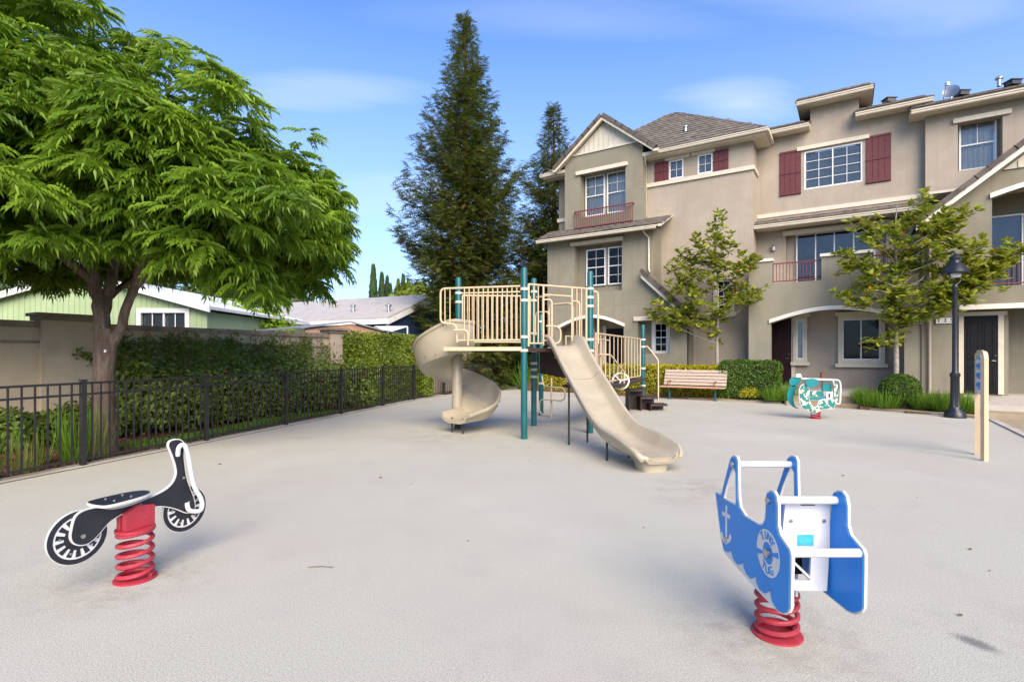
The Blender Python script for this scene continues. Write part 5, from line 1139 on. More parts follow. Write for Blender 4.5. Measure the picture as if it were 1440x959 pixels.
MB().prism([TP(*p) for p in ((449, 294), (516, 294), (516, 299), (449, 299))], FP(0), -.002, -.0005).build('slot', M['door_black'], sp)
zs = TP(500, 495)[1]; MB().box(XL+.009, XR-.009, Yp+.018, Yp+.30, zs-.02, zs).build('seat', M['board_white'], tg)
MB().box(1.46, 1.63, 2.98, 3.16, .245, .262).build('base_plate', M['spring_red'], tg)
b = MB(); b.box(1.43, 1.445, 2.97, 3.15, .262, zs-.021); b.box(1.60, 1.615, 2.97, 3.15, .262, zs-.021); b.build('bracket', M['board_grey'], tg)
spring(tg, 1.545, 3.07, .108, .245, 4.0, .015)
# ---- green critter rider far right
gx, gy = 7.72, 13.35
gr_ = thing('spring_rider', (gx, gy, 0), 'small teal camouflage spring rider with white grab frame in front of the arched porch', 'spring rider', 'spring riders on the play surface')
M['camo'] = mat('camo', (0.60, 0.56, 0.42), 0.5, (0.015, 0.17, 0.16), 9, 2, fac=(0.47, 0.50))
def GP(x, y, Y=gy): px, py = 1095+x/11.28, 515+y/11.28; return ((px-720)/740*Y, CAM_Z-(py-498)/740*Y)
def FG(Y0): return lambda a, b_, d: (a, Y0+d, b_)
def gpoly(P, n=3): return catmull([GP(*p) for p in P], n)
front = gpoly([(300,330),(345,290),(400,300),(430,380),(420,480),(440,560),(470,620),(520,655),(575,620),(600,545),(700,520),(810,530),(830,580),(820,650),(740,662),(640,668),(560,712),(480,715),(400,680),(330,640),(300,560),(285,440)])
g1 = MB().prism(front, FG(gy-.16), 0, .02).build('side_board', M['camo'], gr_)
MB().prism(offset_poly(front, -.02), FG(gy-.16), .0205, .034).build('board_edge', M['board_white'], g1)
MB().prism(gpoly([(360,250),(385,205),(450,190),(530,200),(560,240),(545,290),(480,325),(410,320),(370,290)]), FG(gy-.19), 0, .028).build('head_board', M['board_teal'], gr_)
MB().prism(gpoly([(215,240),(240,195),(300,175),(370,185),(400,215),(380,270),(330,310),(270,330),(230,295)]), FG(gy+.14), 0, .02).build('head_board', M['board_teal'], gr_)
MB().prism(gpoly([(240,325),(300,310),(330,340),(300,400),(280,480),(285,560),(310,640),(370,680),(300,665),(225,600),(185,510),(190,410)]), FG(gy+.14), 0, .02).build('side_board', M['board_teal'], gr_)
for nm, P, Y0, m in (('seat_board', [(690,270),(830,275),(828,400),(690,395)], gy-.02, 'board_teal'), ('back_board', [(430,395),(605,395),(605,475),(430,475)], gy-.04, 'camo'), ('seat_board', [(430,485),(810,475),(810,520),(430,530)], gy-.10, 'board_teal'), ('seat_side', [(705,405),(812,400),(812,500),(712,498)], gy-.12, 'board_white'), ('seat_board', [(600,395),(700,395),(700,470),(600,470)], gy-.03, 'board_teal')):
    MB().prism([GP(*p) for p in P], FG(Y0), 0, .02).build(nm, M[m], gr_)
MB().prism([GP(*p) for p in ((742,430),(770,428),(768,488),(744,488))], FG(gy-.124), 0, .003).build('slot', M['door_black'], gr_)
MB().prism(gpoly([(835,265),(880,255),(890,380),(880,540),(840,580),(832,420)]), FG(gy-.13), 0, .02).build('back_board', M['camo'], gr_)
fr_ = rounded([(*GP(400,200),0), (*GP(905,215),0), (*GP(925,300),0), (*GP(915,585),0), (*GP(845,590),0), (*GP(840,540),0)], .07)
MB().tube([(p[0], gy-.15, p[1]) for p in fr_], .021, 8).build('grab_frame', M['board_white'], gr_, True)
MB().tube([(p[0], gy+.12, p[1]) for p in fr_], .021, 8).build('grab_frame', M['board_white'], gr_, True)
MB().prism([GP(*p) for p in ((310,130),(345,118),(390,125),(408,180),(305,180))], FG(gy+.10), 0, .02).build('cap_board', M['board_white'], gr_)
spring(gr_, GP(585, 800)[0], gy, .105, GP(585, 690)[1], 4.2)
# ================================================================ ACTIVITY PANEL ON TWO POSTS (right)
a = Vector((*G(1384.5, 648), 0)); c = Vector((*G(1374.5, 639.5), 0)); hp_ = thing('activity_panel', tuple((a+c)/2), 'narrow upright tan post frame holding a blue activity panel, seen edge-on', 'activity panel')
dv = (c-a).normalized(); pn = Vector((-dv.y, dv.x, 0)); H = CAM_Z+2/740*8.1
def pst(p0, name):
    pass
pts = [tuple(a), tuple(a+Vector((0, 0, H-.10))), tuple(a+dv*.03+Vector((0, 0, H-.03))), tuple(a+dv*.10+Vector((0, 0, H))), tuple(c-dv*.10+Vector((0, 0, H))), tuple(c-dv*.03+Vector((0, 0, H-.03))), tuple(c+Vector((0, 0, H-.10))), tuple(c)]
MB().tube(pts, .047, 4).build('frame', M['tan_metal'], hp_)
b = MB(); L = (c-a).length
def FA(x, z, d): return tuple(a+dv*x+pn*d+Vector((0, 0, z)))
b.prism([(.05, 1.05), (L-.05, 1.05), (L-.05, H-.06), (.05, H-.06)], FA, -.012, .012); b.build('panel', M['board_sky'], hp_)
for k in range(6):
    z = 1.12+.075*k; MB().prism([(.08, z), (L-.08, z), (L-.08, z+.045), (.08, z+.045)], FA, .0125, .03).build('bead_bar', M['board_grey'] if k % 2 else M['board_blue'], hp_)
MB().prism([(.04, 1.0), (L-.04, 1.0), (L-.04, 1.04), (.04, 1.04)], FA, -.02, .02).build('lower_rail', M['board_white'], hp_)
# ================================================================ LAMP POST
lx, ly = 8.42*13.5/13.55*1.0, 13.55; lx = (1343-720)/740*ly
lp = thing('street_lamp', (lx, ly, 0), 'black street lamp with bell shade and fluted base', 'street lamp')
MB().lathe([(.235, 0), (.235, .05), (.20, .16), (.125, .235), (.115, .27)], (lx, ly, 0), 24).build('base', M['lamp_black'], lp, True)
b = MB(); vs = []; n = 32
P = []
for z, r in ((.27, .105), (.30, .095), (1.02, .088), (1.05, .10)):
    P.append([(lx+(r+(.006 if k % 2 else -.004))*math.cos(2*math.pi*k/n), ly+(r+(.006 if k % 2 else -.004))*math.sin(2*math.pi*k/n), z) for k in range(n)])
b.sweep(P).build('fluted_sleeve', M['lamp_black'], lp, True)
MB().lathe([(.10, 1.05), (.112, 1.08), (.112, 1.12), (.075, 1.16), (.062, 1.2), (.055, 3.3), (.062, 3.32), (.065, 3.38), (.05, 3.42)], (lx, ly, 0), 20).build('pole', M['lamp_black'], lp, True)
for sg in (-1, 1): MB().tube(catmull([(lx, ly, 3.40), (lx+sg*.13, ly, 3.50), (lx+sg*.13, ly, 3.60), (lx+sg*.17, ly, 3.74)], 4, False), .014, 8).build('yoke', M['lamp_black'], lp, True)
MB().lathe([(.10, 3.60), (.13, 3.64), (.13, 3.70), (.09, 3.74)], (lx, ly, 0), 16).build('lens', M['blind'], lp, True)
MB().lathe([(.26, 3.72), (.30, 3.70), (.305, 3.72), (.27, 3.78), (.22, 3.87), (.15, 3.95), (.115, 3.99), (.11, 4.05), (.125, 4.08), (.125, 4.12), (.08, 4.17), (.03, 4.20), (.03, 4.24), (.0, 4.26)], (lx, ly, 0), 28).build('shade', M['lamp_black'], lp, True)
# ================================================================ BENCH
def BN(u, w, z): return FR(u, w, z)
ub0, ub1, wbn = -5.95, -3.72, 19.2
bn = thing('park_bench', FR((ub0+ub1)/2, wbn, 0), 'pinkish slatted park bench on teal legs in front of the yellow hedge', 'bench')
for i in range(5):
    z = .52+.112*i; wv = wbn+.20+.05*i
    b = MB(FR); b.add([(ub0+.05, wv, z), (ub1, wv, z), (ub1, wv+.035, z+.09), (ub0+.05, wv+.035, z+.09), (ub0+.05, wv+.035, z-.012), (ub1, wv+.035, z-.012), (ub1, wv+.07, z+.078), (ub0+.05, wv+.07, z+.078)], [(0,1,2,3),(4,7,6,5),(0,4,5,1),(1,5,6,2),(2,6,7,3),(3,7,4,0)]); b.build('back_slat', M['bench_wood'], bn)
for i in range(5): fbox('seat_slat', ub0, ub1, wbn-.25+.095*i, wbn-.25+.095*i+.08, .44, .48, M['bench_front'] if i == 0 else M['bench_wood'], bn, .008)
for u in (ub0+.32, ub1-.32):
    lg = MB(FR); lg.tube([(u, wbn, 0), (u, wbn, .40)], .035, 12); lg.lathe([(.07, 0), (.07, .015)], (u, wbn, 0), 14); lg.build('leg', M['teal'], bn, True)
    MB(FR).tube([(u, wbn-.22, .42), (u, wbn+.19, .42), (u, wbn+.44, .98)], .02, 8).build('bracket', M['rust'], bn, True)
    MB(FR).tube(rounded([(u, wbn-.2, .48), (u, wbn-.2, .66), (u, wbn+.20, .66)], .08), .018, 8).build('armrest', M['rust'], bn, True)
# ================================================================ IRON FENCE
fn = thing('iron_fence', (FENCE[1][0], FENCE[1][1], 0), 'black iron picket fence with two top rails along the planting bed', 'fence')
pk = MB().box(-.0095, .0095, -.0095, .0095, .06, 1.19); pkm = None
def fence_run(fn, P, n=16):
    global pkm
    for i in range(len(P)):
        x, y = P[i]; d = Vector(P[min(i+1, len(P)-1)])-Vector(P[max(i-1, 0)]); an = math.atan2(d.y, d.x)
        b = MB(); b.box(-.032, .032, -.032, .032, 0, 1.235); b.box(-.038, .038, -.038, .038, 1.236, 1.262)
        o = b.build('fence_post', M['fence_black'], fn, org=(0, 0, 0)); o.location = Vector((x, y, 0))-wl(fn); o.rotation_euler.z = an
    for i in range(len(P)-1):
        a, c = Vector(P[i]), Vector(P[i+1]); d = (c-a).normalized(); an = math.atan2(d.y, d.x); L = (c-a).length
        for z0, z1, nm in ((1.19, 1.222, 'top_rail'), (1.03, 1.06, 'middle_rail'), (.085, .115, 'bottom_rail')):
            o = MB().box(.034, L-.034, -.013, .013, z0, z1).build(nm, M['fence_black'], fn, org=(0, 0, 0)); o.location = Vector((a.x, a.y, 0))-wl(fn); o.rotation_euler.z = an
        for k in range(1, n+1):
            p = a+(c-a)*k/(n+1)
            if pkm is None: o = pk.build('picket', M['fence_black'], fn, org=(0, 0, 0)); pkm = o.data
            else: o = bpy.data.objects.new('picket', pkm); COL.objects.link(o); o.parent = fn
            o.location = Vector((p.x, p.y, 0))-wl(fn); o.rotation_euler.z = an+random.uniform(-.02, .02)
fence_run(fn, FENCE)
fn2 = thing('iron_fence', (-1.9, 23.2, 0), 'short black iron fence section behind the spiral slide', 'fence')
fence_run(fn2, [(-2.75+.02, 21.16), (-1.7, 23.3), (-.25, 25.6)], 17)
# air conditioner, path light
u, z = Q(1258, 545, 20.4)
ac = thing('air_conditioner', FR(1.2, 20.42, .42), 'dark air conditioner box beside the arched porch pier', 'air conditioner')
u0 = Q(1250, 530, 20.4)[0]; u1 = Q(1268, 530, 20.4)[0]
fbox('cabinet', u0, u1, 20.30, 20.62, .42, 1.06, M['board_black'], ac, .02)
for k in range(7): fbox('louvre', u0+.04, u1-.04, 20.28, 20.298, .50+.07*k, .53+.07*k, M['lamp_black'], ac)
b = MB(FR); u = Q(1156, 530, 19.5)[0]
pl = thing('path_light', FR(u, 19.5, .1), 'small bronze path light rising behind the teal spring rider', 'path light')
b.tube([(u, 19.5, .1), (u, 19.5, .82)], .012, 6); b.build('stake', M['support_dark'], pl, True); MB(FR).lathe([(.03, .82), (.05, .86), (.05, 1.02), (.07, 1.04), (.01, 1.08)], (u, 19.5, 0), 10).build('lamp_head', M['rust'], pl, True)
# ================================================================ BOUNDARY WALL
WA = Vector((-9.9, 8.6, 0)); wdir = Vector((math.sin(R(30)), math.cos(R(30)), 0)); wn = Vector((wdir.y, -wdir.x, 0))      # wn faces the playground
def WP(s, d, z): p = WA+wdir*s+wn*d; return (p.x, p.y, z)
def wpx(px): t = (px-720)/740; return (t*WA.y-WA.x)/(wdir.x-t*wdir.y)     # distance along the wall of a photo column
bw = thing('boundary_wall', WP(2, 0, 0), 'tan stucco boundary wall with capped piers, partly covered by ivy', 'wall')
sA, sB, sP2 = wpx(55), wpx(130), wpx(472)
print('wall', sA, sB, sP2)
ztw = 2.26
def wbox(name, s0, s1, d0, d1, z0, z1, m, c=0.0): return MB(WP).box(s0, s1, d0, d1, z0, z1).build(name, M[m], bw)
wbox('wall_panel', -7, sA, -.2, 0, 0, ztw-.12, 'wall_stucco'); wbox('wall_panel', sB, sP2-.3, -.2, 0, 0, ztw-.12, 'wall_stucco'); wbox('wall_panel', sP2+.3, 13.5, -.2, 0, 0, ztw-.12, 'wall_stucco')
for (a, c) in ((-7, sA), (sB, sP2-.3), (sP2+.3, 13.5)):
    b = MB(WP); b.box(a, c, -.26, .06, ztw-.12, ztw); b.box(a, c, .001, .035, ztw-.42, ztw-.37); b.build('wall_cap', M['wall_cap'], bw)
for (a, c) in ((sA, sB), (sP2-.3, sP2+.3)):
    wbox('pier', a, c, -.25, .12, 0, ztw+.02, 'wall_stucco')
    b = MB(WP); b.box(a-.10, c+.10, -.34, .22, ztw+.10, ztw+.16); b.box(a-.05, c+.05, -.29, .17, ztw+.02, ztw+.099); b.build('pier_cap', M['wall_cap'], bw)
W2 = Vector(WP(13.5, 0, 0))
bw2 = thing('boundary_wall', (0.5, 31, 0), 'far stucco boundary wall hidden by hedging behind the play structure', 'wall')
b = MB(); b.add([(W2.x, W2.y, 0), (-1.0, 31, 0), (14, 31, 0), (14, 31.2, 0), (-1.2, 31.2, 0), (W2.x-.2, W2.y, 0), (W2.x, W2.y, 2.1), (-1.0, 31, 2.1), (14, 31, 2.1), (14, 31.2, 2.1), (-1.2, 31.2, 2.1), (W2.x-.2, W2.y, 2.1)], [(0,1,7,6),(1,2,8,7),(2,3,9,8),(3,4,10,9),(4,5,11,10),(5,0,6,11),(6,7,10,11),(7,8,9,10)])
b.build('wall_panel', M['wall_stucco'], bw2)

# ================================================================ BACKGROUND HOUSES
gh = thing('green_house', (-15, 20, 0), 'pale green wooden house with white fascia behind the boundary wall', 'house')
Yg = 19.0
def Gp(px, py, Y=Yg): return ((px-720)/740*Y, CAM_Z-(py-498)/740*Y)
pk_, er, el = Gp(120, 388), Gp(297, 436), Gp(-60, 436)
def FY(a, b_, d): return (a, d, b_)
wn0, wn1 = Gp(199, 440), Gp(261, 461)
wall_g = MB().prism([(el[0], 0), (er[0]-.15, 0), (er[0]-.15, er[1]), (pk_[0], pk_[1]-.05), (el[0], el[1])], FY, Yg, Yg+.2, [[(wn0[0], wn1[1]), (wn1[0], wn1[1]), (wn1[0], wn0[1]), (wn0[0], wn0[1])]]).build('wall', M['green_siding'], gh)
b = MB(); x = el[0]
while x < er[0]-.2:
    zt_ = np.interp(x, [el[0], pk_[0], er[0]], [el[1], pk_[1], er[1]])-.1
    if wn0[0]-.18 < x < wn1[0]+.18: b.box(x, x+.03, Yg-.015, Yg-.001, wn0[1]+.2, zt_)
    else: b.box(x, x+.03, Yg-.015, Yg-.001, 0.5, zt_)
    x += .20
o = b.build('siding_batten', M['green_siding'], gh); o['kind'] = 'stuff'
b = MB(); b.prism([(pk_[0], pk_[1]-.06), (pk_[0], pk_[1]+.16), (er[0]+.1, er[1]+.14), (er[0]+.1, er[1]-.10)], FY, Yg-.30, Yg-.22); b.prism([(pk_[0]-.001, pk_[1]-.06), (pk_[0]-.001, pk_[1]+.16), (el[0], el[1]+.14), (el[0], el[1]-.10)], FY, Yg-.30, Yg-.22); b.build('fascia', M['plain_white'], gh)
b = MB(); b.prism([(pk_[0], pk_[1]+.02), (er[0]+.1, er[1]+.0), (er[0]+.1, er[1]+.11), (pk_[0], pk_[1]+.13)], FY, Yg-.219, Yg+9); b.prism([(pk_[0]-.001, pk_[1]+.02), (el[0], el[1]), (el[0], el[1]+.11), (pk_[0]-.001, pk_[1]+.13)], FY, Yg-.219, Yg+9); b.build('roof', M['plain_white'], gh)
MB().box(er[0]-.35, er[0]-.16, Yg+.201, Yg+9, 0, er[1]-.05).build('side_wall', M['green_siding'], gh)
wf = MB().prism([(wn0[0]-.16, wn1[1]-.05), (wn1[0]+.16, wn1[1]-.05), (wn1[0]+.16, wn0[1]+.16), (wn0[0]-.16, wn0[1]+.16)], FY, Yg-.05, Yg-.002, [[(wn0[0], wn1[1]), (wn1[0], wn1[1]), (wn1[0], wn0[1]), (wn0[0], wn0[1])]]).build('window', M['plain_white'], gh)
xm = (wn0[0]+wn1[0])/2
for x0, x1 in ((wn0[0], xm-.03), (xm+.03, wn1[0])):
    MB().box(x0+.03, x1-.03, Yg+.03, Yg+.04, wn1[1]+.03, wn0[1]-.03).build('pane', M['glass_dark'], wf)
    MB().box((x0+x1)/2-.015, (x0+x1)/2+.015, Yg+.01, Yg+.029, wn1[1]+.03, wn0[1]-.03).build('mullion', M['plain_white'], wf)
MB().box(xm-.03, xm+.03, Yg, Yg+.06, wn1[1], wn0[1]).build('mullion', M['plain_white'], wf); MB().box(wn0[0], wn1[0], Yg+.12, Yg+.14, wn1[1], wn0[1]).build('blind', M['blind'], wf)
# navy house with grey shingle roof
nh = thing('blue_house', (-6.3, 27, 0), 'navy blue house with broad grey shingle roof and white fascia', 'house')
K0 = Vector((-6.35, 26, 3.36)); K1 = Vector((-4.55, 30.2, 4.98)); ev = Vector((-.90, .436, 0)).normalized()*1; LN = 13
K2 = Vector((K1.x+(K1.x-K0.x), K1.y+(K1.y-K0.y), 3.36)); nz = Vector((0, 0, 1))
def quad8(b, A, B, Cc, D, t):
    t = Vector(t); P = [Vector(A), Vector(B), Vector(Cc), Vector(D)]; b.add([tuple(p) for p in P]+[tuple(p+t) for p in P], [(0,1,2,3),(7,6,5,4),(0,4,5,1),(1,5,6,2),(2,6,7,3),(3,7,4,0)])
b = MB(); quad8(b, K0-ev*.25, K1-ev*.25, K1+ev*LN, K0+ev*LN, (0, 0, .10)); quad8(b, K2-ev*.25, K1-ev*.25, K1+ev*LN, K2+ev*LN, (0, 0, .10)); rN = b.build('roof', M['shingle'], nh)
gn = Vector((K1.x-K0.x, K1.y-K0.y, 0)).normalized()
b = MB(); quad8(b, K0-ev*.28, K0+ev*LN, K0+ev*LN+Vector((0, 0, -.24)), K0-ev*.28+Vector((0, 0, -.24)), -gn*.05); quad8(b, K0-ev*.28, K1-ev*.28, K1-ev*.28+Vector((0, 0, -.26)), K0-ev*.28+Vector((0, 0, -.26)), -ev*.05); b.build('fascia', M['plain_white'], nh)
b = MB(); k0 = K0+gn*.35; k2 = K2-gn*.35
b.add([tuple((k0.x, k0.y, 0)), tuple((k2.x, k2.y, 0)), tuple((k2.x, k2.y, 3.35)), tuple((K1.x, K1.y, 4.85)), tuple((k0.x, k0.y, 3.42))], [(0, 1, 2, 3, 4)])
k3 = k0+ev*LN; b.add([(k0.x, k0.y, 0), (k0.x, k0.y, 3.42), (k3.x, k3.y, 3.42), (k3.x, k3.y, 0)], [(0, 1, 2, 3)]); b.build('wall', M['navy'], nh, fix=False)
b = MB(); z = 2.9
for k in range(5):
    z = 2.2+.34*k; f0 = max(0, (z-3.42)/(4.85-3.42)); pa_ = k0.lerp(K1, f0) if f0 > 0 else k0; pb_ = k2.lerp(K1, f0) if f0 > 0 else k2
    pa_ = Vector((pa_.x, pa_.y, z)); pb_ = Vector((pb_.x, pb_.y, z)); quad8(b, pa_, pb_, pb_+Vector((0, 0, .02)), pa_+Vector((0, 0, .02)), -ev*.015)
b.build('siding_line', M['navy'], nh)
MB().box(k0.x-.08, k0.x+.08, k0.y-.12, k0.y-.001, 0, 3.3).build('corner_board', M['plain_white'], nh)
for (t, s) in ((.22, .05), (.30, .35), (.55, .62)):
    p = K0.lerp(K1, t)+ev*(s*9); MB().lathe([(.10, 0), (.10, .28), (.17, .30), (.17, .36), (.03, .42)], tuple(p+Vector((0, 0, .08))), 10).build('roof_vent', M['steel'], rN, True)
# shed
sh = thing('garden_shed', (-5.6, 18.6, 0), 'low brown shed with blue-grey roof peeking over the boundary wall', 'shed')
Ys = 18.6
def Sp(px, py): return ((px-720)/740*Ys, CAM_Z-(py-498)/740*Ys)
s1_, s2_, s3_ = Sp(425, 463), Sp(494, 454.5), Sp(541, 467)
MB().prism([(s1_[0]+.1, 0), (s3_[0]-.1, 0), (s3_[0]-.1, s3_[1]), (s2_[0], s2_[1]-.03), (s1_[0]+.1, s1_[1])], FY, Ys, Ys+3).build('wall', M['shed_wood'], sh)
b = MB(); ev2 = Vector((-.93, .36, 0)); A = Vector((s2_[0], Ys-.1, s2_[1]+.02)); Bp = Vector((s1_[0], Ys-.1, s1_[1]+.02)); Cp = Vector((s3_[0], Ys-.1, s3_[1]+.02))
quad8(b, Bp, A, A+Vector((-3.4, 3.5, 0)), Bp+Vector((-3.4, 3.0, 0)), (0, 0, .05)); quad8(b, A, Cp, Cp+Vector((0, 3, 0)), A+Vector((-.5, 3.4, 0)), (0, 0, .05)); b.build('roof', M['shed_roof'], sh)
b = MB()
for k in range(1, 7): z = s3_[1]-.12*k; b.box(s1_[0]+.1, s3_[0]-.1, Ys-.015, Ys-.001, z, z+.015)
b.build('siding_line', M['shed_wood'], sh)
cn_ = thing('canopy', (-4.6, 22, 0), 'white pitched canopy against the navy gable wall', 'canopy')
b = MB(); c0 = AT(527, 459.5, 22); c1 = AT(573, 459.5, 21.0); c2 = AT(545, 468, 20.5); c3 = AT(592, 462, 23)
quad8(b, c0, c1, c2, c2, (0, 0, .03)); b.build('roof', M['plain_white'], cn_)
for c in (c0, c1, c2): MB().lathe([(.03, 0), (.03, c[2])], (c[0], c[1], 0), 8).build('pole', M['plain_white'], cn_)

# ================================================================ TREES
def limb(b, P, r0, r1, n=9, seg=6, jit=.03):
    c = catmull(P, seg, False); m = len(c); rs = [r0+(r1-r0)*(i/(m-1))**.8 for i in range(m)]
    c = [tuple(Vector(p)+Vector((random.uniform(-jit, jit), random.uniform(-jit, jit), 0))*min(1, rs[i]*6)*(0 < i < m-1)) for i, p in enumerate(c)]
    b.tube(c, rs, n)
# big drooping-leaved tree
TX, TY = -6.78, 8.75
bt = thing('shade_tree', (TX, TY, 0), 'large spreading green tree with drooping pinnate leaves and forked trunk behind the fence', 'tree')
b = MB()
b.tube([(TX, TY, -.05), (TX, TY, .05), (TX+.01, TY, .25), (TX, TY, .8), (TX-.01, TY, 1.3), (TX+.02, TY, 1.75), (TX+.02, TY, 2.05)], [.24, .20, .165, .148, .145, .165, .15], 14)
def TP3(px, py, Y): return AT(px, py, Y)
limb(b, [(TX+.0, TY, 1.65), TP3(143, 440, 8.75), TP3(126, 380, 8.7), TP3(100, 300, 8.5), TP3(70, 200, 8.3), TP3(60, 90, 8.4)], .15, .03)
limb(b, [TP3(141, 455, 8.75), TP3(156, 395, 8.9), TP3(180, 300, 9.2), TP3(220, 200, 9.5), TP3(240, 110, 9.7)], .11, .02)
limb(b, [(TX+.05, TY, 1.72), TP3(168, 465, 8.7), TP3(190, 405, 8.6), TP3(240, 372, 8.6), TP3(320, 330, 8.8), TP3(420, 270, 9.0)], .10, .02)
limb(b, [TP3(185, 415, 8.6), TP3(210, 340, 8.3), TP3(270, 240, 8.0), TP3(300, 180, 8.0)], .07, .02)
limb(b, [TP3(130, 395, 8.7), TP3(60, 340, 8.2), TP3(-40, 260, 7.6)], .08, .02); limb(b, [TP3(150, 420, 8.8), TP3(200, 380, 10), TP3(300, 300, 11.3)], .07, .02)
tk = b.build('trunk', M['bark'], bt, True)
MB().box(TX+.15, TX+.175, TY-.20, TY-.18, 1.66, 1.70).build('tree_tag', M['plain_white'], bt)
# crown: shell of clumps on a lobed dome
def dome_points(n, c, rad, zcut, lob=.16, seed=3, inner=.0, fr_=1.3):
    P = []; Nn = []
    while len(P) < n:
        v = unit(1)[0]
        if v[2] < zcut: continue
        k = 1+lob*(lumpf(np.array([v*2.2]), fr_, seed)[0]-.5)*2
        r = k*(1-inner*rng.random()**1.5)
        P.append(np.array(c)+np.array(rad)*v*r); Nn.append(v/np.array(rad)); 
    P = np.array(P); Nn = np.array(Nn); Nn /= np.linalg.norm(Nn, axis=1, keepdims=True); return P, Nn
def clump_leaves(P, Nn, per, size, spread=.35):
    """around each clump tip several drooping leaves radiating outward"""
    n = len(P); A = np.repeat(P, per, 0); No = np.repeat(Nn, per, 0); th = rng.random(n*per)*2*np.pi
    rad = np.stack([np.cos(th), np.sin(th), np.zeros(n*per)], 1)
    D = rad*.95 + No*0.55 + np.array([0, 0, .08]) + rng.normal(size=(n*per, 3))*.22
    A = A + No*(rng.random((n*per, 1))-.4)*spread + rad*.04
    S = size*(.75+.5*rng.random(n*per)); Up = np.array([[0, 0, 1.]])+rng.normal(size=(n*per, 3))*.18
    return A, D, Up, S
cA = np.array([-6.85, 9.0, 3.95]); rA = np.array([3.35, 2.7, 2.35])
Pc, Nc = dome_points(390, cA, rA*.93, -.62, .25, 5, .30, 2.3)
P2_, N2_ = dome_points(70, cA, rA*.70, -.55, .1, 8, .3)
P3_, N3_ = dome_points(210, np.array([-9.6, 8.6, 4.9]), np.array([3.5, 2.8, 2.9]), -.7, .25, 9, .16, 2.2)
P4_, N4_ = dome_points(60, np.array([-4.75, 9.9, 3.9]), np.array([1.35, 1.6, 1.1]), -1, .25, 12, .3, 2)
Pc = np.concatenate([Pc, P2_, P3_, P4_]); Nc = np.concatenate([Nc, N2_, N3_, N4_])
def puffs(P, Nn, per=9, r0=.42):
    A = np.repeat(P, per, 0); No = np.repeat(Nn, per, 0); d = unit(len(A)); fl = np.sum(d*No, 1) < -.25; d[fl] *= -1; d[:, 2] = np.where(d[:, 2] < -.35, -d[:, 2], d[:, 2])
    rr_ = np.repeat(r0*(.65+.7*rng.random(len(P))), per); return A+d*rr_[:, None]*np.array([1, 1, .62]), d*.7+No*.3
Pc, Nc = puffs(Pc, Nc)
# loose upright shoots on top
tops = [TP3(235, 52, 8.6), TP3(205, 85, 8.7), TP3(180, 65, 8.8), TP3(370, 150, 9.2), TP3(300, 120, 9.0), TP3(140, 35, 8.8), TP3(100, 5, 8.5), TP3(430, 190, 9.4), TP3(280, 118, 9.3)]
Pc = np.concatenate([Pc, np.array(tops)]); Nc = np.concatenate([Nc, np.tile([[0, 0, 1.]], (len(tops), 1))])
keep = (Pc[:, 2] > 1.92+.098*Pc[:, 1]+.35*lumpf(Pc, 1.1, 4)+.18*np.exp(-((Pc[:, 0]+6.0)/1.3)**2)-.42*np.clip((Pc[:, 0]+5.6)/.7, 0, 1)) & (Pc[:, 1] > 4.6)
Pc, Nc = Pc[keep], Nc[keep]
A_, D_, U_, S_ = clump_leaves(Pc, Nc, 7, .27, .16)
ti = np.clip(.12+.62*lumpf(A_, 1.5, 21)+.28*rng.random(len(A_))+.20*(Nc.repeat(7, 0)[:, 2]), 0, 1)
leaf_object('crown', A_, D_, U_, S_, T_PIN, M['leaf_tree'], ti, bt)

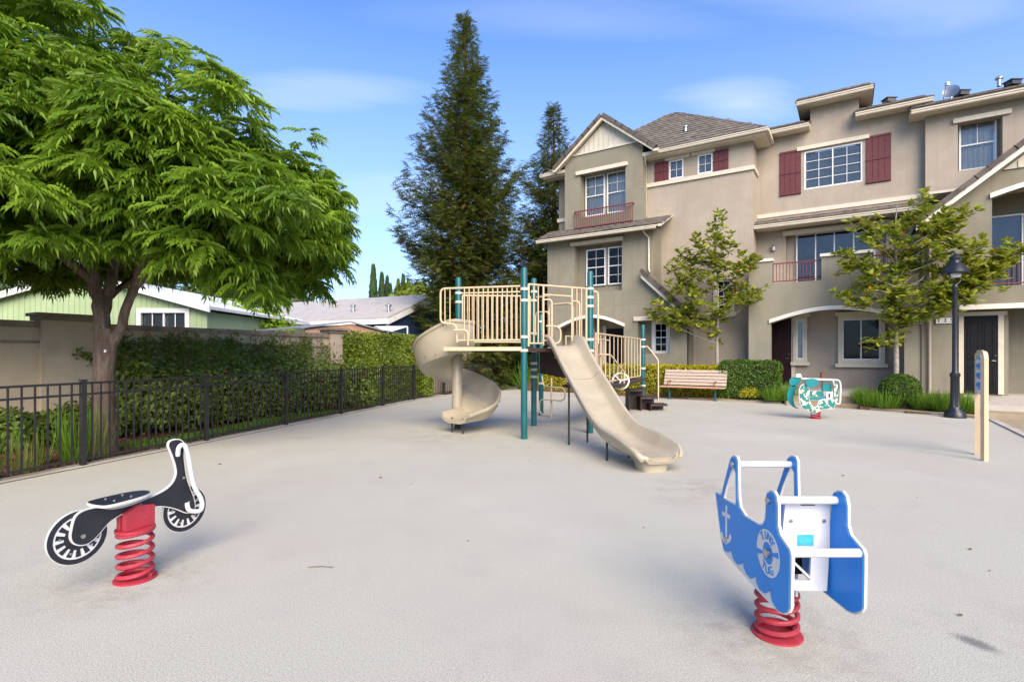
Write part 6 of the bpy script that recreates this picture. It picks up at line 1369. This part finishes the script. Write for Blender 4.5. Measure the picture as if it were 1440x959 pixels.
# redwoods
def conifer(x, y, H, rad, seed, label, base=1.2, nb=330, size=.55, bark='bark_red', low=.6):
    t = thing('redwood_tree', (x, y, 0), label, 'tree', 'redwood trees behind the playground'); r = np.random.default_rng(seed); b = MB()
    b.tube([(x, y, -.1), (x, y, H*.25), (x+.05, y, H*.6), (x, y, H)], [H*.022, H*.017, H*.009, .015], 12)
    PP, DD, TT, SS = [], [], [], []
    for i in range(nb):
        f = ((i+.5)/nb)**1.15; z = base+(H-base-.15)*f; az_ = i*2.399+r.normal()*.4; lowf = low if math.cos(az_) < .1 else .6; L = 1.15*rad*(1-f)**1.02*(lowf+(1-lowf)*min(1, f/.42))*(.40+.42*r.random()+.52*lumpf(np.array([[math.cos(az_)*1.3, math.sin(az_)*1.3, z*.55]]), 1.6, seed)[0])+.16
        if r.random() < .16: L *= .5
        if lumpf(np.array([[math.cos(az_)*2, math.sin(az_)*2, z*.9]]), 1.9, seed+5)[0] < .27: continue
        dr = -.30+.75*f+r.normal()*.08
        d0 = np.array([math.cos(az_), math.sin(az_), 0]); m = max(3, int(L/.17)); pts = []
        for k in range(m+1):
            s = k/m; pts.append(np.array([x, y, z])+d0*L*s+np.array([0, 0, 1])*L*(dr*s-.22*math.sin(s*math.pi)+.26*s*s))
        if i % 2 == 0: b.tube([tuple(pts[0]), tuple(pts[len(pts)//2]), tuple(pts[-1])], [.05*(1-f)+.01, .03*(1-f)+.007, .005], 5)
        cl = r.random()
        for k in range(1, m+1):
            s = k/m
            if s < .18 and f < .8: continue
            for q in range(6 if L > 1 else 4):
                sd_ = np.array([-d0[1], d0[0], 0])*(r.random()-.5)*2
                PP.append(pts[k]+sd_*.36*min(1, L)*(1.05-s*.6)+r.normal(size=3)*.09); DD.append(d0*(.55+.5*r.random())+sd_*.75+np.array([0, 0, r.normal()*.30+.02])); TT.append(.05+.6*cl+.35*r.random() if r.random() > .035 else 1.0); SS.append((.5+.5*(1-f))*(.6+.6*r.random()))
    for k in range(14): PP.append(np.array([x, y, H-.06*k])); an = k*2.4; DD.append(np.array([math.cos(an)*.6, math.sin(an)*.6, .9])); TT.append(.6); SS.append(.4)
    b.build('trunk', M[bark], t, True); PP = np.array(PP); DD = np.array(DD); n = len(PP)
    leaf_object('crown', PP, DD, np.array([[0, 0, 1.]])+r.normal(size=(n, 3))*.35, size*np.array(SS), T_SPRAY, M['leaf_conifer'], np.array(TT), t)
conifer(-2.45, 27.5, 19.3, 4.7, 5, 'tall dark redwood tree with a thin pointed top behind the play structure', base=.5, nb=780, size=.66, low=.08)
conifer(2.45, 31.0, 16.3, 4.3, 9, 'shorter dark redwood tree standing against the grey gabled townhouse', base=.5, nb=620, size=.66)
# cypresses far away
for (px, top, Y, r_, lb) in ((525, 378, 70, .72, 'tallest cypress on the skyline, leftmost of the dark row above the grey shingle roof'), (537, 389, 72, .62, 'second cypress from the left above the grey shingle roof'), (544.5, 395, 74, .5, 'third cypress from the left, touching its left neighbour above the grey roof'), (549, 404, 76, .4, 'lowest cypress, last of the left group of four above the grey roof'), (560, 398, 80, .55, 'cypress at the left edge of the right group of three'), (567, 391, 80, .6, 'tallest cypress of the right group, middle of three'), (574, 397, 82, .5, 'rightmost cypress, next to the yellow-green tree on the skyline')):
    x, y, z = AT(px, top, Y); t = thing('cypress_tree', (x, y, 0), lb, 'tree', 'cypress trees on the skyline'); MB().lathe([(.15, 0), (.1, z*.7)], (x, y, 0), 6).build('trunk', M['bark'], t)
    n = 1200; h = rng.random(n); a = rng.random(n)*6.283; rr_ = r_*1.25*np.minimum(1, (1-h)**.6*1.1)*(.75+.35*rng.random(n)); P = np.stack([x+rr_*np.cos(a), y+rr_*np.sin(a), .3+h*(z-.3)], 1)
    leaf_object('crown', P, np.stack([np.cos(a)*.4, np.sin(a)*.4, np.ones(n)*1.3], 1), np.stack([np.cos(a), np.sin(a), np.zeros(n)], 1), .7*(.7+.6*rng.random(n)), T_OVAL, M['leaf_cypress'], .2+.5*lumpf(P, 1.2, 4)+.3*rng.random(n), t)
def bush_tree(name, x, y, z0, z1, r_, n, size, m, label, cat='tree', group=None, seed=1, trunk=True, lob=.25, tpl=T_OVAL, squash=1.0):
    t = thing(name, (x, y, 0), label, cat, group)
    if trunk: MB().lathe([(.14, 0), (.10, z0+.5)], (x, y, 0), 8).build('trunk', M['bark'], t)
    P, Nn = dome_points(n, (x, y, (z0+z1)/2), (r_, r_*squash, (z1-z0)/2), -1, lob, seed, .35)
    surf_foliage('crown' if cat == 'tree' else 'foliage', P, Nn, size, M[m], .15+.55*lumpf(P, 2.2/r_, seed)+.3*rng.random(n), t, tpl)
    return t
x, y, z = AT(338, 432, 24); bush_tree('lime_shrub', x, y, .5, AT(338, 420, 24)[2]-.1, 1.9, 6500, .24, 'leaf_lime', 'bright lime green bush between the green house and navy house', 'shrub', None, 3, False, .3)
x2, y2, _ = AT(383, 440, 25); bush_tree('lime_shrub', x2, y2, .5, AT(383, 436, 25)[2]-.1, 1.1, 2500, .22, 'leaf_lime', 'smaller lime green bush at the left end of the grey shingle roof', 'shrub', None, 6, False, .3)
for i, (px, py, Y, r_, z0, lb) in enumerate(((320, 378, 42, 3.3, 1, 'dark drooping tree behind the lime green bush'), (385, 385, 50, 3.6, 1, 'rounded dark tree under the shade tree crown, beyond the grey roof'), (235, 395, 45, 4.5, 1, 'dark tree rising above the green house roof'), (588, 398, 48, 2.4, 2, 'yellow-green tree beside the cypresses on the skyline'), (60, 380, 46, 6, 1, 'broad dark tree behind the left end of the green house'))):
    x, y, z = AT(px, py, Y); bush_tree('background_tree', x, y, z0, z, r_, 5000, .55, 'leaf_far' if i != 3 else 'leaf_ivy_bright', lb, 'tree', 'trees behind the neighbouring houses', 30+i)

# magnolias
def magnolia(x, y, w, H, tips, label, fork, r0, seed, z0=.3, leaves=34):
    t = thing('magnolia_tree', (x, y, z0), label, 'tree', 'young magnolia trees in front of the townhouses'); b = MB(); r = np.random.default_rng(seed)
    b.tube([(x, y, z0-.1), (x, y, z0+.3), (x+.03, y, (z0+fork)/2), (x+.02, y, fork)], [r0*1.3, r0, r0*.9, r0*.85], 10)
    limb(b, [(x+.02, y, fork-.1), (x+.05, y, fork+(H-fork)*.4), (x, y, fork+(H-fork)*.75), (x+.05, y, H-.2)], r0*.7, .012, 7)
    PP, NN = [], []
    for (px, py, dy) in tips:
        p = np.array(FR(*Q(px, py, w+dy)[:1], w+dy, Q(px, py, w+dy)[1])); zf = min(max(fork+.05, p[2]-.55*abs(p[0]-x)-.25), H-.5); s = np.array([x+.03, y, zf])
        mid = s*.62+p*.38+np.array([r.normal()*.08, r.normal()*.08, -.10]); mid2 = s*.25+p*.75+np.array([r.normal()*.07, r.normal()*.07, -.02]); limb(b, [tuple(s), tuple(mid), tuple(mid2), tuple(p)], max(.014, r0*.27), .005, 6, 4, .02)
        L = np.linalg.norm(p-s); m = max(2, int(L/.20))
        for k in range(m+1):
            f = k/m
            if f < .52 and m > 3: continue
            q = s*(1-f)+p*f+np.array([0, 0, -.08*math.sin(f*math.pi)]); 
            for j in range(4): PP.append(q+r.normal(size=3)*np.array([.15, .15, .12])); NN.append((p-s)/L*.6+np.array([r.normal()*.4, r.normal()*.4, .55]))
    b.build('trunk', M['bark_pale'], t, True)
    PP = np.array(PP); NN = np.array(NN); n = len(PP); per = 11
    A = np.repeat(PP, per, 0)+r.normal(size=(n*per, 3))*.03; th = r.random(n*per)*6.283; N0 = np.repeat(NN, per, 0)
    D = N0*.45+np.stack([np.cos(th), np.sin(th), r.normal(size=n*per)*.35], 1)
    clt = np.repeat(r.random(n), per)
    ti = np.clip(.10+.42*clt+.42*r.random(n*per), 0, .95); ti[r.random(n*per) < .02] = 1.0
    leaf_object('crown', A, D, np.array([[0, 0, 1.]])+r.normal(size=(n*per, 3))*.35, .20*(.6+.7*r.random(n*per)), T_LEAF, M['leaf_magnolia'], ti, t)
mx1 = FR(-4.22, 20.25, 0)
t1 = [(1010, 306, 0), (1000, 330, .3), (975, 340, -.3), (1020, 345, .3), (960, 355, .2), (1035, 342, 0), (955, 372, 0), (945, 375, -.4), (985, 370, .5), (1020, 375, -.4), (1040, 385, .3), (962, 395, .5), (946, 400, -.2), (1000, 395, -.6), (1030, 405, .5), (975, 415, -.5), (950, 425, .2), (925, 428, -.3), (912, 440, 0), (938, 443, .1), (1045, 402, .4), (1058, 408, -.1), (1068, 412, 0), (1052, 365, .2), (1062, 360, .1), (1030, 425, -.3), (970, 440, .3), (985, 452, -.2), (1005, 448, .3), (995, 462, 0), (1008, 430, -.5), (982, 385, .2), (1008, 360, .1), (992, 350, -.3)]
magnolia(mx1[0], mx1[1], 20.1, 6.6, t1[::1], 'young magnolia tree between the grey gable house and the balcony, behind the bench', 1.95, .07, 3)
mx2 = FR(1.05, 19.55, 0)
t2 = [(1297, 282, 0), (1290, 300, .3), (1303, 300, -.2), (1280, 345, 0), (1262, 322, .2), (1226, 312, -.2), (1207, 318, 0), (1215, 332, .2), (1240, 340, -.4), (1180, 355, .1), (1200, 365, -.3), (1222, 372, .3), (1255, 365, .4), (1190, 378, 0), (1178, 412, 0), (1200, 412, .2), (1225, 408, -.2), (1250, 415, .4), (1260, 432, -.3), (1243, 428, .1), (1275, 400, -.5), (1290, 375, .4), (1310, 345, -.3), (1325, 330, .2), (1345, 300, 0), (1360, 298, -.1), (1335, 312, .2), (1358, 335, -.3), (1325, 365, .3), (1305, 395, .2), (1322, 405, -.4), (1345, 395, .1), (1365, 390, -.2), (1382, 382, .1), (1395, 375, 0), (1385, 400, -.2), (1372, 408, .2), (1405, 355, -.1), (1380, 345, .2), (1425, 350, 0), (1440, 352, .1), (1415, 372, .1), (1290, 440, -.3), (1310, 430, .4), (1330, 428, -.2), (1275, 440, .2), (1228, 480, -.1) , (1290, 350, .1), (1270, 380, .2)]
magnolia(mx2[0], mx2[1], 19.45, 6.3, t2, 'spreading magnolia tree with pale trunk beside the street lamp', 2.1, .078, 6)

# ================================================================ HEDGES AND SHRUBS
def hedge(name, u0, u1, w0, w1, z0, z1, n, size, m, label, parentcat='hedge', rnd=.12, top_bias=0):
    t = thing(name, FR((u0+u1)/2, (w0+w1)/2, z0), label, parentcat)
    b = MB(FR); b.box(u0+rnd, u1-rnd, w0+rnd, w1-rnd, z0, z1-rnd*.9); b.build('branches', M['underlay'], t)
    A = [(u1-u0)*(z1-z0), (u1-u0)*(w1-w0), (w1-w0)*(z1-z0)]; pr = np.array([A[0], A[1], A[2], A[2]]); pr /= pr.sum(); f = rng.choice(4, n, p=pr); a = rng.random(n); c = rng.random(n)
    P = np.zeros((n, 3)); Nn = np.zeros((n, 3))
    for k in range(4):
        q = f == k
        if k == 0: P[q] = np.stack([u0+a[q]*(u1-u0), np.full(q.sum(), w0), z0+c[q]*(z1-z0)], 1); Nn[q] = (0, -1, .15)
        if k == 1: P[q] = np.stack([u0+a[q]*(u1-u0), w0+c[q]*(w1-w0), np.full(q.sum(), z1)], 1); Nn[q] = (0, 0, 1)
        if k >= 2: P[q] = np.stack([np.full(q.sum(), u0 if k == 2 else u1), w0+a[q]*(w1-w0), z0+c[q]*(z1-z0)], 1); Nn[q] = (-1 if k == 2 else 1, 0, .1)
    # round the edges, add lumps
    du = np.minimum(P[:, 0]-u0, u1-P[:, 0]); dz_ = z1-P[:, 2]; dw = np.minimum(P[:, 1]-w0, w1-P[:, 1]); e = np.clip(1-np.minimum(np.maximum(du, dz_), np.maximum(dw, dz_))/rnd, 0, 1)
    P -= Nn*(rnd*.45*e[:, None]+rng.random((n, 1))*.09+.10*lumpf(P, 3.0, 2)[:, None]-.05)
    Wp = np.stack([P[:, 0]*UX.x+P[:, 1]*VX.x, P[:, 0]*UX.y+P[:, 1]*VX.y, P[:, 2]], 1); Wn = np.stack([Nn[:, 0]*UX.x+Nn[:, 1]*VX.x, Nn[:, 0]*UX.y+Nn[:, 1]*VX.y, Nn[:, 2]], 1)
    ti = .12+.45*lumpf(Wp, 3.5, 7)+.4*rng.random(n)+top_bias*(f == 1)
    surf_foliage('foliage', Wp, Wn, size, M[m], ti, t, T_OVAL, .15, jit=.6); return t
hedge('hedge', -8.6, -4.02, 19.85, 20.5, .12, 1.22, 9000, .085, 'leaf_yellow', 'clipped low hedge with yellow-green top behind the bench', top_bias=.35)
hedge('hedge', -3.98, -2.12, 19.62, 20.45, .10, 1.40, 7000, .075, 'leaf_hedge', 'square dark green hedge block beside the dark red door', rnd=.2)
hedge('hedge', -11.6, -8.7, 20.0, 20.5, .12, .85, 4200, .09, 'leaf_yellow', 'lower yellow-green hedge seen beneath the slide')
P_, N_ = dome_points(7000, FR(1.12, 19.05, .55), (.50, .50, .50), -.8, .06, 2, .10)
rb = thing('round_bush', FR(1.12, 19.05, .15), 'clipped round green bush at the foot of the right magnolia', 'shrub'); surf_foliage('foliage', P_, N_, .055, M['leaf_hedge'], .2+.3*lumpf(P_, 4, 3)+.4*rng.random(7000), rb, T_OVAL, .1, jit=.6)
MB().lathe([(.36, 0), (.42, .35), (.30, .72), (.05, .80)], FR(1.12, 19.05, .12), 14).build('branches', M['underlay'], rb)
P_, N_ = dome_points(700, FR(-3.0, 19.5, .25), (.32, .22, .22), -.3, .2, 4, .3); yb_ = thing('small_shrub', FR(-3.0, 19.5, .1), 'little yellow-green shrub at the foot of the square hedge', 'shrub'); surf_foliage('foliage', P_, N_, .07, M['leaf_yellow'], None, yb_, T_OVAL, 0)
def tuft(name, c, n, h, spread, m, label, cat='plant', group=None, wide=.9, lean=.6):
    t = thing(name, c, label, cat, group); a = rng.random(n)*6.283; r_ = spread*np.sqrt(rng.random(n)); P = np.stack([c[0]+r_*np.cos(a), c[1]+r_*np.sin(a), np.full(n, c[2])], 1)
    b2 = a+rng.normal(size=n)*.7; k = lean*(.2+rng.random(n)); D = np.stack([np.cos(b2)*k, np.sin(b2)*k, np.ones(n)], 1)
    D/= np.linalg.norm(D, axis=1, keepdims=True)
    tpl = (T_BLADE[0]*np.array([1, wide, 1]), T_BLADE[1])
    up = np.stack([-D[:, 0]*.0+np.cos(b2), np.sin(b2), np.full(n, .2)], 1)
    leaf_object('blades', P, D, up, h*(.6+.6*rng.random(n)), tpl, M[m], .1+.8*rng.random(n), t); return t
for i, (u, w, h, s, lb) in enumerate(((.42, 18.95, .50, .34, 'strap-leaved plant clump at the porch step, left of the round bush'), (.80, 18.75, .48, .34, 'strap-leaved plant clump directly in front of the round bush, left side'), (.35, 19.45, .55, .3, 'strap-leaved plant clump against the arched porch, left of the round bush'), (1.65, 18.7, .50, .30, 'strap-leaved plant clump just right of the round bush'), (2.08, 18.5, .55, .34, 'strap-leaved plant clump behind the street lamp base'), (2.48, 18.45, .50, .30, 'strap-leaved plant clump at the walkway beside the black door'), (-1.95, 19.55, .60, .30, 'strap-leaved plant clump right of the square hedge block'), (-2.25, 19.35, .45, .26, 'strap-leaved plant clump at the play surface edge beside the square hedge block'))):
    tuft('strap_plant', FR(u, w, .10), 420, h, s, 'grass', lb, 'plant', 'strap-leaved plants before the townhouses', .65, .95)
# ivy on the boundary wall, photinia shrubs, bed plants
def wall_leaves(name, s0, s1, z0, z1, n, m, label, size, dens, d0=.02, d1=.14, seed=1, ctr=None, kind='stuff'):
    s = s0+rng.random(n)*(s1-s0); z = z0+rng.random(n)*(z1-z0); q = rng.random(n) < dens(s, z); s, z = s[q], z[q]; n = len(s)
    Pw = np.stack([s, z, s*0], 1); d = d0+(d1-d0)*(.3*rng.random(n)+.7*lumpf(Pw, 2.2, seed))
    P = np.stack([WA.x+wdir.x*s+wn.x*d, WA.y+wdir.y*s+wn.y*d, z], 1); Nn = np.tile([[wn.x, wn.y, .25]], (n, 1))
    t = thing(name, (float(P[:, 0].mean()), float(P[:, 1].mean()), z0), label, 'ivy')
    surf_foliage('leaves', P, Nn, size, M[m], .10+.5*lumpf(Pw, 3.0, seed+4)+.4*rng.random(n), t, T_OVAL, .35, jit=.55)
def sm(x, a, b_): t = np.clip((x-a)/(b_-a), 0, 1); return t*t*(3-2*t)
s150 = wpx(150); s480 = wpx(487)
def dens1(s, z):
    edge_ = 2.12-.30*lumpf(np.stack([s*2.2, s*0, s*0], 1), 3, 5)+.10*rng.normal(size=len(s)); f = 1-sm(z, edge_-.12, edge_+.10)
    bare = sm(s, wpx(412), wpx(455))*(1-sm(s, wpx(478), wpx(484)))*.72
    return np.clip(f*(1-bare*sm(z, 1.1, 1.6)), 0, 1)*sm(s, s150-.5, s150+.2)
wall_leaves('ivy', s150-.5, wpx(492), .6, 2.26, 15000, 'leaf_ivy', 'dark green ivy covering the middle stretch of the boundary wall', .085, dens1)
wall_leaves('ivy', wpx(478), 13.45, .1, 2.32, 17000, 'leaf_ivy_bright', 'brighter green ivy covering the far stretch of the boundary wall and its pier', .095, lambda s, z: np.full(len(s), 1.0), .05, .34, 6)
# thin ivy runners
b = MB(WP)
for k in range(46):
    s = s150-.1+random.random()*(s480-s150); z = 1.75+random.random()*.2; pts = [(s, .03, z-.2)]
    for j in range(5): s += random.uniform(-.07, .07); z += random.uniform(.03, .12); pts.append((s, .03+.035*(z > 2.1), min(z, 2.30)))
    b.tube(pts, .006, 4)
pts = [(wpx(150), .04, 1.55), (wpx(128), .16, 1.68), (wpx(112), .16, 1.62), (wpx(95), .16, 1.60)]; b.tube(pts, .006, 4)
rn = thing('ivy_runner', WP(4, 0, 1.6), 'thin bare reddish ivy runners climbing over the wall cap', 'vine'); o = b.build('stems', M['rust'], rn); o['kind'] = 'stuff'
s = np.array([wpx(150-55*t) for t in rng.random(90)]); z = 1.55+.12*np.sin(s*9)+.10*rng.normal(size=90)*.5; P = np.array([WP(a, .17, c) for a, c in zip(s, z)])
surf_foliage('leaves', P, np.tile([[wn.x, wn.y, .2]], (90, 1)), .075, M['leaf_ivy'], None, rn)
# photinia row between wall and fence
k = 0
for px, hh in ((175, 1.35), (215, 1.20), (262, 1.30), (305, 1.22), (345, 1.28), (382, 1.25), (420, 1.30), (455, 1.28)):
    s = wpx(px+8); c = Vector(WP(s, .85, 0)); lb = ['leafy shrub with red new tips beside the shade tree trunk', 'leafy green shrub, second from the shade tree trunk', 'dense leafy shrub, third from the shade tree trunk', 'leafy shrub behind the second fence post from the shade tree', 'leafy shrub in the middle of the row below the dark ivy', 'leafy shrub with pinkish tips left of the third fence post', 'leafy shrub with pinkish tips before the bare wall patch', 'last leafy shrub of the row, next to the far wall pier'][k]
    t = thing('photinia_shrub', (c.x, c.y, 0), lb, 'shrub', 'leafy shrubs along the boundary wall')
    n = 2300; P, Nn = dome_points(n, (c.x, c.y, hh*.52), (.72, .55, hh*.52), -.95, .22, 50+k, .35)
    ti = np.clip(.08+.45*lumpf(P, 3.5, 60+k)+.4*rng.random(n), 0, .94); ti[(rng.random(n) < .014)] = 1.0
    surf_foliage('foliage', P, Nn, .11, M['leaf_shrub'], ti, t, T_LEAF, .25, jit=.5)
    b = MB()
    for j in range(6): a = j*1.05; b.tube([(c.x, c.y, 0), (c.x+.2*math.cos(a), c.y+.2*math.sin(a), hh*.4), (c.x+.35*math.cos(a), c.y+.3*math.sin(a), hh*.8)], [.02, .014, .005], 5)
    b.build('stems', M['bark'], t); k += 1
for px, s, h, lb in ((-30, .9, .75, 'low dark bush against the wall at the left end of the bed'), (30, .7, .62, 'low dark bush against the wall left of the pier'), (95, .6, .72, 'low dark bush at the foot of the wall pier'), (118, .9, .75, 'spreading bush left of the shade tree trunk')):
    c = Vector(WP(wpx(px), s, 0)); t = thing('low_bush', (c.x, c.y, 0), lb, 'shrub', 'low bushes at the foot of the boundary wall'); P, Nn = dome_points(900, (c.x, c.y, h*.45), (.6, .45, h*.5), -.6, .3, int(px)+99, .35); surf_foliage('foliage', P, Nn, .12, M['leaf_shrub'], .05+.55*rng.random(900), t, T_LEAF, .2)
def fpt(t, d):                                                           # point along the fence, d metres behind it
    i = min(int(t), len(FENCE)-2); f = t-i; a, c = Vector(FENCE[i]), Vector(FENCE[i+1]); p = a+(c-a)*f; q = (c-a).normalized(); return (p.x-q.y*d, p.y+q.x*d, 0)
for t, d, h, n, m, lb in ((.62, .38, .85, 60, 'grass', 'tall iris clump behind the fence at the far left'), (.78, .3, .55, 45, 'grass_dry', 'short dry iris clump next to the tall iris at the far left'), (.90, .7, .5, 45, 'grass_dry', 'dry grassy clump just left of the second fence post'), (1.08, .38, .85, 90, 'grass', 'tall grassy clump at the foot of the shade tree trunk'), (1.20, .30, .75, 50, 'grass_dry', 'thin yellowing blades just right of the shade tree trunk'), (.45, .8, .8, 50, 'grass', 'iris clump at the left picture edge, close to the wall'), (1.0, .9, .6, 45, 'grass', 'grassy clump behind the shade tree trunk'), (1.33, .8, .5, 30, 'grass', 'sparse blades between the shade tree and first leafy shrub')):
    tuft('iris_clump', fpt(t, d), n, h, .16, m, lb, 'plant', 'grassy clumps in the fenced bed', .55, .42)
# bits in the bed: mulch chips, low grass along the fence
n = 9000; t = rng.random(n)*7*.999; d = .1+rng.random(n)*2.6; P = np.array([fpt(a, c) for a, c in zip(t, d)]); P[:, 2] = -.012+.02*rng.random(n)
o = leaf_object('mulch', P, np.stack([*unit(n).T[:2], rng.normal(size=n)*.25], 1), np.array([[0, 0, 1.]])+rng.normal(size=(n, 3))*.4, .07*(.5+rng.random(n)), T_OVAL, M['mulch_chip'], rng.random(n)); tag(o, kind='stuff')
n = 26000; t = 1.6+rng.random(n)*5.3; d = .35+rng.random(n)*.75*(1+.4*np.sin(t*2)); P = np.array([fpt(a, c) for a, c in zip(t, d)]); P[:, 2] = -.02; q = lumpf(P, 1.4, 77) > .36; P = P[q]; n = len(P)
o = leaf_object('grass', P, np.stack([rng.normal(size=n)*.35, rng.normal(size=n)*.35, np.ones(n)], 1), unit(n), .09*(.5+rng.random(n)), (T_BLADE[0]*np.array([1, 2.2, 1]), T_BLADE[1]), M['grass'], rng.random(n)); tag(o, kind='stuff')
# far end: hedge and yuccas behind the short fence
for (x, y, r_, h, lb) in ((-2.6, 29.0, 1.3, 1.8, 'dark bush behind the short fence at the redwood trunk, left side'), (-.6, 29.2, 1.6, 3.1, 'dark bush right of the tall redwood trunk'), (1.6, 29.3, 1.5, 3.3, 'dark bush behind the teal posts'), (3.4, 29.2, 1.5, 3.4, 'dark bush under the shorter redwood'), (5.2, 28.6, 1.2, 1.7, 'dark bush at the corner of the grey gabled townhouse')):
    bush_tree('dark_bush', x, y, 0, h+.4, r_, 2600, .17, 'leaf_hedge', lb, 'shrub', 'dark bushes at the far end', int(y*10+x*7), False)
tuft('yucca', (.55, 24.6, 0), 160, 1.35, .22, 'grass', 'spiky arching yucca plant behind the near teal post', 'plant', None, .5, 1.5)
tuft('yucca', (1.5, 25.4, 0), 120, 1.0, .2, 'grass', 'smaller spiky yucca seen between the teal posts', 'plant', None, .5, 1.5)
# fallen leaves and twigs on the surface
for px, py in ((658, 761), (579, 681), (905, 742), (1290, 700), (1392, 803), (1250, 632)):
    x, y = G(px, py); s = .007+.004*random.random()+.0010*y; b = MB(); b.add([(x-s, y-.4*s, .004), (x+.2*s, y-.5*s, .008), (x+s, y+.3*s, .005), (x-.1*s, y+.5*s, .010)], [(0, 1, 2, 3)])
    tag(b.build('leaf_fragment', M['leaf_dry'], None, fix=False), 'tiny dark leaf fragment lying on the pale play surface', 'leaf', 'tiny leaf fragments scattered over the surface')
for i, (px, py, lb) in enumerate(((868, 571, 'curled dry leaf lying left of the bench on the play surface'), (452, 798, 'thin dry twig lying on the open play surface'), (1186, 669, 'small brown leaf lying between the blue boat and the tan post frame'), (535, 672, 'small dark leaf right of the shade tree fence panel'), (1365, 773, 'brown leaf right of the blue boat'), (309, 653, 'dark leaf near the fence above the bike'), (1351, 866, 'tiny leaf just above the worn dark spot'))):
    x, y = G(px, py); b = MB()
    if 'twig' in lb: b.tube([(x-.10, y, .006), (x, y+.005, .009), (x+.09, y-.004, .006)], .0025, 5)
    else: s = .022+.006*(y > 6); b.add([(x-s, y-.3*s, .004), (x, y-.6*s, .012), (x+s, y+.2*s, .006), (x, y+.6*s, .016), (x, y, .006)], [(0, 1, 4), (1, 2, 4), (2, 3, 4), (3, 0, 4)])
    o = b.build('twig' if 'twig' in lb else 'fallen_leaf', M['leaf_dry'], None, fix=False); tag(o, lb, 'twig' if 'twig' in lb else 'leaf')
